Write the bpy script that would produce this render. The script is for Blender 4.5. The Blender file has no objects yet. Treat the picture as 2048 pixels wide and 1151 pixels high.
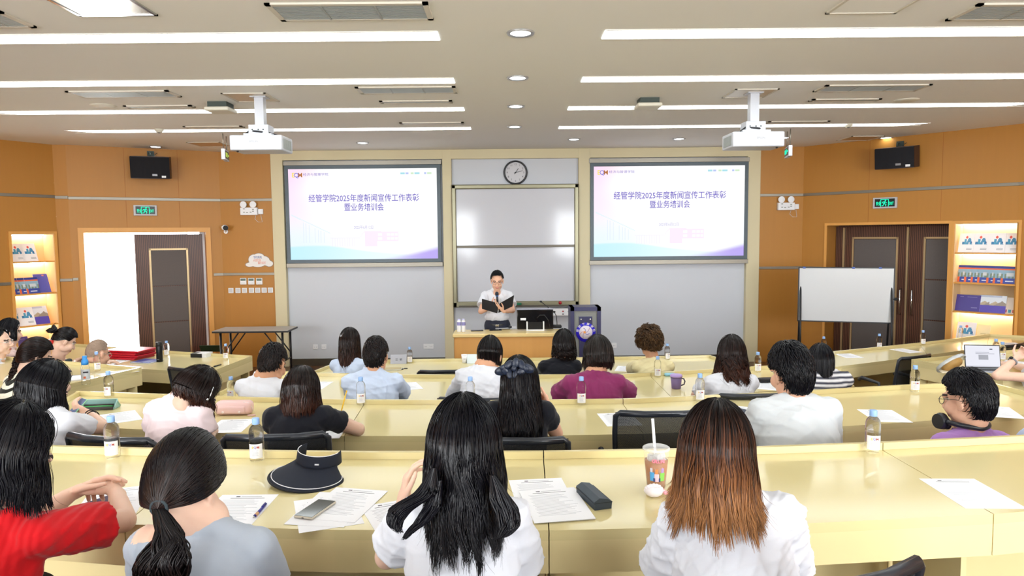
import bpy, bmesh, math, random
import numpy as np
from mathutils import Matrix, Vector, Euler
random.seed(7)
SC = bpy.context.scene
COL = SC.collection
PI = math.pi

# ------------------------------------------------------------------ camera
F, CZ = 1400.0, 2.2                     # focal length in pixels of the 2048 wide frame, eye height
ROLL, PITCH, YAW = -0.0094, 0.076, 0.0055
def cam_axes():
    cy, sy, cp, sp = math.cos(YAW), math.sin(YAW), math.cos(PITCH), math.sin(PITCH)
    f = np.array([sy*cp, cy*cp, -sp]); r = np.array([cy, -sy, 0.0]); u = np.cross(r, f)
    c, s = math.cos(ROLL), math.sin(ROLL)
    return c*r+s*u, -s*r+c*u, f
CR, CU, CF = cam_axes()
EYE = np.array([0.0, 0.0, CZ])
cam_data = bpy.data.cameras.new('camera')
cam_data.sensor_width = 36.0
cam_data.lens = F*36.0/2048.0
cam_data.clip_start = 0.05
cam = bpy.data.objects.new('camera', cam_data)
COL.objects.link(cam)
m = Matrix.Identity(4)
for i in range(3):
    m[i][0], m[i][1], m[i][2], m[i][3] = CR[i], CU[i], -CF[i], EYE[i]
cam.matrix_world = m
SC.camera = cam

# ------------------------------------------------------------------ world, exposure
wd = bpy.data.worlds.new('daylight'); SC.world = wd; wd.use_nodes = True
bg = wd.node_tree.nodes['Background']
bg.inputs[0].default_value = (0.93, 0.97, 1.0, 1); bg.inputs[1].default_value = 22.0
SC.view_settings.view_transform = 'Standard'
SC.view_settings.look = 'None'
SC.view_settings.gamma = 1.0
SC.view_settings.use_curve_mapping = False
SC.view_settings.exposure = 0.1
LAMP = 8.6          # strength of the ceiling strip lights
SPOT = 12.0          # strength of the round downlights

# ------------------------------------------------------------------ pixel helpers (2048 x 1151 frame) -> points in the room
def ray(px, py): return CF + CR*((px-1024.0)/F) - CU*((py-575.5)/F)
def atz(px, py, z):
    d = ray(px, py); return EYE + d*((z-CZ)/d[2])
def aty(px, py, y):
    d = ray(px, py); return EYE + d*(y/d[1])
def onseg(px, py, P, Q):
    d = ray(px, py); nx, ny = -(Q[1]-P[1]), Q[0]-P[0]
    return EYE + d*((nx*P[0]+ny*P[1])/(nx*d[0]+ny*d[1]))

# ------------------------------------------------------------------ materials
MATS = {}
def mat(name, col=(0.8, 0.8, 0.8), rough=0.5, metal=0.0, spec=0.5, emit=None, estr=1.0, trans=0.0, ior=1.45, alpha=1.0, noise=None, bump=None, coat=0.0, sheen=0.0):
    if name in MATS: return MATS[name]
    M = bpy.data.materials.new(name); M.use_nodes = True
    nt = M.node_tree; b = nt.nodes['Principled BSDF']
    b.inputs['Base Color'].default_value = (*col, 1)
    b.inputs['Roughness'].default_value = rough
    b.inputs['Metallic'].default_value = metal
    b.inputs['Specular IOR Level'].default_value = spec
    b.inputs['Transmission Weight'].default_value = trans
    b.inputs['IOR'].default_value = ior
    b.inputs['Alpha'].default_value = alpha
    b.inputs['Coat Weight'].default_value = coat
    b.inputs['Sheen Weight'].default_value = sheen
    if emit is not None:
        b.inputs['Emission Color'].default_value = (*emit, 1); b.inputs['Emission Strength'].default_value = estr
    tc = nt.nodes.new('ShaderNodeTexCoord')
    if noise:                       # (scale, amount, stretch xyz)
        mp = nt.nodes.new('ShaderNodeMapping'); mp.inputs['Scale'].default_value = noise[2] if len(noise) > 2 else (1, 1, 1)
        nz = nt.nodes.new('ShaderNodeTexNoise'); nz.inputs['Scale'].default_value = noise[0]; nz.inputs['Detail'].default_value = 5
        mx = nt.nodes.new('ShaderNodeMix'); mx.data_type = 'RGBA'
        mx.inputs['A'].default_value = (*[c*(1-noise[1]) for c in col], 1)
        mx.inputs['B'].default_value = (*[min(1, c*(1+noise[1])) for c in col], 1)
        nt.links.new(tc.outputs['Object'], mp.inputs['Vector']); nt.links.new(mp.outputs['Vector'], nz.inputs['Vector'])
        nt.links.new(nz.outputs['Fac'], mx.inputs['Factor']); nt.links.new(mx.outputs['Result'], b.inputs['Base Color'])
    if bump:                        # (scale, strength, distance)
        nz = nt.nodes.new('ShaderNodeTexNoise'); nz.inputs['Scale'].default_value = bump[0]; nz.inputs['Detail'].default_value = 6
        bp = nt.nodes.new('ShaderNodeBump'); bp.inputs['Strength'].default_value = bump[1]; bp.inputs['Distance'].default_value = bump[2]
        nt.links.new(tc.outputs['Object'], nz.inputs['Vector']); nt.links.new(nz.outputs['Fac'], bp.inputs['Height'])
        nt.links.new(bp.outputs['Normal'], b.inputs['Normal'])
    MATS[name] = M
    return M
def emitter(name, col, s): return mat(name, (0, 0, 0), 0.6, emit=col, estr=s, spec=0.0)
def stripes(name, ca, cb, scale, rough, axis='X', detail=2.0, distortion=1.0, spec=0.5):
    if name in MATS: return MATS[name]
    M = mat(name, ca, rough, spec=spec); nt = M.node_tree; b = nt.nodes['Principled BSDF']
    tc = nt.nodes.new('ShaderNodeTexCoord'); w = nt.nodes.new('ShaderNodeTexWave'); w.bands_direction = axis
    w.inputs['Scale'].default_value = scale; w.inputs['Distortion'].default_value = distortion; w.inputs['Detail'].default_value = detail
    mx = nt.nodes.new('ShaderNodeMix'); mx.data_type = 'RGBA'
    mx.inputs['A'].default_value = (*ca, 1); mx.inputs['B'].default_value = (*cb, 1)
    nt.links.new(tc.outputs['Object'], w.inputs['Vector']); nt.links.new(w.outputs['Fac'], mx.inputs['Factor'])
    nt.links.new(mx.outputs['Result'], b.inputs['Base Color'])
    return M
def painted(name, rough=0.4, emit=0.0):     # colours stored per face corner: printed covers, the projected slide
    if name in MATS: return MATS[name]
    M = mat(name, (1, 1, 1), rough); nt = M.node_tree; b = nt.nodes['Principled BSDF']
    a = nt.nodes.new('ShaderNodeVertexColor'); a.layer_name = 'paint'
    if emit:
        b.inputs['Base Color'].default_value = (0, 0, 0, 1); b.inputs['Specular IOR Level'].default_value = 0.1
        nt.links.new(a.outputs['Color'], b.inputs['Emission Color']); b.inputs['Emission Strength'].default_value = emit
    else: nt.links.new(a.outputs['Color'], b.inputs['Base Color'])
    return M
def hexc(h):
    v = [int(h[i:i+2], 16)/255 for i in (0, 2, 4)]
    return tuple(c/12.92 if c <= 0.04045 else ((c+0.055)/1.055)**2.4 for c in v)

# ------------------------------------------------------------------ object helpers
def tag(o, label=None, cat=None, group=None, kind=None):
    if label: o['label'] = label
    if cat: o['category'] = cat
    if group: o['group'] = group
    if kind: o['kind'] = kind
    return o
def link(name, me, parent=None, mats=(), M=None):
    o = bpy.data.objects.new(name, me); COL.objects.link(o)
    for x in mats:
        if x is not None: me.materials.append(x)
    if parent is not None: o.parent = parent
    if M is not None: o.matrix_local = M
    return o
def thing(name, label, cat, M=None, group=None):
    o = bpy.data.objects.new(name, None); COL.objects.link(o); o.empty_display_size = 0.05
    if M is not None: o.matrix_world = M
    return tag(o, label, cat, group)
def copy_tree(src, parent=None):
    c = src.copy(); COL.objects.link(c)
    if parent is not None:
        c.parent = parent; c.matrix_parent_inverse = src.matrix_parent_inverse.copy()
    for ch in list(KIDS.get(src.name, ())) or [k for k in src.children]: copy_tree(ch, c)
    return c
KIDS = {}
def T(x, y, z, rz=0.0, rx=0.0, ry=0.0):
    return Matrix.Translation((x, y, z)) @ Euler((rx, ry, rz), 'XYZ').to_matrix().to_4x4()

class MB:
    """collects shapes into one mesh; every shape may carry a material slot"""
    def __init__(s): s.bm = bmesh.new()
    def _slot(s, faces, k, smooth=False):
        for f in faces: f.material_index = k; f.smooth = smooth
    def box(s, x0, x1, y0, y1, z0, z1, k=0, M=None, bev=0.0, seg=2):
        r = bmesh.ops.create_cube(s.bm, size=1.0); vs = r['verts']
        bmesh.ops.scale(s.bm, vec=(abs(x1-x0), abs(y1-y0), abs(z1-z0)), verts=vs)
        bmesh.ops.translate(s.bm, vec=((x0+x1)/2, (y0+y1)/2, (z0+z1)/2), verts=vs)
        fs = list({f for v in vs for f in v.link_faces}); s._slot(fs, k)
        if bev > 0:
            es = list({e for v in vs for e in v.link_edges})
            g = bmesh.ops.bevel(s.bm, geom=es, offset=bev, segments=seg, affect='EDGES', profile=0.5, material=-1)
            vs = list({v for f in g['faces'] for v in f.verts} | {v for v in vs if v.is_valid})
            s._slot([f for f in g['faces']], k, True)
        if M is not None: bmesh.ops.transform(s.bm, matrix=M, verts=[v for v in vs if v.is_valid])
        return s
    def prism(s, pts, z0, z1, k=0, M=None):
        a = [s.bm.verts.new((p[0], p[1], z0)) for p in pts]; b = [s.bm.verts.new((p[0], p[1], z1)) for p in pts]
        n = len(pts); fs = [s.bm.faces.new(a[::-1]), s.bm.faces.new(b)]
        for i in range(n): fs.append(s.bm.faces.new((a[i], a[(i+1) % n], b[(i+1) % n], b[i])))
        s._slot(fs, k)
        bmesh.ops.recalc_face_normals(s.bm, faces=fs)
        if M is not None: bmesh.ops.transform(s.bm, matrix=M, verts=a+b)
        return s
    def cyl(s, p, q, r0, r1=None, seg=16, k=0, caps=True, smooth=True):
        p, q = Vector(p), Vector(q); r1 = r0 if r1 is None else r1
        d = q-p; Lg = d.length
        if Lg < 1e-6: return s
        r = bmesh.ops.create_cone(s.bm, cap_ends=caps, segments=seg, radius1=r0, radius2=r1, depth=Lg)
        M = Matrix.Translation((p+q)/2) @ d.to_track_quat('Z', 'Y').to_matrix().to_4x4()
        bmesh.ops.transform(s.bm, matrix=M, verts=r['verts'])
        fs = {f for v in r['verts'] for f in v.link_faces}
        for f in fs: f.material_index = k; f.smooth = smooth and len(f.verts) == 4
        return s
    def ball(s, c, r, k=0, u=16, v=10, sc=(1, 1, 1), M=None):
        q = bmesh.ops.create_uvsphere(s.bm, u_segments=u, v_segments=v, radius=r)
        bmesh.ops.scale(s.bm, vec=sc, verts=q['verts'])
        if M is not None: bmesh.ops.transform(s.bm, matrix=M, verts=q['verts'])
        bmesh.ops.translate(s.bm, vec=c, verts=q['verts'])
        s._slot({f for x in q['verts'] for f in x.link_faces}, k, True); return s
    def lathe(s, prof, seg=24, k=0, M=None, ang=2*PI, a0=0.0, smooth=True, sx=1.0):
        full = abs(ang-2*PI) < 1e-6; n = seg if full else seg+1; rings = []
        for r, z in prof:
            if r < 1e-6 and full: rings.append([s.bm.verts.new((0, 0, z))])
            else: rings.append([s.bm.verts.new((r*math.cos(a0+ang*i/seg)*sx, r*math.sin(a0+ang*i/seg), z)) for i in range(n)])
        fs = []
        for A, B in zip(rings, rings[1:]):
            for i in range(seg):
                j = (i+1) % n
                if len(A) == 1 and len(B) == 1: continue
                if len(A) == 1: fs.append(s.bm.faces.new((A[0], B[j], B[i])))
                elif len(B) == 1: fs.append(s.bm.faces.new((A[i], A[j], B[0])))
                else: fs.append(s.bm.faces.new((A[i], A[j], B[j], B[i])))
        s._slot(fs, k, smooth)
        if M is not None: bmesh.ops.transform(s.bm, matrix=M, verts=[v for R_ in rings for v in R_])
        return s
    def tube(s, pts, r, seg=8, k=0, closed=False, caps=True):
        pts = [Vector(p) for p in pts]; n = len(pts); rs = r if isinstance(r, (list, tuple)) else [r]*n
        rings = []; up = Vector((0, 0, 1)); N = None
        for i, p in enumerate(pts):
            t = (pts[(i+1) % n]-pts[i-1]) if closed else (pts[min(i+1, n-1)]-pts[max(i-1, 0)])
            t.normalize()
            if N is None: N = t.cross(up) if abs(t.z) < 0.95 else t.cross(Vector((1, 0, 0)))
            N = N - t*N.dot(t); N.normalize(); B = t.cross(N)
            rings.append([s.bm.verts.new(p+(N*math.cos(2*PI*j/seg)+B*math.sin(2*PI*j/seg))*rs[i]) for j in range(seg)])
        fs = []
        for i in range(n if closed else n-1):
            A, B_ = rings[i], rings[(i+1) % n]
            for j in range(seg): fs.append(s.bm.faces.new((A[j], A[(j+1) % seg], B_[(j+1) % seg], B_[j])))
        s._slot(fs, k, True)
        if caps and not closed: s._slot([s.bm.faces.new(rings[0][::-1]), s.bm.faces.new(rings[-1])], k)
        return s
    def quad(s, pts, k=0):
        f = s.bm.faces.new([s.bm.verts.new(p) for p in pts]); f.material_index = k; return s
    def build(s, name, mats, parent=None, M=None):
        me = bpy.data.meshes.new(name); bmesh.ops.recalc_face_normals(s.bm, faces=s.bm.faces[:])
        s.bm.to_mesh(me); s.bm.free()
        return link(name, me, parent, mats if isinstance(mats, (list, tuple)) else (mats,), M)

def raw_mesh(name, V, Fq, smooth=True):
    """fast mesh from arrays; Fq is (n,3) or (n,4)"""
    V = np.asarray(V, np.float32).reshape(-1, 3); Fq = np.asarray(Fq, np.int32)
    me = bpy.data.meshes.new(name); n, w = Fq.shape
    me.vertices.add(len(V)); me.vertices.foreach_set('co', V.ravel())
    me.loops.add(n*w); me.loops.foreach_set('vertex_index', Fq.ravel())
    me.polygons.add(n); me.polygons.foreach_set('loop_start', np.arange(0, n*w, w, dtype=np.int32))
    try: me.polygons.foreach_set('loop_total', np.full(n, w, dtype=np.int32))
    except Exception: pass
    me.polygons.foreach_set('use_smooth', np.full(n, smooth, dtype=bool))
    me.update(calc_edges=True); me.validate()
    return me
def text_mesh(body, size, thick=0.0004, align='CENTER', bold=0.0):
    c = bpy.data.curves.new('lettering', 'FONT'); c.body = body; c.size = size; c.align_x = align; c.align_y = 'CENTER'
    c.extrude = thick; c.resolution_u = 2; c.offset = bold
    o = bpy.data.objects.new('lettering_source', c); COL.objects.link(o)
    dg = bpy.context.evaluated_depsgraph_get(); dg.update()
    me = bpy.data.meshes.new_from_object(o.evaluated_get(dg)); me.name = 'lettering'
    bpy.data.objects.remove(o); bpy.data.curves.remove(c)
    me.materials.clear()
    return me
def text(body, size, mt, parent, M, name='lettering', align='CENTER', bold=0.0, squeeze=None):
    me = text_mesh(body, size, align=align, bold=bold)
    if squeeze:                    # fit the written width
        xs = [v.co.x for v in me.vertices]; w = max(xs)-min(xs)
        k = squeeze/w if w > 1e-6 else 1
        for v in me.vertices: v.co.x *= k
    return link(name, me, parent, (mt,), M)
UPR = Matrix.Rotation(PI/2, 4, 'X')      # turns flat lettering upright, facing -Y

# palette
ORANGE = mat('orange wall panel', hexc('B07A36'), 0.42, spec=0.4, noise=(3.0, 0.05, (6, 6, 0.4)))
ORANGE_SEAM = mat('panel seam', hexc('A5692A'), 0.6)
BEIGE = mat('beige painted pier', hexc('D2C8A6'), 0.6, noise=(1.2, 0.02))
PANELW = mat('grey white wall board', hexc('C6CAD2'), 0.5, noise=(1.0, 0.015))
CEIL = mat('ceiling paint', hexc('EBEAE6'), 0.75, noise=(0.8, 0.012))
STEEL = mat('brushed steel', hexc('8A857B'), 0.42, metal=0.85, noise=(8, 0.08, (1, 1, 14)))
DARKSTEEL = mat('dark steel', hexc('5C574E'), 0.35, metal=0.7)
LACQ = mat('pale yellow lacquer', hexc('DCCE9A'), 0.125, spec=0.55, noise=(2.2, 0.018), bump=(35, 0.015, 0.002))
LACQS = mat('yellow lacquer side', hexc('E0D09C'), 0.3, spec=0.45, noise=(2.0, 0.02))
BLACKP = mat('black plastic', hexc('16171B'), 0.4)
SATBLK = mat('satin black plastic', hexc('20242C'), 0.3, spec=0.6)
WHITEP = mat('white plastic', hexc('E8EAEE'), 0.35)
PAPER = mat('white paper', hexc('F2F3F8'), 0.7)
INK = mat('grey print', hexc('B2B4BC'), 0.8)
DINK = mat('dark print', hexc('3A3A44'), 0.8)
CHROME = mat('chrome', hexc('D0D2D4'), 0.12, metal=1.0)
WALNUT = stripes('dark walnut veneer', hexc('2E1B14'), hexc('6B4636'), 12.0, 0.35, 'X', 3.0, 1.5)
GREYPANEL = mat('grey upholstered panel', hexc('5D5654'), 0.7, noise=(60, 0.08), bump=(200, 0.1, 0.002))
GOLD = mat('champagne metal', hexc('B7A07A'), 0.35, metal=0.6)
DARKWOOD = mat('brown wood floor', hexc('5E3E26'), 0.3, noise=(2.5, 0.16, (1, 12, 1)))
FRAMEY = mat('light wood frame', hexc('D59A4E'), 0.4, noise=(3, 0.05, (5, 5, 0.5)))
GREEN = emitter('exit sign green', (0.02, 0.78, 0.42), 1.6)
DKGREEN = mat('exit sign dark face', hexc('0A1B1C'), 0.3)
LAMPM = emitter('strip light diffuser', (0.91, 0.985, 1.0), LAMP)
SPOTM = emitter('downlight diffuser', (0.92, 0.985, 1.0), SPOT)
# ================================================================== the room
CE, DW = 3.62, 11.81                       # ceiling height, distance of the front wall
LW = ((-4.80, DW), (-6.69, 10.78)); LR = ((-6.69, 10.78), (-6.87, 10.75)); LS = ((-6.87, 10.75), (-7.25, 10.12)); LE = ((-7.25, 10.12), (-8.1, 8.6))
RW = ((4.97, DW), (6.92, 9.50)); RE = ((6.92, 9.50), (7.9, 8.2))
BACKY = -3.2
def frame_on(P, Q, at, z):                 # local frame on a wall: x along P->Q, y out of the room, z up
    d = Vector((Q[0]-P[0], Q[1]-P[1], 0)).normalized(); n = Vector((-d.y, d.x, 0))
    M = Matrix.Identity(4)
    for i in range(3): M[i][0], M[i][1], M[i][2] = d[i], n[i], (0, 0, 1)[i]
    M[0][3], M[1][3], M[2][3] = at[0], at[1], z
    return M
FRONT = ((-4.8, DW), (4.97, DW))
LWD = (LW[1], LW[0]); LSD = (LS[1], LS[0])  # written left to right as seen from the room
def wall_at(wall, px, py, out=0.0):
    """frame at the point of a wall a pixel looks at"""
    p = onseg(px, py, *wall); M = frame_on(*wall, p, p[2])
    return M @ Matrix.Translation((0, -out, 0))
def span(wall, px0, py0, px1, py1):
    a, b = onseg(px0, py0, *wall), onseg(px1, py1, *wall)
    return a, b
def u_of(wall, p): 
    d = Vector((wall[1][0]-wall[0][0], wall[1][1]-wall[0][1])); Lg = d.length; d /= Lg
    return (p[0]-wall[0][0])*d.x+(p[1]-wall[0][1])*d.y
def length(wall): return math.hypot(wall[1][0]-wall[0][0], wall[1][1]-wall[0][1])

def holed_wall(name, wall, holes, depth=0.28, seams=(), mats=(ORANGE, ORANGE_SEAM), z1=CE):
    """panelled wall with openings; reveals are `depth` deep"""
    Lg = length(wall); M = frame_on(*wall, wall[0], 0.0); b = MB()
    us = sorted({0.0, Lg} | {h[0] for h in holes} | {h[1] for h in holes})
    zs = sorted({0.0, z1} | {h[2] for h in holes} | {h[3] for h in holes})
    def inside(u, z): return any(h[0] < u < h[1] and h[2] < z < h[3] for h in holes)
    for ua, ub in zip(us, us[1:]):
        for za, zb in zip(zs, zs[1:]):
            if not inside((ua+ub)/2, (za+zb)/2): b.box(ua, ub, 0, depth, za, zb)
    for u in seams:
        z0 = max([h[3] for h in holes if h[0]-0.02 < u < h[1]+0.02], default=0.0)
        b.box(u-0.004, u+0.004, -0.0015, 0.01, z0, z1, 1)
    o = b.build(name, mats, None, M); bmesh_merge(o); return tag(o, kind='structure')
def bmesh_merge(o):
    bm = bmesh.new(); bm.from_mesh(o.data); bmesh.ops.remove_doubles(bm, verts=bm.verts[:], dist=0.0002)
    seen = {}                                          # drop the hidden faces between neighbouring cells
    for f in bm.faces: seen.setdefault(tuple(sorted(v.index for v in f.verts)), []).append(f)
    dead = [f for fs in seen.values() if len(fs) > 1 for f in fs]
    bmesh.ops.delete(bm, geom=dead, context='FACES'); bm.to_mesh(o.data); bm.free()

# floor with its tiers (each row of seats stands one step higher)
fl = MB()
fl.box(-10.5, 8.2, BACKY-0.2, 12.4, -0.2, 0.0)
tier3 = [(-8.3, 8.3), (-5.6, 7.45), (-3.45, 6.86), (-2.45, 6.62), (-1.75, 6.45), (0, 6.28), (1.0, 6.28), (2.5, 6.6), (3.8, 6.82), (5.6, 7.45), (8.1, 8.2)]
tier2 = [(-8.3, 5.9), (-3.2, 5.06), (-1.77, 4.81), (0, 4.65), (0.7, 4.65), (1.75, 4.79), (3.5, 5.0), (8.1, 5.9)]
tier1 = [(-8.3, 4.2), (-2.1, 3.24), (-1.12, 3.12), (0, 3.05), (1.05, 3.07), (2.4, 3.18), (8.1, 4.1)]
for poly, h in ((tier3, 0.17), (tier2, 0.33), (tier1, 0.49)):
    fl.prism([(8.1, BACKY), *reversed(poly), (-8.3, BACKY)], 0.0, h)
fl.box(-8.3, 8.1, BACKY, 0.9, 0.0, 0.66)
tag(fl.build('floor', DARKWOOD), kind='structure')
tag(MB().box(-8.6, 8.4, BACKY-0.2, 12.3, CE, CE+0.25).build('ceiling', CEIL), kind='structure')

# front wall: grey white boards recessed between beige piers and a beige band
FX0, FX1 = -4.03+0.04, 4.12
tag(MB().box(-5.2, 5.4, DW+0.06, DW+0.3, 0, CE).build('wall_front', PANELW), kind='structure')
def px_x(px, py=420): return float(aty(px, py, DW)[0])
Z_BAND = float(aty(1000, 317, DW)[2])
piers = [(545, 569), (886, 904), (1157, 1180), (1493, 1519)]
xs = [(px_x(a), px_x(b)) for a, b in piers]
n = 1
for xa, xb in xs:
    tag(MB().box(xa, xb, DW-0.03, DW+0.08, 0, CE, bev=0.006).build('trim_%d' % n, BEIGE), kind='structure'); n += 1
tag(MB().box(xs[0][0], xs[-1][1], DW-0.028, DW+0.08, Z_BAND, CE-0.001).build('trim_%d' % n, BEIGE), kind='structure'); n += 1
for (a, b) in ((xs[0][1], xs[1][0]), (xs[1][1], xs[2][0]), (xs[2][1], xs[3][0])):
    tag(MB().box(a, b, DW+0.035, DW+0.08, 0, 0.12).build('baseboard_front', DARKSTEEL), kind='structure')
# orange strips of wall either side of the piers, in the plane of the front wall
tag(MB().box(-4.80, xs[0][0], DW, DW+0.2, 0, CE).build('wall_front_left', ORANGE), kind='structure')
tag(MB().box(xs[-1][1], 4.97, DW, DW+0.2, 0, CE).build('wall_front_right', ORANGE), kind='structure')

# left wall with the open door, right wall with the double door and the lit shelf
a, b = span(LWD, 167, 465, 411, 465); LDOOR = (u_of(LWD, a), u_of(LWD, b), 0.0, 2.29)
sl = [u_of(LWD, onseg(p, 330, *LWD)) for p in (248, 355)]
holed_wall('wall_left', LWD, [LDOOR], 0.3, sl)
tag(MB().box(0, length((LR[1], LR[0])), 0, 0.2, 0, CE).build('wall_left_return', ORANGE, None, frame_on(LR[1], LR[0], LR[1], 0)), kind='structure')
LSH = (u_of(LSD, onseg(27, 560, *LSD)), u_of(LSD, onseg(113, 560, *LSD)), 0.45, 2.28)
holed_wall('wall_left_shelf', LSD, [LSH], 0.34)
a, b = span(RW, 1655, 451, 1899, 447); RDOOR = (u_of(RW, a), u_of(RW, b), 0.0, 2.30)
RSH = (u_of(RW, onseg(1908, 500, *RW)), u_of(RW, onseg(2036, 500, *RW)), 0.45, 2.30)
sr = [u_of(RW, onseg(p, 300, *RW)) for p in (1740, 1886)]
holed_wall('wall_right', RW, [RDOOR, RSH], 0.4, sr)
for nm, w in (('wall_left_end', (LE[1], LE[0])), ('wall_right_end', RE)):
    tag(MB().box(0, length(w), 0, 0.2, 0, CE).build(nm, ORANGE, None, frame_on(*w, w[0], 0)), kind='structure')
tag(MB().box(-8.3, -8.1, BACKY, 8.62, 0, CE).build('wall_left_side', ORANGE), kind='structure')
tag(MB().box(7.9, 8.1, BACKY, 8.22, 0, CE).build('wall_right_side', ORANGE), kind='structure')
WINS = [(0.6, 4.4, 1.1, 3.3), (5.3, 6.3, 1.3, 3.1), (9.3, 10.6, 1.3, 3.1), (11.9, 15.8, 1.1, 3.3)]
holed_wall('wall_back', ((8.1, BACKY), (-8.3, BACKY)), WINS, 0.2, (), (BEIGE, BEIGE))
for k, h in enumerate(WINS):                # tall windows behind the seats let the daylight in
    wn = tag(bpy.data.objects.new('window_%d' % (k+2), None), kind='structure'); COL.objects.link(wn); wn.matrix_world = frame_on((8.1, BACKY), (-8.3, BACKY), (8.1, BACKY), 0)
    fb = MB(); t = 0.05
    for u in (h[0], (h[0]+h[1])/2-t/2, h[1]-t): fb.box(u, u+t, 0.06, 0.12, h[2], h[3])
    fb.box(h[0], h[1], 0.06, 0.12, h[2], h[2]+t).box(h[0], h[1], 0.06, 0.12, h[3]-t, h[3]); fb.build('window_frame', mat('white window frame', hexc('E6E6E4'), 0.4), wn)
    ld = bpy.data.lights.new('window_portal', 'AREA'); ld.shape = 'RECTANGLE'; ld.size = h[1]-h[0]; ld.size_y = h[3]-h[2]; ld.cycles.is_portal = True
    lo = bpy.data.objects.new('window_portal', ld); COL.objects.link(lo); lo.matrix_world = Matrix.Translation((8.1-(h[0]+h[1])/2, BACKY-0.15, (h[2]+h[3])/2)) @ Matrix.Rotation(PI/2, 4, 'X')
# steel trim rails along the orange walls
def rail(wall, u0, u1, z, h=0.045):
    global n
    M = frame_on(*wall, wall[0], z)
    tag(MB().box(u0, u1, -0.012, 0.004, -h/2, h/2, bev=0.003).build('trim_%d' % n, STEEL, None, M), kind='structure'); n += 1
F0 = (-4.80, DW)
rail(LWD, 0, length(LWD), 2.82); rail(LWD, 0, LDOOR[0]-0.1, 1.58); rail(LWD, LDOOR[1]+0.1, length(LWD), 1.58)
rail(((-4.8, DW), (xs[0][0], DW)), 0, xs[0][0]+4.8, 2.82); rail(((-4.8, DW), (xs[0][0], DW)), 0, xs[0][0]+4.8, 1.58)
rail(((xs[-1][1], DW), (4.97, DW)), 0, 4.97-xs[-1][1], 2.82); rail(((xs[-1][1], DW), (4.97, DW)), 0, 4.97-xs[-1][1], 1.60)
rail(RW, 0, length(RW), 2.82); rail(RW, 0, RDOOR[0]-0.08, 1.60)
rail(LSD, 0, length(LSD), 2.84); rail(LSD, 0, LSH[0]-0.03, 1.56); rail((LR[1], LR[0]), 0, length(LR), 2.83); rail((LR[1], LR[0]), 0, length(LR), 1.57)
rail((LE[1], LE[0]), 0, length(LE), 2.84); rail((LE[1], LE[0]), 0, length(LE), 1.56); rail(RE, 0, length(RE), 2.82)
# flat orange surrounds of the openings
def surround(wall, h, w=0.07, t=0.02, mt=FRAMEY, sill=False):
    global n
    M = frame_on(*wall, wall[0], 0); b = MB()
    b.box(h[0]-w, h[0], -t, 0.002, h[2], h[3]+w).box(h[1], h[1]+w, -t, 0.002, h[2], h[3]+w).box(h[0], h[1], -t, 0.002, h[3], h[3]+w)
    if sill: b.box(h[0]-w, h[1]+w, -t, 0.002, h[2]-w, h[2])
    tag(b.build('trim_%d' % n, mt, None, M), kind='structure'); n += 1
surround(LWD, LDOOR, 0.075); surround(RW, RDOOR, 0.04); surround(RW, RSH, 0.035, sill=True); surround(LSD, LSH, 0.035, sill=True)

# ---- doors
def door_leaf(b_name, parent, w, h, M, panel=(0.2, 0.16, 0.3), handle=True, label=None):
    """walnut leaf with three grey upholstered fields inside a champagne frame; local x 0..w, y towards outside"""
    L_ = MB().box(0, w, 0, 0.05, 0.01, h, bev=0.003).build(b_name, WALNUT, parent, M)
    x0, x1, z1 = panel[0], w-panel[1], h-panel[2]; z0 = 0.22
    fb = MB()
    t = 0.028
    fb.box(x0-t, x0, -0.012, 0.002, z0, z1+t).box(x1, x1+t, -0.012, 0.002, z0, z1+t).box(x0-t, x1+t, -0.012, 0.002, z1, z1+t).box(x0-t, x1+t, -0.012, 0.002, z0-t, z0)
    fb.build('panel_frame', GOLD, L_)
    hh = (z1-z0)/3
    for k in range(3): MB().box(x0+0.004, x1-0.004, -0.01, 0.001, z0+hh*k+0.008, z0+hh*(k+1)-0.008, bev=0.006).build('door_panel', GREYPANEL, L_)
    return L_
# door_1: left wall, one leaf shut, the other swung out into the daylight
Mw = frame_on(*LWD, LWD[0], 0)
d1 = tag(bpy.data.objects.new('door_1', None), kind='structure'); COL.objects.link(d1); d1.matrix_world = Mw
du0, du1 = LDOOR[0], LDOOR[1]
ul = u_of(LWD, onseg(272, 600, *LWD))
ub_ = u_of(LWD, onseg(386, 600, *LWD))
door_leaf('door_leaf', d1, du1-0.01-(ul+0.02), 2.26, T(ul+0.02, 0.22, 0), (0.23, 0.28, 0.26))
door_leaf('door_leaf', d1, 1.0, 2.26, T(du0-0.03, 0.41, 0, PI-0.03), (0.2, 0.2, 0.26))
# door_2: right wall, double door shut
d2 = tag(bpy.data.objects.new('door_2', None), kind='structure'); COL.objects.link(d2); d2.matrix_world = frame_on(*RW, RW[0], 0)
um = u_of(RW, onseg(1800, 600, *RW))
door_leaf('door_leaf', d2, um-0.02-(RDOOR[0]+0.005), 2.28, T(RDOOR[0]+0.005, 0.3, 0), (0.3, 0.17, 0.2))
door_leaf('door_leaf', d2, RDOOR[1]-0.005-(um-0.01), 2.28, T(um-0.01, 0.3, 0), (0.24, 0.03, 0.2))
hb = MB()
hb.box(um-0.035, um-0.01, 0.275, 0.3, 0.02, 2.26).build('astragal', GOLD, d2)
MB().box(RDOOR[0]+0.13, RDOOR[0]+0.16, 0.275, 0.3, 0.02, 2.26).build('astragal', GOLD, d2)
hb = MB()
for sx in (-0.1, 0.07): hb.tube([(um+sx, 0.30, 0.9), (um+sx, 0.25, 0.92), (um+sx, 0.25, 1.28), (um+sx, 0.30, 1.30)], 0.011, 8)
hb.build('door_handle', CHROME, d2)
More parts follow.
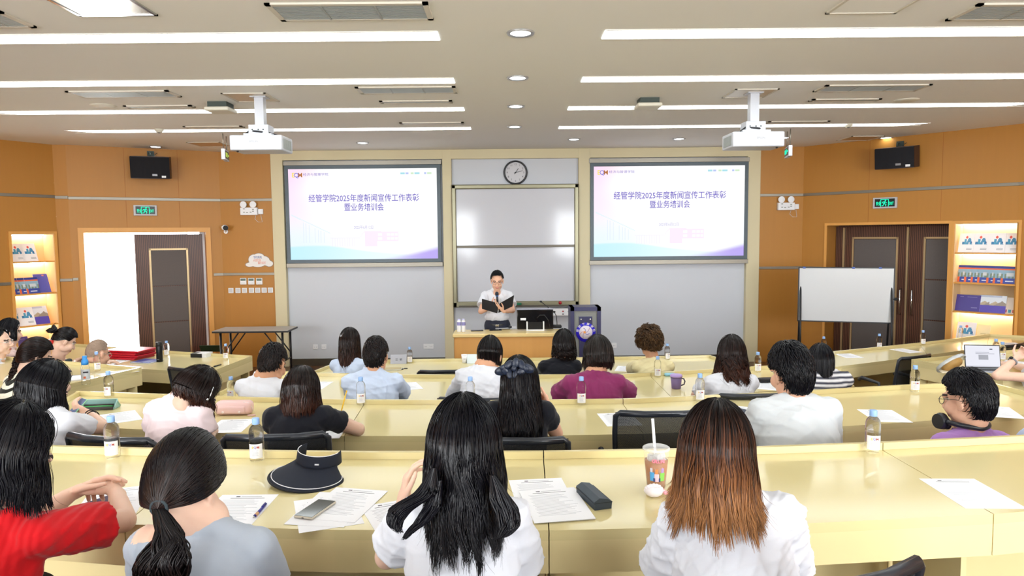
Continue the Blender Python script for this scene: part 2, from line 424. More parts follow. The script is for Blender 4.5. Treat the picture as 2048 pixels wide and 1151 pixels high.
tag(MB().box(RDOOR[0]-0.3, RDOOR[1]+0.3, 0.405, 0.5, 0, 2.7).build('wall_right_light_block', WALNUT, None, frame_on(*RW, RW[0], 0)), kind='structure')  # unseen slab added behind the double door to stop daylight leaking round the leaves
# what the open door looks out on: a bright paved yard, a glazed porch and a pale wall
Mo = Mw
WHITEOUT = mat('sunlit pale paving', hexc('EDEDEA'), 0.8)
tag(MB().box(-4.5, 2.2, 0.3, 7.0, -0.25, -0.02).build('floor_outside', WHITEOUT, None, Mo), kind='structure')
tag(MB().box(-4.5, 2.2, 6.8, 7.0, 0, 1.1).build('wall_outside', mat('pale parapet', hexc('F0F0EE'), 0.8), None, Mo), kind='structure')
wf = MB(); GLZ = mat('porch glass', (1, 1, 1), 0.02, trans=1.0, ior=1.02, spec=0.1)
for u in (-0.9, -0.1, 0.45, 1.15): wf.box(u-0.025, u+0.025, 2.3, 2.36, 0, 2.9)
wf.box(-1.4, 1.8, 2.3, 2.36, 2.25, 2.32).box(-1.4, 1.8, 2.3, 2.36, 0.0, 0.06)
w1 = tag(wf.build('window_1', mat('pale aluminium', hexc('C9D2DC'), 0.4, metal=0.3), None, Mo), kind='structure')
gp = MB(); gp.box(-0.88, -0.12, 2.325, 2.33, 0.06, 2.25).box(0.47, 1.13, 2.325, 2.33, 0.06, 2.25).build('pane', GLZ, w1)

# ---- ceiling lamps
def strip(xa, xb, y, w, tilt, label, group='long strip lights in the ceiling'):
    M = T((xa+xb)/2, y, CE); Lh = abs(xb-xa)/2
    o = thing('ceiling_strip_light', label, 'ceiling light', M, group)
    p = [(-Lh, -w/2), (Lh, -w/2), (Lh, w/2), (-Lh, w/2)]
    if tilt: # slanted outer end, cut along the side wall
        i = 2 if tilt > 0 else 3
        p[i] = (p[i][0]-tilt, p[i][1])
    MB().prism(p, -0.004, 0.004).build('diffuser', LAMPM, o)
    f = MB(); f.box(-Lh, Lh, -w/2-0.012, -w/2, -0.006, 0.003).box(-Lh, Lh, w/2, w/2+0.012, -0.006, 0.003)
    f.build('frame', mat('white lamp trim', hexc('E4E0D8'), 0.5), o)
SY = [5.12, 6.573, 8.035, 9.466]
EL = [-5.2, -6.2, -5.85, -5.8]; ER = [5.2, 6.2, 6.0, 5.6]
ordn = ['nearest row', 'second row', 'third row', 'row by the front wall']
for k, y in enumerate(SY):
    strip(EL[k], -0.48, y, 0.215, -0.3 if k > 1 else 0, 'long white strip light in the ceiling, left half, %s' % ordn[k])
    strip(0.70, ER[k], y, 0.215, 0.3 if k > 1 else 0, 'long white strip light in the ceiling, right half, %s' % ordn[k])
for k, y in enumerate((3.66, 0.74)):  # strips out of view, added towards the back for fill light
    for xa, xb, sd in ((-5.2, -0.48, 'left'), (0.70, 5.2, 'right')):
        strip(xa, xb, y, 0.215, 0, 'unseen fill strip light %s, nearer the back windows, %s half' % (('over the nearest row', 'behind the last seats')[k], sd))
def downlight(p, label, group='round recessed downlights'):
    o = thing('downlight', label, 'downlight', T(p[0], p[1], CE), group)
    MB().lathe([(0.072, -0.008), (0.095, -0.012), (0.1, -0.001), (0.075, 0.002)], 28).build('rim', mat('satin silver rim', hexc('B9BABD'), 0.3, metal=0.6), o)
    MB().lathe([(0.0, -0.004), (0.074, -0.004), (0.074, 0.006)], 28).build('lens', SPOTM, o)
for (px, py), lb in zip([(1041, 65), (1035, 155), (1032, 212), (1030, 253)], ['nearest', 'second', 'third', 'fourth']):
    q = atz(px, py, CE); downlight((0.105, q[1]), 'round downlight on the ceiling centre line, %s from the camera' % lb)
for px, py, lb in [(311, 293, 'above the loudspeaker by the open door'), (725, 285, 'above the slide screen nearer the open door'), (1148, 278, 'above the whiteboard by the clock'), (1358, 277, 'above the slide screen nearer the double door'), (1567, 275, 'beside the projector nearer the double door'), (1772, 275, 'above the loudspeaker by the double door')]:
    downlight(atz(px, py, CE), 'round downlight in the ceiling %s' % lb)
# ---- ceiling vents, hatches, detectors
VF = mat('vent frame', hexc('CFC9BC'), 0.5); VS = mat('vent slats', hexc('9EA3A0'), 0.45, metal=0.2); VB = mat('vent inside', hexc('6E7472'), 0.8)
def vent(px0, py0, px1, py1, label, dy, bars=2):
    a, b = atz(px0, py0, CE), atz(px1, py1, CE); w = abs(b[0]-a[0])/2; cx, cy = (a[0]+b[0])/2, (a[1]+b[1])/2
    o = thing('ceiling_vent', label, 'vent', T(cx, cy, CE), 'air vents in the ceiling'); h = dy/2; t = 0.035
    fr = MB(); fr.box(-w, w, -h, -h+t, -0.012, 0).box(-w, w, h-t, h, -0.012, 0).box(-w, -w+t, -h, h, -0.012, 0).box(w-t, w, -h, h, -0.012, 0)
    fr.build('frame', VF, o)
    MB().box(-w+t, w-t, -h+t, h-t, -0.004, -0.001).build('backing', VB, o)
    s_ = MB(); k = max(4, int((dy-2*t)/0.022))
    for i in range(k):
        yy = -h+t+(dy-2*t)*(i+0.5)/k; s_.box(-w+t, w-t, yy-0.006, yy+0.006, -0.011, -0.006)
    for i in range(1, bars+1): xx = -w+2*w*i/(bars+1); s_.box(xx-0.006, xx+0.006, -h+t, h-t, -0.0125, -0.005)
    s_.build('slats', VS, o)
vent(545, 22, 862, 22, 'long air vent in the ceiling nearest the camera, above the empty middle aisle', 0.34)
vent(-120, 38, 40, 38, 'air vent cut by the edge of the picture, beside the big square hatch', 0.34)
vent(1925, 22, 2240, 22, 'air vent in the ceiling by the grey square hatch, nearest the camera', 0.34)
vent(146, 187, 352, 187, 'air vent in the ceiling on the open-door side, behind the second strip light', 0.30)
vent(716, 180, 913, 178, 'greenish lit air vent behind the second strip light', 0.30)
vent(1640, 175, 1845, 175, 'air vent in the ceiling on the double-door side, behind the second strip light', 0.30)
vent(250, 212, 388, 212, 'narrow air vent just before the third strip light, open-door side', 0.12, 1)
vent(760, 203, 905, 202, 'narrow air vent just before the third strip light, by the middle', 0.12, 1)
vent(1622, 199, 1757, 199, 'narrow air vent just before the third strip light, double-door side', 0.12, 1)
vent(368, 253, 488, 253, 'narrow air vent before the last strip light, open-door side', 0.12, 1)
vent(800, 246, 928, 245, 'narrow air vent before the last strip light, by the middle', 0.12, 1)
vent(1535, 243, 1655, 243, 'narrow air vent before the last strip light, double-door side', 0.12, 1)
def hatch(px, py, w, label, mt, frame):
    q = atz(px, py, CE); o = thing('ceiling_hatch', label, 'hatch', T(q[0], q[1], CE), 'square access hatches in the ceiling'); h = w/2; t = 0.02
    fr = MB(); fr.box(-h, h, -h, -h+t, -0.01, 0).box(-h, h, h-t, h, -0.01, 0).box(-h, -h+t, -h, h, -0.01, 0).box(h-t, h, -h, h, -0.01, 0); fr.build('frame', frame, o)
    MB().box(-h+t, h-t, -h+t, h-t, -0.006, -0.001).build('lid', mt, o)
HM = mat('satin metal hatch', hexc('C9C4BA'), 0.22, metal=0.75)
hatch(192, 4, 0.5, 'shiny metal square hatch in the ceiling by the near edge, open-door side', HM, CHROME)
hatch(1758, 2, 0.46, 'dull square hatch in the ceiling by the near edge, double-door side', CEIL, VF)
hatch(502, 194, 0.44, 'square hatch above the projector nearer the open door', mat('satin hatch', hexc('C3B7A2'), 0.3, metal=0.4), VF)
hatch(1500, 186, 0.44, 'square hatch above the projector nearer the double door, half of it shining pale green', mat('satin hatch'), VF)
hatch(420, 288, 0.5, 'tan square hatch in the ceiling by the hanging sign near the open door', mat('tan hatch', hexc('C9A57A'), 0.5), VF)
hatch(1720, 276, 0.5, 'tan square hatch in the ceiling near the loudspeaker by the double door', mat('tan hatch'), VF)
def detector(px, py, label, r=0.055):
    q = atz(px, py, CE); o = thing('smoke_detector', label, 'smoke detector', T(q[0], q[1], CE), 'smoke detectors')
    MB().lathe([(0, -0.045), (r*0.6, -0.045), (r*0.75, -0.03), (r, -0.02), (r, 0)], 20).build('body', mat('ivory plastic', hexc('D8D4C4'), 0.5), o)
    MB().lathe([(r*0.3, -0.05), (r*0.35, -0.044)], 16).build('sensor', BLACKP, o)
detector(318, 258, 'small smoke detector under the last strip light, open-door side')
detector(1697, 248, 'small smoke detector under the last strip light, double-door side')
def plate(px, py, label):
    q = atz(px, py, CE); tag(MB().lathe([(0, -0.012), (0.1, -0.012), (0.13, -0.002), (0.13, 0)], 28).build('ceiling_speaker', mat('ivory plastic'), None, T(q[0], q[1], CE)), label, 'ceiling speaker', 'round ceiling loudspeakers')
plate(207, 211, 'round pale ceiling loudspeaker beside the vents, open-door side'); plate(1813, 200, 'round pale ceiling loudspeaker beside the vents, double-door side')
def router(px, py, label):
    q = atz(px, py, CE); o = thing('wireless_router', label, 'wireless router', T(q[0], q[1], CE-0.075), 'wireless routers under the ceiling')
    MB().box(-0.13, 0.13, -0.13, 0.13, -0.02, 0.02, bev=0.015).build('body', mat('ivory plastic'), o)
    MB().box(-0.1, 0.1, -0.1, 0.1, 0.02, 0.075).build('mount', mat('dark bracket', hexc('3A4540'), 0.6), o)
router(441, 206, 'flat white wireless router under the ceiling, open-door side'); router(1296, 198, 'flat white wireless router under the ceiling, towards the middle')
# ================================================================== front wall
def fwx(px, py): q = aty(px, py, DW); return float(q[0]), float(q[2])
def paint_grid(name, nx, ny, w, h, fn, mt, parent, M):
    """flat picture with its colours per face; fn(u, v) -> linear rgb, u right, v up"""
    X, Y = np.meshgrid(np.linspace(-w/2, w/2, nx+1), np.linspace(-h/2, h/2, ny+1))
    V = np.stack([X, np.zeros_like(X), Y], -1).reshape(-1, 3)
    i, j = np.meshgrid(np.arange(nx), np.arange(ny)); a = (j*(nx+1)+i).ravel()
    Fq = np.stack([a, a+1, a+nx+2, a+nx+1], 1)
    me = raw_mesh(name, V, Fq, False)
    U, W_ = ((i+0.5)/nx).ravel(), ((j+0.5)/ny).ravel()
    c = np.ones((nx*ny, 4), np.float32); c[:, :3] = fn(U, W_)
    at = me.color_attributes.new('paint', 'FLOAT_COLOR', 'CORNER'); at.data.foreach_set('color', np.repeat(c, 4, axis=0).ravel())
    return link(name, me, parent, (mt,), M)
def lerp(a, b, t): return a[None, :]*(1-t[:, None])+b[None, :]*t[:, None]
def sm(a, b, x): t = np.clip((x-a)/(b-a), 0, 1); return t*t*(3-2*t)
def slide(u, v):
    """white slide: pink upper corner, turquoise hill lower left, violet sweep lower right, line drawing of a building"""
    c = np.ones((len(u), 3))
    def mix(col, k):
        nonlocal c; c = c*(1-k[:, None])+np.array(col)[None]*k[:, None]
    mix((0.90, 0.82, 1.0), 0.75*sm(0.45, 0.0, u)*sm(1.1, 0.5, v))
    mix((0.72, 0.90, 1.0), 0.7*sm(0.62, 0.0, u)*sm(0.55, 0.15, v))
    mix((1.0, 0.62, 0.74), 0.95*sm(0.35, -0.05, u+0.9*(1-v)))
    mix((0.93, 0.72, 0.95), 0.6*sm(0.16, 0.0, u)*sm(0.25, 0.7, v))
    mix((0.80, 0.88, 1.0), 0.5*sm(0.72, 1.05, u)*sm(1.1, 0.1, v))
    hill = 0.15-0.42*np.clip(u-0.25, 0, 1)**1.3*0.55+0.01*np.sin(u*9)
    mix((0.50, 0.84, 0.98), sm(0.006, -0.02, v-hill)*(0.85-0.7*u))
    vi = 0.02+0.12*np.clip((u-0.55)/0.45, 0, 1)**1.6
    mix((0.42, 0.30, 0.85), 0.85*sm(0.012, -0.05, v-vi)*sm(0.5, 0.95, u))
    # roof lines and columns of the long wing
    roof = 0.50-0.80*(u-0.01); wing = (u > 0.01) & (u < 0.27)
    mix((0.70, 0.84, 0.92), 0.9*(wing & (abs(v-roof) < 0.006)))
    for k in range(9):
        uc = 0.09+k*0.02; mix((0.72, 0.80, 0.92), 0.7*((abs(u-uc) < 0.0022) & (v < roof-0.02) & (v > 0.19)))
    for k in range(11):
        uc = 0.285+k*0.017; mix((0.84, 0.80, 0.95), 0.8*((abs(u-uc) < 0.002) & (v < 0.235) & (v > 0.14)))
    mix((0.84, 0.80, 0.95), 0.8*((u > 0.27) & (u < 0.47) & (abs(v-0.24) < 0.004)))
    # pink cube with windows
    body = (u > 0.505) & (u < 0.735) & (v > 0.19-0.05*(u < 0.59)) & (v < 0.315-0.06*(u-0.5)) & ((u < 0.59) | (v > 0.2))
    win = ((u > 0.595) & (u < 0.625) | (u > 0.655) & (u < 0.68) | (u > 0.685) & (u < 0.705) | (u > 0.712) & (u < 0.73)) & (((v > 0.215) & (v < 0.243)) | ((v > 0.255) & (v < 0.285)))
    mix((1.0, 0.74, 0.93), 0.8*(body & ~win)); mix((1.0, 0.8, 0.93), 0.8*((u > 0.47) & (u < 0.505) & (abs(v-(0.24+(u-0.47)*2.1)) < 0.01)))
    return np.clip(c, 0, 1)
SCRM = painted('lit screen picture', 0.3, emit=1.0)
VIOLET = emitter('slide violet lettering', hexc('8478CE'), 0.9); VIOLETP = emitter('slide pale lettering', hexc('BDB6E2'), 0.9)
BEZEL = mat('dark blue grey bezel', hexc('46555F'), 0.35)
def screen(px0, px1, pyt, pyb, label):
    xa, _ = fwx(px0, 420); xb, _ = fwx(px1, 420); zt, zb = 3.375, 1.755
    w, h = xb-xa, zt-zb
    o = thing('projection_screen', label, 'projection screen', T((xa+xb)/2, DW-0.0, (zt+zb)/2), 'slide screens on the front wall')
    t = 0.058
    f = MB(); f.box(-w/2, w/2, -0.05, 0.035, h/2-t, h/2).box(-w/2, w/2, -0.05, 0.035, -h/2, -h/2+t).box(-w/2, -w/2+t, -0.05, 0.035, -h/2+t, h/2-t).box(w/2-t, w/2, -0.05, 0.035, -h/2+t, h/2-t)
    f.build('bezel', BEZEL, o)
    for z0_, z1_ in ((h/2+0.002, h/2+0.075), (-h/2-0.075, -h/2-0.002)): MB().box(-w/2-0.02, w/2+0.02, -0.04, 0.035, z0_, z1_, bev=0.004).build('steel_rail', STEEL, o)
    W_, H_ = w-2*t, h-2*t
    p = paint_grid('picture', 180, 112, W_, H_, slide, SCRM, o, T(0, -0.035, 0))
    def at(u, v): return Matrix.Translation((-W_/2+u*W_, -0.0015, -H_/2+v*H_)) @ UPR
    text('经管学院2025年度新闻宣传工作表彰', 0.135, VIOLET, p, at(0.505, 0.672), squeeze=W_*0.745, bold=0.0012)
    text('暨业务培训会', 0.135, VIOLET, p, at(0.505, 0.572), squeeze=W_*0.267, bold=0.0012)
    text('2025年6月12日', 0.065, VIOLETP, p, at(0.50, 0.352), squeeze=W_*0.13)
    text('E', 0.105, emitter('slide yellow', hexc('F6DE6A'), 1.0), p, at(0.034, 0.932), bold=0.002)
    text('Q', 0.105, emitter('slide blue violet', hexc('7A7BD8'), 1.0), p, at(0.055, 0.932), bold=0.001)
    text('M', 0.105, emitter('slide brick', hexc('B0703A'), 1.0), p, at(0.080, 0.932), bold=0.001)
    text('经济与管理学院', 0.05, VIOLET, p, at(0.185, 0.938), squeeze=W_*0.17)
    for k, (u0, u1) in enumerate(((0.755, 0.785), (0.79, 0.81), (0.825, 0.845), (0.85, 0.885), (0.915, 0.93), (0.935, 0.965))):
        MB().box(-W_/2+u0*W_, -W_/2+u1*W_, -0.002, -0.0005, -H_/2+0.935*H_, -H_/2+0.955*H_).build('emblem', (emitter('slide turquoise', hexc('A9DDE8'), 1.0), emitter('slide pale blue', hexc('B9C6F0'), 1.0), emitter('slide pale green', hexc('CFE8C8'), 1.0))[k % 3], p)
    return o
screen(573, 882, 327, 528, 'lit slide screen on the front wall between the open door and the whiteboard')
screen(1180, 1494, 322, 522, 'lit slide screen on the front wall between the whiteboard and the double door')
# sliding whiteboard
BOARD = mat('glossy whiteboard', hexc('C6C8D0'), 0.10, spec=0.5)
BFR = mat('olive aluminium', hexc('8A866F'), 0.3, metal=0.55)
xa, _ = fwx(905, 480); xb, _ = fwx(1157, 480); zt, zb = 3.035, 0.985; w = xb-xa; h = zt-zb
wb = thing('sliding_whiteboard', 'tall sliding whiteboard in an olive frame on the front wall behind the speaker', 'whiteboard', T((xa+xb)/2, DW, (zt+zb)/2))
f = MB(); t = 0.075
f.box(-w/2, w/2, -0.09, 0.058, h/2-t, h/2, bev=0.015).box(-w/2, w/2, -0.09, 0.058, -h/2, -h/2+t*1.3, bev=0.015).box(-w/2, -w/2+t, -0.09, 0.058, -h/2, h/2, bev=0.015).box(w/2-t, w/2, -0.09, 0.058, -h/2, h/2, bev=0.015)
f.build('frame', BFR, wb)
MB().box(-w/2+t, w/2-t, -0.055, -0.04, -0.02, h/2-t).build('board_panel', BOARD, wb)
MB().box(-w/2+t, w/2-t, -0.03, -0.015, -h/2+t*1.3, 0.02).build('board_panel', BOARD, wb)
MB().box(-w/2+t, w/2-t, -0.07, -0.04, -0.025, 0.015, bev=0.004).build('divider_rail', DARKSTEEL, wb)
MB().box(-w/2+0.1, w/2-0.1, -0.13, -0.06, -h/2+0.01, -h/2+0.035, bev=0.004).build('pen_tray', DARKSTEEL, wb)
tag(MB().box(-0.07, 0.07, -0.03, 0.02, 0, 0.035, bev=0.006).build('board_eraser', mat('green eraser', hexc('0F6B4A'), 0.6), None, T((xa+xb)/2+0.02, DW-0.1, zb+0.038)), 'green board eraser in the whiteboard tray behind the monitor', 'eraser')
tag(MB().ball((0, 0, 0.03), 0.028, 0).build('board_magnet', mat('red magnet', hexc('B0202C'), 0.4), None, T(xb-0.32, DW-0.1, zb+0.036)), 'small red round magnet on the whiteboard tray', 'magnet')
# clock
cx, cz = fwx(1031, 341)
ck = thing('wall_clock', 'round wall clock with a black rim above the whiteboard', 'clock', T(cx, DW+0.055, 3.235))
RX = Matrix.Rotation(PI/2, 4, 'X')
MB().lathe([(0.172, 0.0), (0.2, 0.0), (0.202, 0.03), (0.19, 0.048), (0.172, 0.035)], 48, M=RX).build('rim', mat('black clock rim', hexc('15161D'), 0.3), ck)
MB().lathe([(0, 0.018), (0.176, 0.018)], 48, M=RX).build('face', mat('clock face', hexc('C9C9CF'), 0.25), ck)
for i in range(12):
    a = PI/2-(i+1)*PI/6
    text(str(i+1), 0.042, mat('clock print', hexc('55565E'), 0.6), ck, Matrix.Translation((0.137*math.cos(a), -0.0195, 0.137*math.sin(a))) @ UPR, 'numeral', bold=0.0004)
def hand(ang, L_, w_, nm): 
    b = MB(); a = math.radians(90-ang); b.box(-0.03, L_, -0.023, -0.0215, -w_, w_, M=Matrix.Rotation(-a, 4, 'Y')); b.build(nm, BLACKP, ck)
hand(35, 0.085, 0.005, 'hour_hand'); hand(75, 0.125, 0.0035, 'minute_hand')
MB().lathe([(0, 0.03), (0.012, 0.03), (0.012, 0.02)], 16, M=RX).build('hub', BLACKP, ck)
# sockets low on the boards, round the podium
def socket(px, py, label, wall=FRONT, w=0.086, out=-0.06, cols=1, grp='wall sockets under the slide screens'):
    p = onseg(px, py, (FRONT[0][0], DW-out), (FRONT[1][0], DW-out)) if wall is FRONT else onseg(px, py, *wall)
    M = frame_on(*wall, p, p[2]); o = thing('wall_socket', label, 'socket', M, grp)
    MB().box(-w*cols/2, w*cols/2, -0.010, 0, -0.043, 0.043, bev=0.004).build('plate', WHITEP, o)
    b = MB()
    for c in range(cols):
        xx = (c-(cols-1)/2)*w
        for dx in (-0.016, 0.012): b.box(xx+dx, xx+dx+0.004, -0.0112, -0.0098, -0.012, 0.004)
    b.build('slots', DINK, o)
socket(631, 693, 'white wall socket under the slide screen, the one nearer the open door')
socket(648, 693, 'white wall socket under the slide screen, just right of its twin')
socket(857, 692, 'wide double wall socket on the board beside the podium desk', cols=2)
socket(1228, 690, 'pale wall socket on the board just right of the lectern')
# white control box beside the whiteboard
cxx, czz = fwx(1132, 622)
cb = thing('control_box', 'white power control box under the lower corner of the whiteboard', 'control box', T(cxx-0.06, DW+0.06, czz))
MB().box(-0.2, 0.2, -0.17, 0, -0.062, 0.062, bev=0.006).build('body', WHITEP, cb)
MB().lathe([(0, 0.175), (0.012, 0.175), (0.012, 0.165)], 14, M=Matrix.Translation((0.0, 0, 0.012)) @ RX).build('indicator', mat('red magnet'), cb)
MB().box(-0.01, 0.01, -0.174, -0.168, -0.045, -0.025).box(0.08, 0.12, -0.174, -0.168, 0.0, 0.008).build('switches', DINK, cb)

# ================================================================== orange wall fittings
def exit_sign(wall, px0, py0, px1, py1, label):
    M = wall_at(wall, (px0+px1)/2, (py0+py1)/2); a, b = span(wall, px0, py0, px1, py0)
    w = math.hypot(b[0]-a[0], b[1]-a[1])/2; h = 0.083
    o = thing('exit_sign', label, 'exit sign', M, 'lit exit signs over the doors')
    MB().box(-w, w, -0.03, 0, -h, h, bev=0.005).build('housing', mat('grey sign housing', hexc('B9B9BE'), 0.4), o)
    k = w-0.03; f_ = MB().box(-k, k, -0.033, -0.029, -h+0.025, h-0.02).build('sign_face', DKGREEN, o)
    text('安全', 0.062, GREEN, f_, Matrix.Translation((-k*0.64, -0.0345, -0.012)) @ UPR, squeeze=k*0.46, bold=0.001)
    text('EXIT', 0.062, GREEN, f_, Matrix.Translation((k*0.66, -0.0345, -0.012)) @ UPR, squeeze=k*0.46, bold=0.001)
    g = MB(); q = 0.06; hh = h-0.028; y0, y1 = -0.0362, -0.0345
    g.box(-q, -q+0.008, y0, y1, -hh, hh).box(q-0.008, q, y0, y1, -hh, hh).box(-q, q, y0, y1, hh-0.008, hh)
    g.ball((0.012, -0.0355, 0.038), 0.010, sc=(1, 0.1, 1))
    g.box(-0.008, 0.008, y0, y1, -0.032, 0.006, M=Matrix.Translation((0.0, 0, 0.012)) @ Matrix.Rotation(0.45, 4, 'Y'))
    for (x0, z0, x1, z1) in ((0.005, 0.02, -0.03, 0.012), (-0.03, 0.012, -0.036, -0.006), (0.008, 0.018, 0.03, 0.0), (-0.006, -0.012, 0.022, -0.022), (0.022, -0.022, 0.014, -0.05), (-0.008, -0.014, -0.02, -0.04), (-0.02, -0.04, -0.042, -0.044)):
        a_ = math.atan2(z1-z0, x1-x0); Lg = math.hypot(x1-x0, z1-z0)
        g.box(0, Lg, y0, y1, -0.0045, 0.0045, M=Matrix.Translation((x0, 0, z0)) @ Matrix.Rotation(-a_, 4, 'Y'))
    g.build('running_figure', GREEN, f_)
exit_sign(LWD, 267, 410, 314, 431, 'green lit exit sign over the open door')
exit_sign(RW, 1747, 397, 1795, 414, 'green lit exit sign over the double door')
def hang_sign(px, pyt, pyb, y, turn, label, green):
    t, b_ = aty(px, pyt, y), aty(px, pyb, y); h = t[2]-b_[2]
    o = thing('hanging_exit_sign', label, 'exit sign', T(t[0], y, (t[2]+b_[2])/2, turn), 'exit signs hanging on rods')
    MB().box(-0.18, 0.18, -0.025, 0.025, -h/2, h/2, bev=0.004).build('housing', mat('grey sign housing'), o)
    f_ = MB().box(-0.16, 0.16, -0.0275, -0.024, -h/2+0.02, h/2-0.02).build('sign_face', DKGREEN, o)
    g = MB().box(0.02, 0.13, -0.0295, -0.027, -0.008, 0.012).box(0.02, 0.045, -0.0295, -0.027, -0.03, 0.034).box(-0.13, -0.04, -0.0295, -0.027, -0.03, 0.03); g.build('arrow_mark', green, f_)
    r = MB()
    for x in (-0.14, 0.14): r.cyl((x, 0, h/2), (x, 0, CE-(t[2]+b_[2])/2), 0.006)
    r.build('rods', STEEL, o)
hang_sign(450, 300, 321, 9.9, 1.80, 'hanging exit sign on rods beside the projector near the open door', emitter('sign yellow green', (0.55, 0.7, 0.12), 0.9))
hang_sign(1577, 293, 314, 9.9, -1.80, 'hanging exit sign on rods beside the projector near the double door', GREEN)
# loudspeakers
def speaker(wall, px, py, w, h, tilt, yaw, label):
    M = wall_at(wall, px, py, 0.22) @ Euler((0, 0, yaw)).to_matrix().to_4x4() @ Euler((tilt, 0, 0)).to_matrix().to_4x4()
    o = thing('loudspeaker', label, 'loudspeaker', M, 'black loudspeakers high on the orange walls')
    pts = [(-w/2, 0.13), (w/2, 0.13), (w/2-0.02, -0.10)] + [((0.5-k/8)*(w-0.05), -0.10-0.035*math.sin(PI*k/8)) for k in range(9)] + [(-w/2+0.02, -0.10)]
    MB().prism(pts, -h/2, h/2).build('cabinet', mat('red brown cabinet', hexc('35201C'), 0.45), o)
    g = [((0.5-k/10)*(w-0.03), -0.106-0.036*math.sin(PI*k/10)) for k in range(11)]
    MB().prism([(w/2-0.015, -0.09)]+g+[(-w/2+0.015, -0.09)], -h/2+0.008, h/2-0.008).build('grille', mat('black speaker cloth', hexc('121218'), 0.85, bump=(400, 0.4, 0.002)), o)
    MB().box(0.03, 0.10, -0.147, -0.139, -h/2+0.045, -h/2+0.075).build('name_badge', mat('grey badge', hexc('8E8E92'), 0.4, metal=0.5), o)
    MB().box(0.16, 0.22, -0.136, -0.126, -h/2+0.02, -h/2+0.05).build('sticker', WHITEP, o)
    k = MB(); k.cyl((0, 0.05, h/2), (0, 0.05, h/2+0.05), 0.012).cyl((0, 0.05, h/2+0.05), (-0.02, 0.22, h/2+0.05), 0.012).box(-0.05, 0.05, 0.205, 0.22, h/2+0.0, h/2+0.08)
    k.cyl((0.05, 0.02, h/2), (0.09, 0.2, h/2+0.05), 0.005); k.build('bracket', mat('dark bracket'), o)
speaker(LWD, 300, 337, 0.58, 0.34, 0.12, -0.1, 'black loudspeaker with a red brown side, high over the open door')
speaker(RW, 1804, 317, 0.56, 0.31, 0.12, 0.1, 'black loudspeaker with two pale badges, high over the double door')
# emergency lamps
def emergency(px, py, label, x0):
    p = onseg(px, py, *FRONT); o = thing('emergency_light', label, 'emergency light', frame_on(*FRONT, p, p[2]), 'twin-headed emergency lights')
    MB().box(-0.14, 0.14, -0.07, 0, -0.075, 0.05, bev=0.006).build('box', WHITEP, o)
    for x in (-0.085, 0.075):
        b = MB(); b.lathe([(0, -0.015), (0.03, -0.012), (0.05, 0.01), (0.055, 0.04), (0.05, 0.042), (0, 0.02)], 20, M=Matrix.Translation((x, -0.03, 0.10)) @ RX); b.build('lamp_head', WHITEP, o)
    MB().box(0.145, 0.225, -0.03, 0, -0.06, 0.025, bev=0.004).build('junction_box', WHITEP, o)
    b = MB()
    for x, z in ((-0.09, 0.02), (-0.09, -0.035), (-0.04, -0.04), (0.02, -0.035), (0.06, 0.01), (0.06, -0.02)): b.box(x, x+0.03, -0.072, -0.069, z, z+0.014)
    b.build('indicator_marks', mat('sage marks', hexc('8E938C'), 0.5), o)
    MB().tube([(0.1, -0.01, -0.075), (0.08, -0.005, -0.14), (0.13, -0.005, -0.19), (0.2, -0.005, -0.19), (0.18, -0.01, -0.06)], 0.003, 6).build('cable', WHITEP, o)
emergency(500, 421, 'twin-headed emergency light on the orange wall above the camera on the open-door side', 0)
emergency(1570, 411, 'twin-headed emergency light on the orange wall on the double-door side', 0)
# security camera
p = onseg(446, 457, *FRONT); sc_ = thing('security_camera', 'small white security camera beside the open door', 'security camera', frame_on(*FRONT, (-4.72, DW), p[2]))
MB().cyl((0, 0, -0.05), (0, -0.02, -0.05), 0.035).cyl((0, -0.02, -0.05), (0.02, -0.1, 0.0), 0.016).build('mount', WHITEP, sc_)
MB().cyl((-0.01, -0.08, 0.02), (0.07, -0.2, 0.01), 0.045).build('body', WHITEP, sc_)
MB().cyl((0.062, -0.188, 0.011), (0.078, -0.212, 0.008), 0.041).build('lens', BLACKP, sc_)
# cloud shaped notice
p = onseg(518, 521, *FRONT); cl = thing('cloud_notice', 'cloud shaped white notice stuck on the orange wall above the switches', 'notice', frame_on(*FRONT, p, p[2]))
def blob(b, cs, y0, y1, k=0):
    for (x, z, r, sx) in cs:
        b.lathe([(0, -y0), (r, -y0), (r, -y1), (0, -y1)], 24, k=k, M=Matrix.Translation((x, 0, z)) @ Matrix.Diagonal((sx, 1, 1, 1)) @ RX, smooth=False)
cs = [(-0.08, 0.02, 0.085, 1.1), (0.0, 0.05, 0.075, 1.3), (0.09, 0.0, 0.075, 1.2), (0.17, -0.05, 0.05, 1.3), (-0.02, -0.03, 0.075, 1.9), (-0.16, -0.065, 0.035, 1.9)]
def outline(grow):
    pts = []
    for k in range(90):
        a = 2*PI*k/90; best = 0.02
        for t in range(1, 140):
            r_ = t*0.002; x, z = r_*math.cos(a), r_*math.sin(a)-0.015
            if any(((x-c[0])/((c[2]+grow)*c[3]))**2+((z-c[1])/(c[2]+grow))**2 < 1 for c in cs): best = r_
        pts.append((best*math.cos(a), best*math.sin(a)-0.015))
    return pts
MB().prism(outline(0.008), 0.0005, 0.0025, M=RX).build('rim', mat('grey brown outline', hexc('8E7B6A'), 0.6), cl)
MB().prism(outline(0.0), 0.002, 0.0045, M=RX).build('card', mat('cloud white', hexc('E4E2E0'), 0.5), cl)
text('节约用电', 0.05, mat('blue print', hexc('3F5FA8'), 0.6), cl, Matrix.Translation((-0.02, -0.006, 0.055)) @ UPR, squeeze=0.14)
text('人走灯灭', 0.05, mat('orange print', hexc('E3744A'), 0.6), cl, Matrix.Translation((-0.03, -0.006, 0.005)) @ UPR, squeeze=0.13)
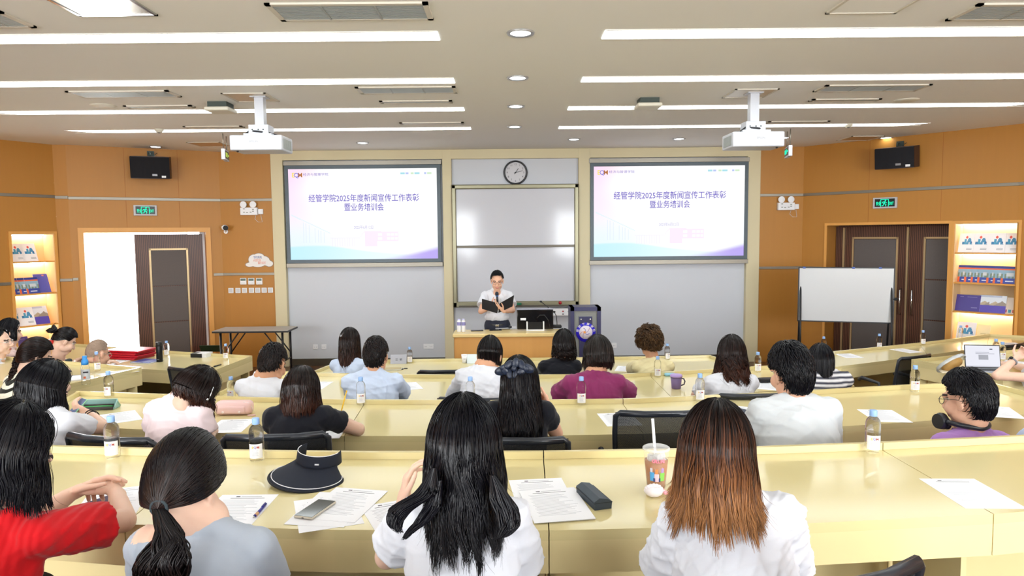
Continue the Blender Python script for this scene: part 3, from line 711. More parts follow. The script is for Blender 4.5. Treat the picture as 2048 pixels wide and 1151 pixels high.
text('随手关灯', 0.05, mat('orange print'), cl, Matrix.Translation((0.05, -0.006, -0.04)) @ UPR, squeeze=0.13)
# thermostats and switches
for k, px in enumerate((487, 503, 519)):
    p = onseg(px, 562, *FRONT); o = thing('thermostat', 'white thermostat with a dark display on the orange wall, %s of three' % ('first', 'middle', 'last')[k], 'thermostat', frame_on(*FRONT, p, p[2]), 'thermostats on the orange wall')
    MB().box(-0.052, 0.052, -0.018, 0, -0.055, 0.055, bev=0.005).build('body', WHITEP, o)
    MB().box(-0.042, 0.042, -0.02, -0.017, 0.008, 0.045).build('display', mat('lcd grey green', hexc('5C6F66'), 0.3), o)
    b = MB()
    for x in (-0.025, 0.0, 0.025): b.box(x-0.008, x+0.008, -0.0195, -0.0175, -0.035, -0.022)
    b.build('button', mat('pale button', hexc('C9CACC'), 0.5), o)
for k, px in enumerate((462, 476, 489, 503, 515.5, 528.5, 543)):
    p = onseg(min(px, 541), 576, *FRONT); o = thing('light_switch', 'white square light switch, %s from the door in the row of seven' % ('first', 'second', 'third', 'fourth', 'fifth', 'sixth', 'seventh')[k], 'light switch', frame_on(*FRONT, p, 1.305), 'light switches in a row')
    MB().box(-0.043, 0.043, -0.01, 0, -0.043, 0.043, bev=0.003).build('plate', WHITEP, o)
    MB().box(-0.03, 0.03, -0.013, -0.009, -0.032, 0.032, bev=0.003).build('rocker', mat('pale button'), o)
# ================================================================== projectors
def projector(px, py, y, mirror, label):
    q = aty(px, py, y); s = mirror
    o = thing('ceiling_projector', label, 'projector', T(q[0], y, q[2]), 'white projectors hanging from the ceiling')
    W = mat('projector white', hexc('C2C5CD'), 0.4)
    MB().box(-0.26, 0.26, -0.17, 0.19, -0.075, 0.075, bev=0.012).build('body', W, o)
    b = MB()
    for k in range(12): b.box(s*0.255, s*0.263, -0.12+k*0.022, -0.108+k*0.022, -0.055, 0.045)
    b.build('vent_grille', mat('vent slats'), o)
    text('EPSON', 0.028, mat('grey badge'), o, Matrix.Translation((-s*0.02, -0.172, 0.01)) @ UPR)
    MB().box(-0.1, 0.1, -0.08, 0.1, 0.1, 0.19, bev=0.004).box(-0.14, 0.14, -0.11, 0.12, 0.08, 0.1).build('mount_plate', W, o)
    MB().cyl((-s*0.14, 0.02, 0.075), (-s*0.14, 0.02, 0.1), 0.02).cyl((s*0.12, 0.02, 0.075), (s*0.12, 0.02, 0.1), 0.02).build('mount_foot', W, o)
    top = CE-q[2]
    MB().box(-0.033, 0.033, -0.025, 0.04, 0.19, top-0.012).box(-0.045, 0.045, -0.04, 0.05, top-0.3, top-0.012).box(-0.08, 0.08, -0.07, 0.08, top-0.014, top).build('column', W, o)
    b = MB()
    for z in (0.24, 0.36, 0.47): b.ball((-s*0.01, -0.026, z), 0.006)
    for x in (-0.06, 0.0, 0.05): b.ball((x, -0.081, 0.14), 0.007)
    b.build('screw', mat('dark bracket'), o)
    MB().tube([(-0.16, -0.05, 0.08), (-0.1, -0.06, 0.13), (0.0, -0.09, 0.12), (0.1, -0.05, 0.11), (0.2, 0.02, 0.08)], 0.01, 6).build('cable', BLACKP, o)
    MB().ball((-s*0.2, -0.12, -0.078), 0.012).build('front_foot', BLACKP, o)
projector(523, 289, 7.25, 1, 'white projector hanging from the ceiling near the open door')
projector(1506, 282, 7.25, -1, 'white projector hanging from the ceiling near the double door')
# ================================================================== front furniture
# podium desk
YP = 8.72
xa = float(aty(905, 667, YP)[0]); xb = float(aty(1127, 667, YP)[0]); zt = float(aty(1000, 667, YP)[2])
PODZ = zt
pd = thing('podium_desk', 'light wood podium desk in front of the whiteboard', 'desk', T((xa+xb)/2, YP, 0)); hw = (xb-xa)/2
MB().box(-hw, hw, 0, 0.42, zt-0.045, zt, bev=0.01).build('desktop', mat('podium top', hexc('E2C98E'), 0.25, noise=(2, 0.03)), pd)
WOODP = mat('podium wood', hexc('D6A05C'), 0.35, noise=(3, 0.06, (6, 6, 0.6)))
MB().box(-hw+0.03, hw-0.03, 0.03, 0.055, 0.05, zt-0.045).build('front_panel', WOODP, pd)
for s in (-1, 1): MB().box(s*(hw-0.03)-0.015, s*(hw-0.03)+0.015, 0.055, 0.38, 0.0, zt-0.045).build('side_panel', WOODP, pd)
MB().box(-hw+0.04, hw-0.04, 0.04, 0.06, 0, 0.05).build('plinth', DARKSTEEL, pd)
def on_podium(px, py): return atz(px, py, PODZ)
# lectern
yl = 9.1; xl, xr = float(aty(1141, 650, yl)[0]), float(aty(1202, 650, yl)[0]); zl = float(aty(1170, 614, yl)[2]); wl = (xr-xl)/2
lc = thing('lectern', 'dark violet blue lectern with a round white and blue emblem', 'lectern', T((xl+xr)/2, yl, 0))
NAVY = mat('violet blue laminate', hexc('35355C'), 0.4, noise=(4, 0.06))
b = MB(); b.box(-wl, -wl+0.05, 0, 0.35, 0.03, zl).box(wl-0.05, wl, 0, 0.35, 0.03, zl).box(-wl, wl, 0, 0.35, zl-0.05, zl); b.build('frame', NAVY, lc)
MB().box(-wl+0.05, wl-0.05, 0.03, 0.05, 0.1, zl-0.05).build('glass_panel', mat('grey glass', hexc('8C8F8E'), 0.15, spec=0.7), lc)
MB().box(-wl+0.115, wl-0.115, 0.005, 0.03, 0.1, zl-0.125).build('front_panel', mat('inner panel', hexc('33335A'), 0.35), lc)
MB().box(-wl-0.03, wl+0.03, -0.05, 0.4, 0, 0.04, bev=0.006).build('base', NAVY, lc)
b = MB()
for x in (-1, 1): b.lathe([(0, 0.006), (0.012, 0.004), (0.012, 0)], 14, M=Matrix.Translation((x*(wl-0.14), 0.004, zl-0.16)) @ RX)
b.build('stud', CHROME, lc)
ez = zl-0.33; R_ = 0.128
em = MB().lathe([(0, 0.004), (R_, 0.004), (R_, 0)], 40, M=Matrix.Translation((0.0, 0.003, ez)) @ RX).build('emblem', mat('emblem blue', hexc('2A22C8'), 0.35), lc)
MB().lathe([(0, 0.006), (R_*0.69, 0.006), (R_*0.69, 0.003)], 40, M=Matrix.Translation((0.0, 0.003, ez)) @ RX).build('emblem_disc', mat('emblem white', hexc('E4DEE8'), 0.4), em)
b = MB()
for k in range(5):
    a = 2*PI*k/5; b.tube([(R_*0.36*math.cos(a+t_*0.5)*(0.4+t_)-0.01, -0.005, ez+R_*0.4*math.sin(a+t_*0.9)*(0.25+t_)) for t_ in (0, 0.3, 0.6, 0.9, 1.2)], 0.0035, 6, k=k % 3)
b.ball((-0.015, -0.005, ez+0.002), 0.017, 3, sc=(1, 0.15, 1))
b.build('emblem_motif', (mat('motif mauve', hexc('B08AB8'), 0.5), mat('motif blue', hexc('5A5AC0'), 0.5), mat('motif rose', hexc('D8908A'), 0.5), mat('motif orange', hexc('F0A050'), 0.5)), em)
for k, ch in enumerate('经济管理学院'):
    a = PI*0.93-k*PI*0.172
    text(ch, 0.036, mat('emblem white'), em, Matrix.Translation((R_*0.845*math.cos(a), -0.0025, ez+R_*0.845*math.sin(a))) @ UPR @ Matrix.Rotation(a-PI/2, 4, 'Z'), bold=0.0008)
# monitor on the podium, shown from the back
q = on_podium(1071, 662); mo = thing('monitor', 'black monitor on the podium desk, seen from the back with a white stand', 'monitor', T(q[0], q[1]+0.1, PODZ))
s = (q[1]+0.1)/F
wm = 73*s/2
MB().box(-wm, wm, -0.03, 0.02, 0.015, 0.015+40*s, bev=0.01).build('back_shell', mat('glossy black shell', hexc('101014'), 0.12, spec=0.6), mo)
MB().box(-wm-0.004, wm+0.004, -0.02, 0.028, 0.015+39.5*s, 0.015+41.5*s, bev=0.003).build('top_edge', mat('silver edge', hexc('B9BACB'), 0.3, metal=0.5), mo)
MB().box(-wm+0.045, -wm+0.115, -0.033, -0.029, 0.135, 0.165).build('sticker', WHITEP, mo)
b = MB(); b.box(-0.115, -0.098, -0.07, -0.055, 0, 0.12).box(0.098, 0.115, -0.07, -0.055, 0, 0.12).box(-0.115, 0.115, -0.075, -0.05, 0, 0.018, bev=0.004).box(-0.115, -0.098, -0.06, -0.03, 0.1, 0.12).box(0.098, 0.115, -0.06, -0.03, 0.1, 0.12); b.build('stand', WHITEP, mo)
MB().box(-0.09, 0.09, -0.036, -0.028, 0.02, 0.11).build('socket_bay', mat('dark bay', hexc('08080A'), 0.3), mo)
MB().tube([(0.02, -0.035, 0.16), (0.06, -0.045, 0.2), (0.12, -0.045, 0.2), (0.17, -0.04, 0.13), (0.19, -0.04, 0.04)], 0.006, 6).build('cable', BLACKP, mo)
# microphones
def goose(px, py, label, h, lean, base=True):
    q = on_podium(px, py); o = thing('gooseneck_microphone', label, 'microphone', T(q[0], q[1], PODZ), 'desk microphones on the podium')
    MB().box(-0.06, 0.06, -0.05, 0.05, 0, 0.04, bev=0.012).build('base', BLACKP, o)
    MB().tube([(0, 0, 0.035), (0.005*lean, 0, h*0.4), (lean*0.3, 0.0, h*0.8), (lean, 0.02, h)], 0.005, 8).build('stem', BLACKP, o)
    MB().ball((lean*1.1, 0.022, h+0.01), 0.013, sc=(1.3, 1, 1)).build('capsule', BLACKP, o)
goose(1114, 655, 'gooseneck microphone with a square base beside the monitor', 0.20, -0.03)
goose(1102, 655, 'taller gooseneck microphone behind the monitor, leaning towards the speaker', 0.34, -0.12)
# small things on the podium
for k, (px, py, lb) in enumerate(((954, 661, 'flat black phone on the podium desk nearer the water cans'), (991, 660, 'flat black phone on the podium desk in front of the speaker'))):
    q = on_podium(px, py); o = thing('phone', lb, 'phone', T(q[0], q[1], PODZ, 0.1), 'phones on the podium desk')
    MB().box(-0.08, 0.08, -0.04, 0.04, 0.0005, 0.01, bev=0.004).build('case', BLACKP, o); MB().box(-0.075, 0.075, -0.036, 0.036, 0.0095, 0.0108).build('display', mat('dark glass', hexc('15171C'), 0.08), o)
q = on_podium(1020, 657)
tag(MB().ball((0, 0, 0.018), 0.035, sc=(0.8, 1.3, 0.55)).build('computer_mouse', SATBLK, None, T(q[0], q[1]+0.05, PODZ)), 'dark computer mouse on the podium desk by the monitor', 'computer mouse')
q = on_podium(1012, 656)
tag(MB().box(-0.14, 0.14, -0.1, 0.1, 0.0005, 0.004).build('paper_sheets', PAPER, None, T(q[0], q[1]+0.07, PODZ)), 'white papers on the podium desk beside the monitor', 'papers')
for k, px in enumerate((917.5, 926.5)):
    q = on_podium(px, 664.5); o = thing('water_can', 'white slim water can with a violet band on the podium desk, %s' % ('outer one of two', 'inner one of two')[k], 'can', T(q[0], q[1]+0.06, PODZ), 'water cans on the podium')
    MB().lathe([(0, 0), (0.024, 0), (0.026, 0.01), (0.026, 0.135), (0.018, 0.15), (0.018, 0.155)], 20).build('body', WHITEP, o)
    MB().lathe([(0.0265, 0.085), (0.0265, 0.128)], 20).build('band', mat('violet band', hexc('8D8AC0'), 0.5), o)
    MB().lathe([(0, 0.168), (0.017, 0.168), (0.018, 0.152), (0, 0.152)], 18).build('cap', mat('lilac cap', hexc('C9C8EC'), 0.4), o)
# folding table by the orange wall, red box under it
yt = 10.55; xa = float(aty(424, 659, yt)[0]); xb = float(aty(575, 657, yt)[0]); zt = float(aty(500, 661, yt)[2]); hw = (xb-xa)/2
ft = thing('folding_table', 'grey topped folding table with black legs by the orange wall', 'table', T((xa+xb)/2, yt, 0))
MB().box(-hw, hw, 0, 0.5, zt-0.03, zt, bev=0.004).build('tabletop', mat('grey laminate', hexc('A39B93'), 0.45), ft)
MB().box(-hw-0.003, hw+0.003, -0.004, 0.504, zt-0.032, zt-0.008).build('edge_band', BLACKP, ft)
for s in (-1, 1):
    for y in (0.06, 0.44): MB().cyl((s*(hw-0.1), y, 0), (s*(hw-0.1), y, zt-0.03), 0.017).build('leg', BLACKP, ft)
    b = MB(); b.cyl((s*(hw-0.1), 0.06, 0.3), (s*(hw-0.1), 0.44, 0.3), 0.012)
    for y in (0.06, 0.44): b.cyl((s*(hw-0.1), y, 0.38), (s*(hw-0.38), y, zt-0.03), 0.01)
    b.build('brace', BLACKP, ft)
q = (float(aty(418, 700, 10.9)[0]), 10.9); o = thing('red_carton', 'red carton box with an open dark top on the floor by the folding table', 'box', T(q[0], q[1], 0))
hx = 0.17; b = MB(); zt = 0.34
b.box(-hx, hx, -0.13, -0.12, 0, zt).box(-hx, hx, 0.12, 0.13, 0, zt).box(-hx, -hx+0.01, -0.13, 0.13, 0, zt).box(hx-0.01, hx, -0.13, 0.13, 0, zt).box(-hx, hx, -0.13, 0.13, 0, 0.01)
b.build('body', mat('red card', hexc('C42A1C'), 0.5), o)
MB().box(-hx, hx, -0.13, -0.12, 0, 0.12, M=Matrix.Translation((0, 0.0, zt)) @ Matrix.Rotation(0.5, 4, 'X') @ Matrix.Translation((0, 0.25, 0))).build('flap', mat('dark green card', hexc('203A22'), 0.6), o)
# mobile whiteboard on the right
P0, P1 = (4.62, 10.15), (5.82, 9.75)
A_ = onseg(1598, 590, P0, P1); B_ = onseg(1786, 590, P0, P1); zt = float(onseg(1690, 536, P0, P1)[2]); zb = float(onseg(1690, 642, P0, P1)[2])
Mb = frame_on((A_[0], A_[1]), (B_[0], B_[1]), ((A_[0]+B_[0])/2, (A_[1]+B_[1])/2), 0)
w = math.hypot(B_[0]-A_[0], B_[1]-A_[1])
ms = thing('mobile_whiteboard', 'white board on a black rolling stand in front of the double door', 'whiteboard', Mb)
MB().box(-w/2, w/2, -0.012, 0.012, zb, zt).build('board', mat('grey white board', hexc('CDCFD2'), 0.16, spec=0.5), ms)
b = MB(); t = 0.016
b.box(-w/2-t, w/2+t, -0.018, 0.018, zt, zt+t).box(-w/2-t, w/2+t, -0.018, 0.018, zb-t, zb).box(-w/2-t, -w/2, -0.018, 0.018, zb-t, zt+t).box(w/2, w/2+t, -0.018, 0.018, zb-t, zt+t); b.build('edge_frame', mat('near black edge', hexc('2B2C30'), 0.4), ms)
for x in (-w*0.45, w*0.08, w*0.36): MB().box(x-0.02, x+0.02, -0.024, 0.02, zt-0.006, zt+0.02, bev=0.006).build('clip', mat('blue clip', hexc('4A62A8'), 0.4), ms)
for s in (-1, 1):
    x = s*(w/2-0.02)
    MB().cyl((x, 0.03, zt-0.1), (x, -0.22, 0.07), 0.014).build('leg', BLACKP, ms); MB().cyl((x, 0.03, zt-0.1), (x, 0.28, 0.07), 0.014).build('leg', BLACKP, ms)
    MB().cyl((x, -0.12, 0.45), (x, 0.17, 0.45), 0.010).build('brace', BLACKP, ms)
    for y in (-0.22, 0.28): MB().cyl((x-0.014, y, 0.035), (x+0.014, y, 0.035), 0.035).cyl((x, y, 0.03), (x, y, 0.08), 0.01).build('caster', BLACKP, ms)
b = MB(); b.cyl((-w/2+0.02, -0.18, 0.2), (w/2-0.02, -0.18, 0.2), 0.014).cyl((-w/2+0.02, 0.24, 0.2), (w/2-0.02, 0.24, 0.2), 0.014).box(-w/2+0.02, w/2-0.02, -0.16, 0.22, 0.19, 0.2); b.build('shelf_rail', mat('near black edge'), ms)
MB().cyl((w/2+0.0, 0.0, (zt+zb)/2-0.05), (w/2+0.07, 0.0, (zt+zb)/2-0.05), 0.02).build('turn_knob', BLACKP, ms)
# ================================================================== lit display shelves with brochures
SHLAMP = emitter('shelf lamp', (1.0, 0.90, 0.72), 22.0)
SHW = mat('pale shelf wood', hexc('EACB9A'), 0.5, noise=(3, 0.04, (5, 5, 0.6)))
def shelf_unit(wall, h, zs, lit, label):
    M = frame_on(*wall, wall[0], 0) @ Matrix.Translation((h[0], 0, 0)); w = h[1]-h[0]; d = 0.3
    o = thing('display_shelf', label, 'shelf', M, 'lit brochure shelves in the walls')
    MB().box(0, w, d, d+0.02, h[2], h[3]).build('back_panel', SHW, o)
    for x in (0.0, w-0.012): MB().box(x, x+0.012, 0.002, d, h[2], h[3]).build('side_panel', SHW, o)
    MB().box(0.012, w-0.012, 0.002, d, h[3]-0.012, h[3]).build('top_panel', SHW, o)
    tops = []
    for z in zs: MB().box(0.012, w-0.012, -0.012, d, z-0.022, z, bev=0.003).build('shelf_board', FRAMEY, o)
    zz = [h[3]-0.012]+[z-0.022 for z in zs]
    for k, z in enumerate(zz):
        if lit[k]: MB().box(0.03, w-0.03, d-0.07, d-0.03, z-0.016, z-0.001, bev=0.003).build('shelf_lamp', SHLAMP, o)
    return o, M
def zon(wall, px, py): return float(onseg(px, py, *wall)[2])
ZL = [zon(LSD, 70, 522), zon(LSD, 75, 586), zon(LSD, 78, 649), 0.47]; ZR = [zon(RW, 1972, 505), zon(RW, 1972, 566), zon(RW, 1970, 625), 0.47]
SL, ML = shelf_unit(LSD, LSH, ZL, (1, 1, 1, 1, 0), 'tall lit shelf of brochures in the wall beside the open door')
SR, MR = shelf_unit(RW, RSH, ZR, (1, 1, 0, 1, 0), 'tall lit shelf of brochures in the wall beside the double door')
COV = painted('printed cover', 0.3)
def rgb(h): return np.array(hexc(h))
def cover(kind):
    def f(u, v):
        c = np.tile(rgb('F1F2F6'), (len(u), 1))
        def put(mask, col): c[mask] = rgb(col)
        if kind == 'blue letters':
            put(((u-0.50)**2*1.1+(v-0.80)**2 < 0.0052), 'E0584A'); put((abs(u-0.42) < 0.07) & (v > 0.42) & (v < 0.7), '4E9CC4'); put((abs(u-0.28) < 0.07) & (v > 0.42) & (v < 0.56), '3E7FB0')
            put((v > 0.42) & (v < 0.76) & (abs(u-0.68) < 0.06+(0.76-v)*0.42) & ~((abs(u-0.68) < 0.04) & (v < 0.52)), '4A90BE'); put((v > 0.48) & (v < 0.56) & (abs(u-0.82) < 0.05), '2F5F98')
            put((u > 0.55) & (u < 0.88) & (v > 0.14) & (v < 0.24) & ((v*40).astype(int) % 2 == 0), '9AA0AA')
        elif kind == 'campus':
            c[:] = rgb('3A4AA0'); put((v > 0.78) & (v < 0.86), 'E46A3A'); put((v > 0.3) & (v < 0.78), '8FB0C4'); put((v > 0.3) & (v < 0.55) & (((u*9).astype(int) % 2) == 0), '7A8A78')
            put((v > 0.42) & (v < 0.62) & (abs(u-0.55) < 0.22), 'C9D2D8'); put((u < 0.16) & (v < 0.3), 'E46A3A'); put((u > 0.3) & (u < 0.8) & (v > 0.1) & (v < 0.17), 'D8DCEC'); put((v > 0.88), '2E3F90')
        elif kind == 'violet': c[:] = rgb('5F5FB4'); put((u > 0.6) & (u < 0.75) & (v > 0.88) & (v < 0.94), 'E08A7A')
        elif kind == 'deep violet': c[:] = rgb('4B3F8E'); put((u > 0.2) & (u < 0.8) & (v > 0.86) & (v < 0.9), '8A84BC'); put((u > 0.5) & (u < 0.85) & (v > 0.2) & (v < 0.26), '7A74B0')
        elif kind == 'mountains':
            c[:] = rgb('DCE2EC'); put(v < 0.42+0.1*np.abs(np.sin(u*7)), '5A4AB0'); put((v > 0.42) & (v < 0.66-0.5*abs(u-0.35)), 'B8A890'); put((v > 0.42) & (v < 0.7-0.6*abs(u-0.75)), '9A8E84'); put((v > 0.9) & (u < 0.7), 'B9C2D8')
        elif kind == 'tiles':
            c[:] = rgb('E8D8C8')
            for i, h_ in enumerate(('7AA85A', 'B84A6A', '4A9AB0', 'C84A4A')): put((abs(u-0.15-0.24*i) < 0.09) & (v > 0.05) & (v < 0.25), h_)
        elif kind == 'plain cream': c[:] = rgb('F0E6B8'); put((u > 0.3) & (u < 0.7) & (v > 0.5) & (v < 0.56), 'D8CC98')
        return c
    return f
COVME = {}
def brochure(M, x, z, wid, hei, kind, label, grp, parentwall='', lean=0.32, rz=0.0, dy=0.07):
    o = thing('brochure', label, 'brochure', M @ Matrix.Translation((x, dy, z)) @ Matrix.Rotation(rz, 4, 'Z') @ Matrix.Rotation(-lean, 4, 'X'), grp)
    MB().box(-wid/2, wid/2, 0.0008, 0.006, 0.0, hei).build('pages', PAPER, o)
    if kind in COVME:
        l_ = link('cover', COVME[kind], o, (), T(0, 0, hei/2)); l_.scale = (wid/0.21, 1, hei/0.285)
    else:
        l_ = paint_grid('cover', 28, 36, 0.21, 0.285, cover(kind), COV, o, None); COVME[kind] = l_.data; l_.matrix_local = T(0, 0, hei/2) @ Matrix.Diagonal((wid/0.21, 1, hei/0.285, 1))
W_L, W_R = LSH[1]-LSH[0], RSH[1]-RSH[0]
def ux(wall, h, px, py): return u_of(wall, onseg(px, py, *wall))-h[0]
gl, gr = 'brochures on the shelf by the open door', 'brochures on the shelf by the double door'
def L_(px, z, wid, kind, lb, hei=0.285, **k): brochure(ML, max(wid/2+0.014, min(W_L-wid/2-0.014, ux(LSD, LSH, px, 560))), z+0.001, wid, hei, kind, lb, gl, **k)
def R__(px, z, wid, kind, lb, hei=0.285, **k): brochure(MR, max(wid/2+0.014, min(W_R-wid/2-0.014, ux(RW, RSH, px, 560))), z+0.001, wid, hei, kind, lb, gr, **k)
L_(36, ZL[0], 0.2, 'blue letters', 'half hidden white brochure with blue letters, top board by the open door', lean=0.4)
L_(70, ZL[0], 0.2, 'blue letters', 'fully visible white brochure with blue letters, top board by the open door', lean=0.4)
for k, px in enumerate((33, 44, 56, 69)): L_(px, ZL[1], 0.18, 'campus', 'blue and orange campus brochure by the open door, %s on its board' % ('first', 'second', 'third', 'fourth')[k], 0.25, dy=0.07-0.012*k, lean=0.36)
L_(91, ZL[1], 0.2, 'violet', 'plain violet brochure at the end of the second board by the open door', 0.3, dy=0.05, lean=0.4)
L_(36, ZL[2], 0.19, 'blue letters', 'frame-cut white brochure with blue letters, third board by the open door', lean=0.4)
L_(55, ZL[2], 0.21, 'blue letters', 'white brochure with blue letters and red dot beside the violet mountains on the third board', dy=0.045, lean=0.4)
L_(85, ZL[2], 0.21, 'mountains', 'brochure with violet mountains on the third board of the shelf by the open door', dy=0.06, lean=0.4)
L_(45, ZL[3], 0.2, 'deep violet', 'dark violet brochure on the lowest visible board by the open door', 0.3, lean=0.4)
for k, px in enumerate((1925, 1952, 1985, 2018)): R__(px, ZR[0], 0.215 if k else 0.19, 'blue letters', 'white brochure with blue letters by the double door, %s on the top board' % ('first', 'second', 'third', 'fourth')[k], 0.285, dy=0.06+0.012*(k % 2))
for k, px in enumerate((1921, 1937, 1951, 1965, 1984, 1998, 2016)): R__(px, ZR[1], 0.19, 'campus', 'blue and orange campus brochure by the double door, %s on the second board' % ('first', 'second', 'third', 'fourth', 'fifth', 'sixth', 'seventh')[k], 0.245, dy=0.13-0.012*k, lean=0.25)
for k, px in enumerate((1920, 1940)): R__(px, ZR[2], 0.215, 'deep violet', 'dark violet brochure on the unlit board by the double door, %s one' % ('outer', 'inner')[k], 0.24, dy=0.08-0.012*k)
for k, px in enumerate((1971, 1993)): R__(px, ZR[2], 0.2, 'mountains', 'brochure with violet mountains on the unlit board by the double door, %s one' % ('first', 'second')[k], 0.25, dy=0.07-0.012*k)
R__(2019, ZR[2], 0.2, 'tiles', 'beige brochure with coloured tiles on the unlit board by the double door', 0.23, dy=0.08)
R__(1932, ZR[3]+0.12, 0.24, 'blue letters', 'white brochure with blue letters on the lowest board by the double door', 0.3, dy=0.04)
R__(1964, ZR[3]+0.12, 0.16, 'plain cream', 'cream sheet beside the white brochure on the lowest board by the double door', 0.27, dy=0.1)
tag(MB().box(0.014, W_R-0.014, 0.01, 0.29, 0.0, 0.12).build('storage_box', SHW, None, MR @ Matrix.Translation((0, 0, ZR[3]+0.001))), 'pale wooden riser box under the lowest brochures by the double door', 'box')
o = tag(MB().box(-0.12, 0.12, -0.1, 0.1, 0, 0.05).build('paper_stack', PAPER, None, MR @ Matrix.Translation((W_R-0.16, 0.13, ZR[3]+0.122))), 'stack of white paper on the lowest board by the double door', 'paper stack')
# ================================================================== rows of desks
def desk(label, back, near, z, floor, ends=(0, 0), group='curved rows of yellow desks', apron=0.145):
    cx = sum(p[0] for p in back+near)/len(back+near); cy = sum(p[1] for p in back+near)/len(back+near)
    o = thing('desk', label, 'desk', T(cx, cy, floor), group)
    B = [Vector((p[0]-cx, p[1]-cy)) for p in back]; N = [Vector((p[0]-cx, p[1]-cy)) for p in near]; h = z-floor
    g = 0.002                                                # hairline gap between neighbouring desks
    for P in (B, N):
        P[0] = P[0]+(P[1]-P[0]).normalized()*g; P[-1] = P[-1]+(P[-2]-P[-1]).normalized()*g
    MB().prism([*[tuple(p) for p in B], *[tuple(p) for p in reversed(N)]], h-0.035, h).build('desktop', LACQ, o)
    def strip_of(line, w, z0, z1, side, name, mt, inset=0.0):
        n_ = len(line); offs = []
        for i, p in enumerate(line):
            d = (line[min(i+1, n_-1)]-line[max(i-1, 0)]).normalized(); nn = Vector((-d.y, d.x))*side
            offs.append((p+nn*inset, p+nn*(inset+w)))
        return MB().prism([tuple(a) for a, b in offs]+[tuple(b) for a, b in reversed(offs)], z0, z1).build(name, mt, o)
    strip_of(B, 0.022, h+0.0005, h+0.032, -1, 'back_rail', LACQ)
    strip_of(N, 0.02, h-apron, h-0.035, 1, 'apron', LACQS)
    strip_of(B, 0.02, 0.0, h-0.035, -1, 'modesty_panel', LACQS, 0.06)
    for e, i in ((ends[0], 0), (ends[1], -1)):
        line = [B[i], N[i]] if i == 0 else [N[i], B[i]]
        # side away from the desk is left of B0->N0
        if e:
            sgn = 1
            strip_of(line, 0.02, h-apron, h-0.035, sgn, 'end_apron', LACQS)
            ln = [line[0]+(line[1]-line[0])*0.03, line[0]+(line[1]-line[0])*0.97]
            strip_of(ln, 0.022, h+0.0005, h+0.03, sgn, 'end_rail', LACQ)
            ln = [line[0]+(line[1]-line[0])*0.12, line[0]+(line[1]-line[0])*0.88]
            strip_of(ln, 0.03, 0.0, h-0.035, sgn, 'end_panel', LACQS, 0.1)
        else:
            ln = [line[0]+(line[1]-line[0])*0.15, line[0]+(line[1]-line[0])*0.6]
            strip_of(ln, 0.02, 0.0, h-0.035, 1, 'support_panel', LACQS, 0.01)
    return o
Z1, Z2, Z3, Z4 = 1.24, 1.08, 0.92, 0.75
F1, F2, F3 = 0.49, 0.33, 0.17
desk('yellow desk of the nearest row, open-door end, where the person in red leans', [(-3.7, 3.45), (-2.11, 3.12), (-1.34, 3.03)], [(-3.4, 2.72), (-1.95, 2.41), (-1.30, 2.30)], Z1, F1)
desk('yellow desk of the nearest row with the black sun visor on it', [(-1.34, 3.03), (-0.6, 2.975), (0.145, 2.955)], [(-1.30, 2.30), (-0.58, 2.235), (0.125, 2.21)], Z1, F1)
desk('yellow desk of the nearest row with the iced drink on it', [(0.145, 2.955), (0.9, 2.97), (1.64, 3.03)], [(0.125, 2.21), (0.9, 2.235), (1.64, 2.30)], Z1, F1)
desk('yellow desk of the nearest row, double-door end, with one loose sheet across its seam', [(1.64, 3.03), (2.33, 3.11), (3.5, 3.38)], [(1.64, 2.30), (2.2, 2.39), (3.3, 2.65)], Z1, F1)
desk('yellow desk of the second row with the teal and pink pencil cases', [(-3.10, 4.98), (-1.77, 4.73), (-0.97, 4.62)], [(-2.95, 4.2), (-1.6, 3.95), (-0.93, 3.87)], Z2, F2, (1, 0))
desk('middle yellow desk of the second row, before the person with a black bow', [(-0.97, 4.62), (0.1, 4.565), (0.75, 4.565)], [(-0.93, 3.87), (0.1, 3.83), (0.75, 3.85)], Z2, F2)
desk('yellow desk of the second row in front of the person wearing headphones', [(0.75, 4.565), (1.75, 4.70), (2.78, 4.89), (3.47, 4.98)], [(0.75, 3.85), (1.94, 3.96), (2.9, 4.13), (3.55, 4.26)], Z2, F2, (0, 1))
desk('yellow desk of the third row, end nearer the open door', [(-2.31, 6.52), (-1.74, 6.37), (-1.1, 6.28)], [(-2.36, 5.6), (-1.74, 5.5), (-1.1, 5.42)], Z3, F3, (1, 0))
desk('yellow desk of the third row, the long middle length before the person in purple', [(-1.1, 6.28), (-0.08, 6.19), (0.99, 6.18), (1.27, 6.22)], [(-1.1, 5.42), (-0.08, 5.38), (0.99, 5.38), (1.27, 5.42)], Z3, F3)
desk('yellow desk of the third row with the purple mug on it', [(1.27, 6.22), (1.85, 6.36), (2.50, 6.51)], [(1.27, 5.42), (1.9, 5.52), (2.88, 5.74)], Z3, F3, (0, 1))
desk('yellow desk of the front row nearer the open door, with the name card', [(-1.93, 7.98), (-0.74, 8.0), (0.2, 8.0)], [(-2.1, 7.25), (-0.74, 7.22), (0.2, 7.22)], Z4, 0.0, (1, 0))
desk('yellow desk of the front row nearer the double door', [(0.2, 8.0), (1.4, 8.01), (2.35, 8.06)], [(0.2, 7.22), (1.4, 7.24), (2.55, 7.3)], Z4, 0.0, (0, 1))
gs = 'yellow desks along the sides'
desk('side desk with the red folders and black flask', [(-5.0, 9.07), (-4.34, 8.79), (-3.08, 8.34)], [(-4.75, 7.93), (-4.3, 7.78), (-3.16, 7.45)], Z4, 0.0, (0, 1), gs)
desk('side desk where the person with pinned-up hair sits', [(-5.95, 9.48), (-5.5, 9.29), (-5.0, 9.07)], [(-5.65, 8.28), (-5.2, 8.1), (-4.75, 7.93)], Z4, 0.0, (0, 0), gs)
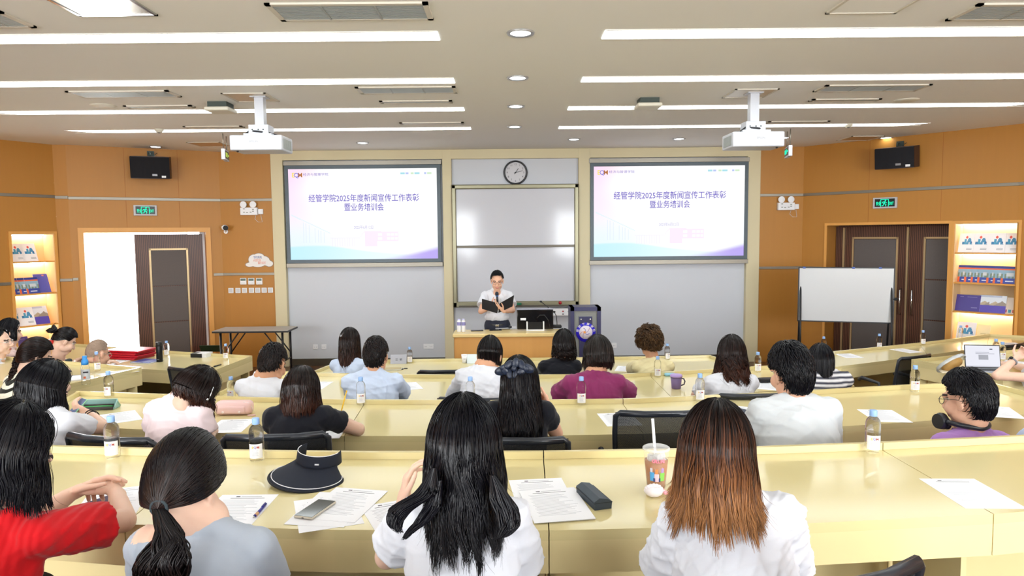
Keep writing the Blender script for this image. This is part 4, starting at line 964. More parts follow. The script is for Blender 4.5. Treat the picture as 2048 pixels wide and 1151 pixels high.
desk('side desk right before the lit shelf by the open door', [(-7.3, 8.85), (-6.6, 9.18), (-5.95, 9.48)], [(-6.9, 7.75), (-6.3, 8.0), (-5.65, 8.28)], Z4, 0.0, (0, 0), gs)
desk('side desk with the blue topped bottle, where the person with a braid sits', [(-6.7, 7.95), (-5.32, 7.43), (-4.42, 7.08), (-3.57, 6.75)], [(-6.3, 6.9), (-5.1, 6.5), (-4.3, 6.17), (-3.8, 5.97)], Z3, F3, (0, 1), gs)
desk('side desk with two loose sheets in front of the mobile whiteboard', [(3.86, 8.23), (4.58, 8.53), (5.25, 8.82)], [(3.41, 7.38), (4.2, 7.74), (4.9, 8.08)], Z4, 0.0, (1, 0), gs)
desk('side desk reaching towards the lit shelf by the double door', [(5.25, 8.82), (5.9, 9.13), (6.6, 9.50)], [(4.9, 8.08), (5.3, 8.28), (5.95, 8.6)], Z4, 0.0, (0, 0), gs)
desk('side desk at the far edge of the picture beyond the laptop', [(6.6, 9.50), (7.0, 9.25), (7.55, 8.75)], [(5.95, 8.6), (6.35, 8.4), (6.8, 8.05)], Z4, 0.0, (0, 0), gs)
desk('side desk with the open laptop', [(3.93, 6.74), (4.7, 7.01), (6.4, 7.65)], [(4.25, 5.92), (4.95, 6.17), (6.7, 6.85)], Z3, F3, (1, 0), gs)

# ================================================================== office chairs
NET = mat('black chair mesh', hexc('14161B'), 0.8)
def _net():
    nt = NET.node_tree; b = nt.nodes['Principled BSDF']; out = [x for x in nt.nodes if x.type == 'OUTPUT_MATERIAL'][0]
    tc = nt.nodes.new('ShaderNodeTexCoord'); mp = nt.nodes.new('ShaderNodeMapping'); mp.inputs['Scale'].default_value = (260, 260, 260)
    ck = nt.nodes.new('ShaderNodeTexChecker'); ck.inputs['Scale'].default_value = 1.0
    tr = nt.nodes.new('ShaderNodeBsdfTransparent'); ms_ = nt.nodes.new('ShaderNodeMixShader'); mm = nt.nodes.new('ShaderNodeMath'); mm.operation = 'MULTIPLY'; mm.inputs[1].default_value = 0.16
    nt.links.new(tc.outputs['Object'], mp.inputs['Vector']); nt.links.new(mp.outputs['Vector'], ck.inputs['Vector']); nt.links.new(ck.outputs['Fac'], mm.inputs[0])
    nt.links.new(mm.outputs[0], ms_.inputs['Fac']); nt.links.new(b.outputs[0], ms_.inputs[1]); nt.links.new(tr.outputs[0], ms_.inputs[2]); nt.links.new(ms_.outputs[0], out.inputs['Surface'])
_net()
def make_chair():
    o = thing('office_chair', 'x', 'chair')
    MB().box(-0.24, 0.24, -0.22, 0.24, 0.40, 0.47, bev=0.03, seg=3).build('seat', mat('black seat fabric', hexc('17181D'), 0.85), o)
    def bp(x, t):  # back surface: leans back and curves round the sitter
        return Vector((x*(0.92+0.08*t), -0.25-0.075*t+0.05*(x/0.25)**2, 0.50+0.44*t))
    fr = [bp(-0.25, 0), bp(-0.25, 0.25), bp(-0.25, 0.5), bp(-0.25, 0.75), bp(-0.245, 0.95), bp(-0.22, 1.0), bp(-0.1, 1.0), bp(0, 1.005), bp(0.1, 1.0), bp(0.22, 1.0), bp(0.245, 0.95), bp(0.25, 0.75), bp(0.25, 0.5), bp(0.25, 0.25), bp(0.25, 0), bp(0.12, -0.02), bp(0, -0.02), bp(-0.12, -0.02)]
    bk = MB().tube(fr, 0.014, 8, closed=True).build('backrest_frame', SATBLK, o)
    b = MB(); b.tube([bp(-0.22, 0.985), bp(-0.1, 0.99), bp(0.1, 0.99), bp(0.22, 0.985)], 0.017, 8); b.build('top_bar', SATBLK, bk)
    nx, nz = 10, 8; V = []; Fq = []
    for j in range(nz+1):
        for i in range(nx+1): V.append(bp(-0.245+0.49*i/nx, j/nz))
    for j in range(nz):
        for i in range(nx): a = j*(nx+1)+i; Fq.append((a, a+1, a+nx+2, a+nx+1))
    link('mesh_panel', raw_mesh('mesh_panel', [tuple(v) for v in V], Fq), bk, (NET,))
    for s in (-1, 1): MB().tube([(s*0.25, -0.1, 0.44), (s*0.29, -0.12, 0.5), (s*0.29, -0.1, 0.66), (s*0.285, 0.1, 0.68), (s*0.28, 0.14, 0.655)], [0.014, 0.014, 0.016, 0.022, 0.018], 8).build('armrest', SATBLK, o)
    MB().tube([(0, 0.0, 0.40), (0, -0.22, 0.39), (0, -0.28, 0.46), (0, -0.285, 0.6)], 0.028, 8).build('back_post', SATBLK, o)
    MB().cyl((0, 0, 0.1), (0, 0, 0.4), 0.028).build('gas_lift', CHROME, o)
    b = MB()
    for k in range(5):
        a = 2*PI*k/5+0.3; b.cyl((0, 0, 0.11), (0.28*math.cos(a), 0.28*math.sin(a), 0.075), 0.024, 0.016, 8)
    b.build('star_base', SATBLK, o)
    for k in range(5):
        a = 2*PI*k/5+0.3; x, y = 0.28*math.cos(a), 0.28*math.sin(a)
        MB().cyl((x-0.02*math.sin(a), y+0.02*math.cos(a), 0.03), (x+0.02*math.sin(a), y-0.02*math.cos(a), 0.03), 0.03, seg=12).cyl((x, y, 0.03), (x, y, 0.075), 0.008, seg=8).build('caster', BLACKP, o)
    return o
CHAIR0 = make_chair(); chair_used = [False]
def chair(x, y, fl_, rz, label, tall=1.0):
    o = CHAIR0 if not chair_used[0] else copy_tree(CHAIR0)
    chair_used[0] = True
    o.matrix_world = T(x, y, fl_, rz) @ Matrix.Diagonal((1, 1, tall, 1)); tag(o, label, 'chair', 'black mesh office chairs'); return o
# empty chairs the photograph shows
chair(0.80, 3.88, F2, 0.0, 'empty black mesh office chair right behind the iced drink')
chair(-3.0, 6.95, F3-0.17, -0.42, 'empty black mesh office chair between the side desk and the third row, open-door side')
chair(3.98, 7.22, 0.0, 0.45, 'empty black mesh office chair at the side desk facing the mobile whiteboard')
chair(5.42, 7.86, 0.0, 0.45, 'empty black mesh office chair behind the open laptop')
chair(-0.62, 6.75, 0.0, 0.05, 'empty black mesh office chair pushed to the front row, by the white blouse')
chair(0.65, 1.78, F1, 0.33, 'black mesh office chair turned askew under the person with chestnut hair ends')
# ================================================================== water bottles
PET = mat('clear water bottle', (0.98, 0.99, 1.0), 0.0, trans=1.0, ior=1.16, spec=0.8, alpha=0.6)
CAPB = mat('light blue cap', hexc('8FB4EA'), 0.4); LBL = mat('white label', hexc('F2F2F6'), 0.5)
def make_bottle():
    o = thing('water_bottle', 'x', 'bottle')
    pr = [(0, 0.002), (0.022, 0.0), (0.029, 0.004), (0.031, 0.012), (0.031, 0.085), (0.0295, 0.089), (0.0295, 0.093), (0.031, 0.097), (0.031, 0.128), (0.028, 0.142), (0.020, 0.154), (0.0145, 0.158), (0.0145, 0.163)]
    MB().lathe(pr+[(0, 0.163)], 28).build('body', PET, o)
    MB().lathe([(0, 0.187), (0.014, 0.187), (0.0155, 0.184), (0.016, 0.162), (0.015, 0.160), (0, 0.160)], 20).build('cap', CAPB, o)
    l_ = MB().lathe([(0.0314, 0.018), (0.0316, 0.02), (0.0316, 0.078), (0.0314, 0.08)], 16, ang=2.0, a0=-PI/2-1.0).build('label', LBL, o)
    b = MB()
    for k in range(7): b.box(-0.014, 0.012-0.002*(k % 3), -0.0325, -0.031, 0.03+0.004*k, 0.0308+0.004*k)
    b.build('small_print', INK, l_)
    for ch, x, c in (('E', -0.011, 'E9C860'), ('Q', -0.001, '8A86B8'), ('M', 0.011, 'A8463E')): text(ch, 0.0135, mat('logo '+ch, hexc(c), 0.6), l_, Matrix.Translation((x, -0.0320, 0.066)) @ UPR, bold=0.0005)
    return o
BOT0 = make_bottle(); bot_used = [False]
def bottle(px, py, z, lb, rz=0.0, dy=0.03):
    q = atz(px, py, z); o = BOT0 if not bot_used[0] else copy_tree(BOT0); bot_used[0] = True
    aim = math.atan2(q[0], q[1])
    o.matrix_world = T(q[0]+0.005*q[0], q[1]+dy, z+0.0004, -aim+rz); tag(o, lb, 'bottle', 'clear water bottles with light blue caps'); return o
bottle(222, 919, Z1, 'clear water bottle on the nearest desk above the hands of the person in red', -0.25)
bottle(512, 925, Z1, 'clear water bottle on the nearest desk beside the black sun visor', -0.2)
bottle(1748, 908, Z1, 'clear water bottle on the nearest desk above the loose sheet, double-door end', 0.25)
bottle(218, 796, Z2, 'clear water bottle on the second row behind the teal pencil case', -0.7)
bottle(463, 801, Z3, 'clear water bottle at the end of the third row, above the pink pencil case', -0.5)
bottle(722, 811, Z2, 'clear water bottle on the second row before the pale blue shirt', 0.0)
bottle(941, 811, Z2, 'clear water bottle on the second row beside the person with the black hair bow', -0.6)
bottle(1163, 811, Z2, 'clear water bottle on the second row in front of the person in purple', 0.05)
bottle(1400, 804, Z2, 'clear water bottle on the second row next to the empty chair behind the mug', 0.15)
bottle(1607, 796, Z2, 'clear water bottle on the second row, half hidden by the pale grey tee', 0.3)
bottle(1830, 785, Z2, 'clear water bottle on the second row towards the person wearing headphones', 0.2)
bottle(1137, 752, Z4, 'clear water bottle on the front row by the person with curly black hair', 0.3)
bottle(1315, 755, Z3, 'clear water bottle on the third row beside the purple mug', 0.1)
bottle(820, 727, Z4, 'clear water bottle on the front row beside the grey name card', 0.0)
bottle(1334, 720, Z4, 'clear water bottle on the front row behind the person with brown curls', 0.4)
bottle(1515, 745, Z3, 'clear water bottle on the third row beside the person with wavy hair', 0.2)
bottle(1646, 704, Z4, 'clear water bottle on the side desk above the head of the person in stripes', 0.3)
bottle(1757, 698, Z4, 'clear water bottle on the side desk between the two loose sheets by the mobile whiteboard', 0.2)
bottle(1844, 690, Z4, 'clear water bottle on the side desk below the edge of the double door', 0.4)
bottle(1919, 679, Z4, 'clear water bottle on the side desk before the lit double-door shelf', 1.8)
bottle(1990, 715, Z3, 'clear water bottle behind the open laptop, the one farther from the hand', 0.6)
bottle(2003, 722, Z3, 'clear water bottle between the open laptop and the hand', 0.3)
bottle(335, 712, Z4, 'clear water bottle on the side desk just right of the black flask', -0.2)
bottle(453, 719, Z4, 'clear water bottle on the side desk corner by the folding table', -0.3)
bottle(195, 742, Z3, 'clear water bottle on the side desk behind the blue topped bottle, before the bald person', 0.2)
bottle(85, 702, Z4, 'clear water bottle on the side desk by the red cup and the pinned-up hair', 0.5)
q = atz(168, 770, Z3); o = thing('water_bottle', 'larger clear bottle with a bright blue cap and neck on the side desk', 'bottle', T(q[0], q[1]+0.03, Z3+0.0004, 0.6))
MB().lathe([(0, 0.002), (0.03, 0), (0.034, 0.008), (0.034, 0.03), (0.0325, 0.034), (0.034, 0.038), (0.034, 0.15), (0.028, 0.175), (0.018, 0.19), (0, 0.19)], 28).build('body', PET, o)
MB().lathe([(0, 0.255), (0.017, 0.255), (0.019, 0.25), (0.019, 0.228), (0.026, 0.215), (0.0285, 0.196), (0.0285, 0.178), (0, 0.178)], 24).build('cap', mat('bright blue cap', hexc('3F9BE8'), 0.4), o)
l_ = MB().lathe([(0.0346, 0.05), (0.0346, 0.14)], 24, ang=3.6, a0=-PI/2-1.8).build('label', mat('translucent label', hexc('DDE3E6'), 0.5), o)
b = MB().box(-0.02, 0.02, -0.0362, -0.034, 0.108, 0.120).box(-0.018, 0.0, -0.0362, -0.034, 0.06, 0.078, 1); b.build('label_print', (DINK, mat('orange print')), l_)
q = atz(95, 726, Z3); o = thing('drinking_glass', 'clear glass tumbler before the face of the person with a braid', 'glass', T(q[0], q[1], Z3))
MB().lathe([(0, 0.004), (0.03, 0.0), (0.033, 0.004), (0.036, 0.13), (0.034, 0.13), (0.031, 0.01), (0, 0.01)], 24).build('body', mat('clear glass', (0.97, 0.98, 1), 0.03, alpha=0.3), o)
MB().lathe([(0.0365, 0.118), (0.0365, 0.13)], 24).build('rim_band', mat('clear glass'), o)

# ================================================================== sheets of paper
def make_sheet():
    b = MB(); W_, H_ = 0.105, 0.1485
    b.box(-W_, W_, -H_, H_, 0, 0.0006)
    def ln(x0, x1, y, t, k): b.box(x0, x1, y-t, y+t, 0.00055, 0.0008, k)
    ln(-0.045, -0.03, 0.128, 0.0035, 2); ln(-0.026, 0.05, 0.128, 0.002, 1); ln(-0.06, 0.065, 0.112, 0.0016, 2)
    R_ = random.Random(3)
    for k in range(19): ln(-0.08+0.004*(k % 3), 0.02+0.06*R_.random(), 0.094-0.0105*k, 0.0009, 1)
    me = bpy.data.meshes.new('paper_sheet'); bmesh.ops.recalc_face_normals(b.bm, faces=b.bm.faces[:]); b.bm.to_mesh(me); b.bm.free()
    for m_ in (PAPER, INK, DINK): me.materials.append(m_)
    return me
SHEET = make_sheet()
def sheet(cx, cy, tx, ty, z, lb, lift=0.0004, rot=0.0):
    """centre pixel and pixel of the middle of its top edge"""
    q, t = atz(cx, cy, z), atz(tx, ty, z); a = math.atan2(-(t[0]-q[0]), t[1]-q[1])+rot
    return tag(link('paper_sheet', SHEET, None, (), T(q[0], q[1], z+lift, a)), lb, 'paper', 'printed sheets on the desks')
sheet(225, 1003, 248, 968, Z1, 'printed sheet under the phone of the person in red', rot=0.0)
sheet(470, 1020, 500, 990, Z1, 'printed sheet beside the blue pen, in front of the person with the ponytail')
sheet(655, 1023, 670, 985, Z1, 'lowest printed sheet of the untidy pile under the silver phone', 0.0004, 0.25)
sheet(662, 1017, 690, 980, Z1, 'middle printed sheet of the untidy pile under the silver phone', 0.0012, -0.1)
sheet(690, 1008, 705, 973, Z1, 'uppermost printed sheet of the untidy pile under the silver phone', 0.002, -0.28)
sheet(800, 1033, 785, 1000, Z1, 'printed sheet half hidden by the black hair of the middle front person', 0.0004, 0.1)
sheet(1082, 985, 1070, 957, Z1, 'upper printed sheet with a heading beside the eyeglass case', 0.0004, 0.0)
for k in range(5): sheet(1112-k*0.3, 1009+k*0.4, 1092, 972, Z1, 'printed sheet in the neat stack beside the eyeglass case, %s' % ('bottom', 'second from the bottom', 'middle', 'second from the top', 'top')[k], 0.0012+0.0012*k, 0.01*k)
sheet(1940, 985, 1893, 957, Z1, 'single printed sheet lying across the seam of the nearest desk', 0.0004)
sheet(240, 834, 232, 823, Z2, 'printed sheet beside the teal pencil case')
sheet(462, 851, 478, 838, Z2, 'printed sheet in front of the pink pencil case')
sheet(652, 862, 662, 849, Z2, 'printed sheet under the arm of the person in the black shirt')
sheet(1238, 838, 1228, 827, Z2, 'printed sheet behind the empty chair by the iced drink')
sheet(1468, 822, 1475, 813, Z2, 'printed sheet under the dark slate phone, second row')
sheet(1768, 831, 1752, 821, Z2, 'printed sheet just behind the bottle nearer the double door, second row')
sheet(1995, 823, 1980, 812, Z2, 'printed sheet beside the neck of the person with headphones')
sheet(632, 770, 640, 765, Z3, 'pale printed sheet beside the brown hair, third row')
sheet(815, 772, 810, 767, Z3, 'pale printed sheet beside the pale blue shirt, third row')
sheet(1540, 772, 1545, 766, Z3, 'printed sheet under the dark glasses case, third row')
sheet(1252, 737, 1255, 732, Z4, 'pale lilac printed sheet beside the cream shirt, front row')
sheet(1697, 711, 1685, 707, Z4, 'printed sheet on the side desk just right of the person in stripes')
sheet(1812, 701, 1790, 697, Z4, 'printed sheet on the side desk below the double door, farther from the camera')
sheet(2025, 688, 2010, 684, Z4, 'printed sheet on the farthest side desk beyond the laptop')
sheet(237, 745, 255, 742, Z3, 'blank looking sheet on the side desk behind the bottles, near its end')
sheet(2030, 726, 2040, 720, Z3, 'printed sheet under the raised arm with the watch')
sheet(228, 724, 250, 719, Z4, 'white sheet beside the bald person and the red folders')
q = atz(150, 757, Z3); o = thing('notepad', 'white notepad on the side desk beside the blue topped bottle', 'notepad', T(q[0], q[1], Z3, 0.35))
MB().box(-0.09, 0.09, -0.12, 0.12, 0.0004, 0.012).build('pages', PAPER, o); MB().box(-0.092, 0.092, 0.108, 0.122, 0.0002, 0.014).build('binding', mat('grey badge'), o)

# ================================================================== things on the desks
def phone(q, z, rz, lb, case, glass, up=0.0, tilt=0.0):
    o = thing('phone', lb, 'phone', T(q[0], q[1], z+up, rz, tilt), 'phones')
    MB().box(-0.037, 0.037, -0.078, 0.078, 0.0005, 0.0095, bev=0.004, seg=3).build('case', case, o)
    MB().box(-0.034, 0.034, -0.075, 0.075, 0.0090, 0.0102).build('display', glass, o)
    MB().box(-0.004, 0.004, -0.0788, -0.077, 0.0035, 0.0062).build('port', BLACKP, o)
    return o
GLASS_D = mat('dark glass'); CH = mat('champagne case', hexc('CFC8B8'), 0.3, metal=0.4)
q = atz(631, 1022, Z1); phone(q, Z1, -0.30, 'silver phone with a dark display on the untidy pile of sheets', CH, mat('grey lit glass', hexc('3C3F3C'), 0.08), 0.003)
q = atz(188, 1012, Z1); phone(q, Z1, -0.55, 'violet phone lying under the hands of the person in red', CH, mat('violet glass', hexc('3A2E5A'), 0.06), 0.001)
q = atz(1476, 821, Z2); phone(q, Z2, 0.55, 'dark slate phone beside the pale grey tee', mat('slate', hexc('3E4456'), 0.4), mat('slate'), 0.001)
# eyeglass case: long prism with a sloping lid
q = atz(1187, 1001, Z1); o = thing('eyeglass_case', 'dark blue grey folding eyeglass case beside the neat stack of sheets', 'eyeglass case', T(q[0], q[1], Z1, 0.28))
CASE = mat('blue grey leatherette', hexc('39444F'), 0.55, noise=(25, 0.15), bump=(150, 0.2, 0.001))
b = MB(); pr = [(-0.032, 0.001), (0.032, 0.001), (0.034, 0.024), (0.02, 0.036), (-0.012, 0.042), (-0.033, 0.03)]
v0 = [b.bm.verts.new((x, -0.085, z)) for x, z in pr]; v1 = [b.bm.verts.new((x, 0.085, z)) for x, z in pr]
b.bm.faces.new(v0); b.bm.faces.new(v1[::-1])
for i in range(6): b.bm.faces.new((v0[i], v0[(i+1) % 6], v1[(i+1) % 6], v1[i]))
b.build('body', CASE, o); MB().box(-0.0345, 0.0355, -0.0855, 0.0855, 0.0235, 0.0255).build('seam', mat('dark seam', hexc('20262C'), 0.6), o)
# iced drink
q = atz(1316, 981, Z1); o = thing('iced_drink_cup', 'clear plastic cup of amber iced drink with a white straw', 'cup', T(q[0], q[1]+0.035, Z1))
CUP = mat('thin clear plastic', (0.96, 0.97, 0.98), 0.05, alpha=0.1, spec=0.6)
MB().lathe([(0, 0.001), (0.034, 0.001), (0.036, 0.004), (0.049, 0.150), (0.0475, 0.150), (0.0345, 0.005), (0, 0.004)], 32).build('wall', CUP, o)
MB().lathe([(0, 0.0055), (0.0335, 0.0055), (0.0435, 0.108), (0, 0.108)], 32).build('drink', mat('amber tea', hexc('B46A1A'), 0.08, alpha=0.97, spec=0.5), o)
l_ = MB().lathe([(0.0475, 0.147), (0.0515, 0.149), (0.0515, 0.155), (0.047, 0.158), (0.043, 0.156), (0, 0.156)], 32).build('lid', mat('clear lid', (0.95, 0.96, 0.97), 0.08, alpha=0.4), o)
MB().cyl((0.004, 0.0, 0.02), (-0.012, 0.012, 0.262), 0.0055, seg=14).build('straw', WHITEP, o)
ic = MB(); R_ = random.Random(5)
for k in range(9): ic.box(-0.011, 0.011, -0.011, 0.011, -0.011, 0.011, M=T(0.022*math.cos(k*2.3), 0.022*math.sin(k*2.3), 0.108+0.008*(k % 3), R_.random()*3, R_.random()*3), bev=0.003)
ic.build('ice', mat('ice', (0.96, 0.98, 1.0), 0.08, alpha=0.45), o)
def cup_r(z): return 0.0362+0.013*(z-0.004)/0.146+0.0006
b = MB()
for k, (a, w_, z0, z1, s_) in enumerate(((-2.15, 0.42, 0.038, 0.072, 0), (-1.72, 0.40, 0.036, 0.066, 1), (-1.2, 0.46, 0.038, 0.070, 2), (-1.95, 0.2, 0.036, 0.05, 3), (-1.46, 0.16, 0.036, 0.05, 3), (-2.2, 0.22, 0.072, 0.088, 4), (-1.74, 0.24, 0.066, 0.084, 5), (-1.2, 0.26, 0.07, 0.088, 6))):
    b.lathe([(cup_r(z0), z0), (cup_r(z1), z1)], 8, k=s_, ang=w_, a0=a-w_/2)
b.build('printed_patches', (mat('patch blue', hexc('5AAEE8'), 0.5), mat('patch pink', hexc('F0C8D0'), 0.5), mat('patch green', hexc('86CC5A'), 0.5), mat('patch navy', hexc('2E3C78'), 0.5), mat('patch pale', hexc('E2DCE8'), 0.5), mat('patch orange', hexc('F09050'), 0.5), mat('patch violet', hexc('B090C8'), 0.5)), o)
for k, ch in enumerate('CALL ME'):
    a = -PI/2-0.42+0.14*k; z = 0.115
    text(ch, 0.018, mat('pink print', hexc('E8889A'), 0.5), o, Matrix.Translation((cup_r(z)*math.cos(a), cup_r(z)*math.sin(a), z)) @ Matrix.Rotation(a+PI/2, 4, 'Z') @ UPR, bold=0.0008)
# shell charm with a bead string
q = atz(1308, 993, Z1); o = thing('shell_charm', 'white puffy charm with a pink bead string beside the iced drink', 'charm', T(q[0], q[1], Z1))
PEARL = mat('pearl white', hexc('F0E8EC'), 0.3); PINK = mat('bead pink', hexc('F2A8B4'), 0.35)
b = MB().ball((0, 0, 0.02), 0.03, sc=(1.1, 0.75, 0.66))
for k in range(9): a = PI*k/8; b.ball((0.028*math.cos(a), 0.006, 0.022+0.018*math.sin(a)), 0.0085)
b.build('puff', PEARL, o)
b = MB()
for k in range(10): b.ball((0.038+0.0095*k, -0.004-0.0012*k*k*0.3, 0.008+0.012*max(0, 1-k/3)), 0.0062, k=(k % 3 == 1)*1)
b.ball((0.034, 0.008, 0.02), 0.008, 1).ball((0.04, -0.006, 0.018), 0.008, 1)
b.build('bead_string', (PEARL, PINK), o)
# pen
q, t = atz(505, 1040, Z1), atz(534, 1008, Z1); d = Vector((t[0]-q[0], t[1]-q[1])); a = math.atan2(-d.x, d.y)
o = thing('pen', 'blue pen lying beside the printed sheet of the person with the ponytail', 'pen', T((q[0]+t[0])/2, (q[1]+t[1])/2, Z1+0.0062, a))
MB().cyl((0, -0.05, 0), (0, 0.05, 0), 0.005, seg=12).build('barrel', mat('pen blue', hexc('2E2C8E'), 0.3), o)
MB().cyl((0, -0.045, 0), (0, -0.022, 0), 0.0056, seg=12).build('grip', mat('pen tan', hexc('C89A6A'), 0.4), o)
MB().cyl((0, -0.05, 0), (0, -0.066, 0), 0.0045, 0.0012, seg=12).build('tip', CHROME, o)
MB().cyl((0, 0.05, 0), (0, 0.062, 0), 0.0038, seg=10).box(-0.0015, 0.0015, 0.02, 0.056, 0.0045, 0.008).build('clip', mat('pen blue'), o)
# sun visor
q = atz(630, 950, Z1)
o = thing('sun_visor', 'black sun visor with white piping on the nearest desk', 'sun visor', T(q[0]+0.01, q[1]+0.02, Z1+0.012, -0.30, 0.03, 0.10))
VIS = mat('visor navy black', hexc('1B2130'), 0.8, bump=(500, 0.25, 0.001))
def arc_sheet(name, r0f, r1f, z0f, z1f, a0, a1, mt, parent, n_=40, m_=10, th=0.003):
    V = []; Q = []
    for i in range(n_+1):
        a = a0+(a1-a0)*i/n_; s = i/n_
        for j in range(m_+1):
            t_ = j/m_; r = r0f(s)*(1-t_)+r1f(s)*t_; z = z0f(s, t_)*(1-t_)+z1f(s, t_)*t_
            V.append((r*math.cos(a), r*math.sin(a), z))
    for i in range(n_):
        for j in range(m_): k = i*(m_+1)+j; Q.append((k, k+1, k+m_+2, k+m_+1))
    ob = link(name, raw_mesh(name, V, Q), parent, (mt,)); sd = ob.modifiers.new('thickness', 'SOLIDIFY'); sd.thickness = th; sd.offset = 0
    return ob, V, n_, m_
# brim: from the band outwards towards the viewer, drooping at both ends
brim, V, n_, m_ = arc_sheet('brim', lambda s: 0.088, lambda s: 0.088+0.135*math.sin(PI*s)**0.6, lambda s, t: 0.045, lambda s, t: 0.004+0.0*s, -PI*0.97, -PI*0.03, VIS, o)
edge = [Vector(V[i*(m_+1)+m_-1])+Vector((0, 0, 0.004)) for i in range(2, n_-1)]
MB().tube(edge, 0.0017, 6).build('piping', PAPER, brim)
edge = [Vector(V[i*(m_+1)+m_])+Vector((0, 0, 0.001)) for i in range(0, n_+1)]
MB().tube(edge, 0.0038, 6).build('brim_edge', mat('visor edge black', hexc('12151D'), 0.7), brim)
band, V, n_, m_ = arc_sheet('headband', lambda s: 0.089, lambda s: 0.084, lambda s, t: 0.042, lambda s, t: 0.092, -PI*1.12, PI*0.12, VIS, o, m_=4)
MB().tube([Vector(V[i*(m_+1)+m_])+Vector((0, 0, 0.0)) for i in range(4, n_-3)], 0.0017, 6).build('piping', PAPER, band)
MB().box(-0.008, 0.008, -0.0905, -0.086, 0.06, 0.065, M=Matrix.Rotation(0.45, 4, 'Z')).build('badge', WHITEP, band)
# pencil cases
q = atz(196, 818, Z2); o = thing('pencil_case', 'pale teal triangular pencil case lying open with dark pens, second row', 'pencil case', T(q[0], q[1]+0.02, Z2, 0.08))
TEAL = mat('pale teal fabric', hexc('A8D0CC'), 0.7)
b = MB(); v0 = [b.bm.verts.new(p) for p in ((-0.11, -0.045, 0.002), (0.11, -0.045, 0.002), (0.11, 0.045, 0.002), (-0.11, 0.045, 0.002), (-0.11, 0.012, 0.062), (0.11, 0.012, 0.062))]
for f in ((0, 1, 2, 3), (2, 3, 4, 5), (0, 3, 4), (1, 2, 5)): b.bm.faces.new([v0[i] for i in f])
pc = b.build('body', TEAL, o); sd = pc.modifiers.new('thickness', 'SOLIDIFY'); sd.thickness = 0.004
MB().box(-0.108, 0.108, -0.055, -0.045, 0.004, 0.02, bev=0.004).build('front_lip', mat('dark zip', hexc('3E3A3A'), 0.6), o)
b = MB()
for k, (y, c) in enumerate(((-0.03, 0), (-0.018, 1), (-0.006, 0), (0.004, 2), (-0.024, 1))): b.cyl((-0.095, y, 0.012+0.007*(k % 3)), (0.09, y+0.006, 0.012+0.007*(k % 3)), 0.005, seg=10, k=c)
b.build('pens', (mat('dark pen', hexc('3A3030'), 0.5), mat('green pen', hexc('4A9A5A'), 0.5), mat('brown pen', hexc('6A5648'), 0.5)), o)
MB().tube([(0.11, -0.04, 0.01), (0.112, 0.0, 0.05), (0.112, 0.04, 0.01)], 0.005, 8).build('end_edge', TEAL, o)
q = atz(466, 830, Z2); o = thing('pencil_case', 'pink leatherette pencil case with a zip tag, second row', 'pencil case', T(q[0], q[1]+0.03, Z2, 0.0))
ROSE = mat('pink leatherette', hexc('E8C2BE'), 0.35, noise=(10, 0.05), bump=(120, 0.1, 0.001))
MB().box(-0.115, 0.115, -0.045, 0.045, 0.001, 0.088, bev=0.03, seg=5).build('body', ROSE, o)
MB().box(-0.095, 0.085, -0.052, -0.03, 0.012, 0.062, bev=0.012, seg=3).build('flap', ROSE, o)
b = MB()
for x in (-0.055, 0.048): b.ball((x, -0.0525, 0.026), 0.008, sc=(1, 0.4, 1))
b.build('snap', mat('pale snap', hexc('F4E4E2'), 0.25), o)
MB().tube([(0.07, -0.03, 0.085), (0.1, -0.03, 0.078), (0.116, -0.02, 0.05), (0.118, -0.01, 0.02)], 0.003, 6).build('zip', mat('pale snap'), o)
MB().box(0.1, 0.15, -0.06, -0.045, 0.001, 0.010, bev=0.004).build('zip_tag', ROSE, o)
# pencil of the person in black
P_ = atz(672, 829, Z2); o = thing('pencil', 'yellow pencil held upright over the sheet by the person in the black shirt', 'pencil', T(P_[0]+0.03, P_[1]+0.02, Z2+0.001))
MB().cyl((0, 0, 0.02), (0.03, 0.02, 0.135), 0.0042, seg=6).build('shaft', mat('pencil yellow', hexc('F0C02A'), 0.4), o)
MB().cyl((0, 0, 0.02), (-0.004, -0.003, 0.003), 0.0042, 0.0006, seg=6).build('point', mat('pencil wood', hexc('D8B080'), 0.6), o)
MB().cyl((0.03, 0.02, 0.135), (0.0325, 0.0218, 0.144), 0.0045, seg=8).build('cap', mat('pencil yellow'), o)
# purple mug, third row
q = atz(1354, 778, Z3); o = thing('mug', 'purple lidded mug with a handle on the third row', 'mug', T(q[0], q[1]+0.03, Z3))
MUG = mat('grey purple mug', hexc('7D6A98'), 0.4)
MB().lathe([(0, 0.001), (0.036, 0.001), (0.038, 0.006), (0.046, 0.1), (0, 0.1)], 28).build('body', MUG, o)
MB().lathe([(0.047, 0.098), (0.051, 0.101), (0.051, 0.108), (0.046, 0.118), (0, 0.118)], 28).build('lid', mat('lilac lid', hexc('B49AD8'), 0.35), o)
MB().tube([(0.043, 0, 0.085), (0.062, 0, 0.082), (0.072, 0, 0.06), (0.066, 0, 0.035), (0.04, 0, 0.025)], 0.006, 8).build('handle', mat('grey handle', hexc('5E5A66'), 0.4), o)
q = atz(1340, 751, Z3); o = thing('key_case', 'small pale blue pouch lying behind the purple mug', 'pouch', T(q[0], q[1], Z3))
MB().box(-0.05, 0.05, -0.03, 0.03, 0.0005, 0.024, bev=0.01).build('body', mat('pale blue case', hexc('8FC8E0'), 0.4), o)
q = atz(1536, 765, Z3); tag(MB().box(-0.08, 0.08, -0.035, 0.035, 0.002, 0.04, bev=0.016, seg=4).build('eyeglass_case', BLACKP, None, T(q[0], q[1]+0.02, Z3, 0.1)), 'black rounded eyeglass case on the third row beside the pale grey tee', 'eyeglass case')
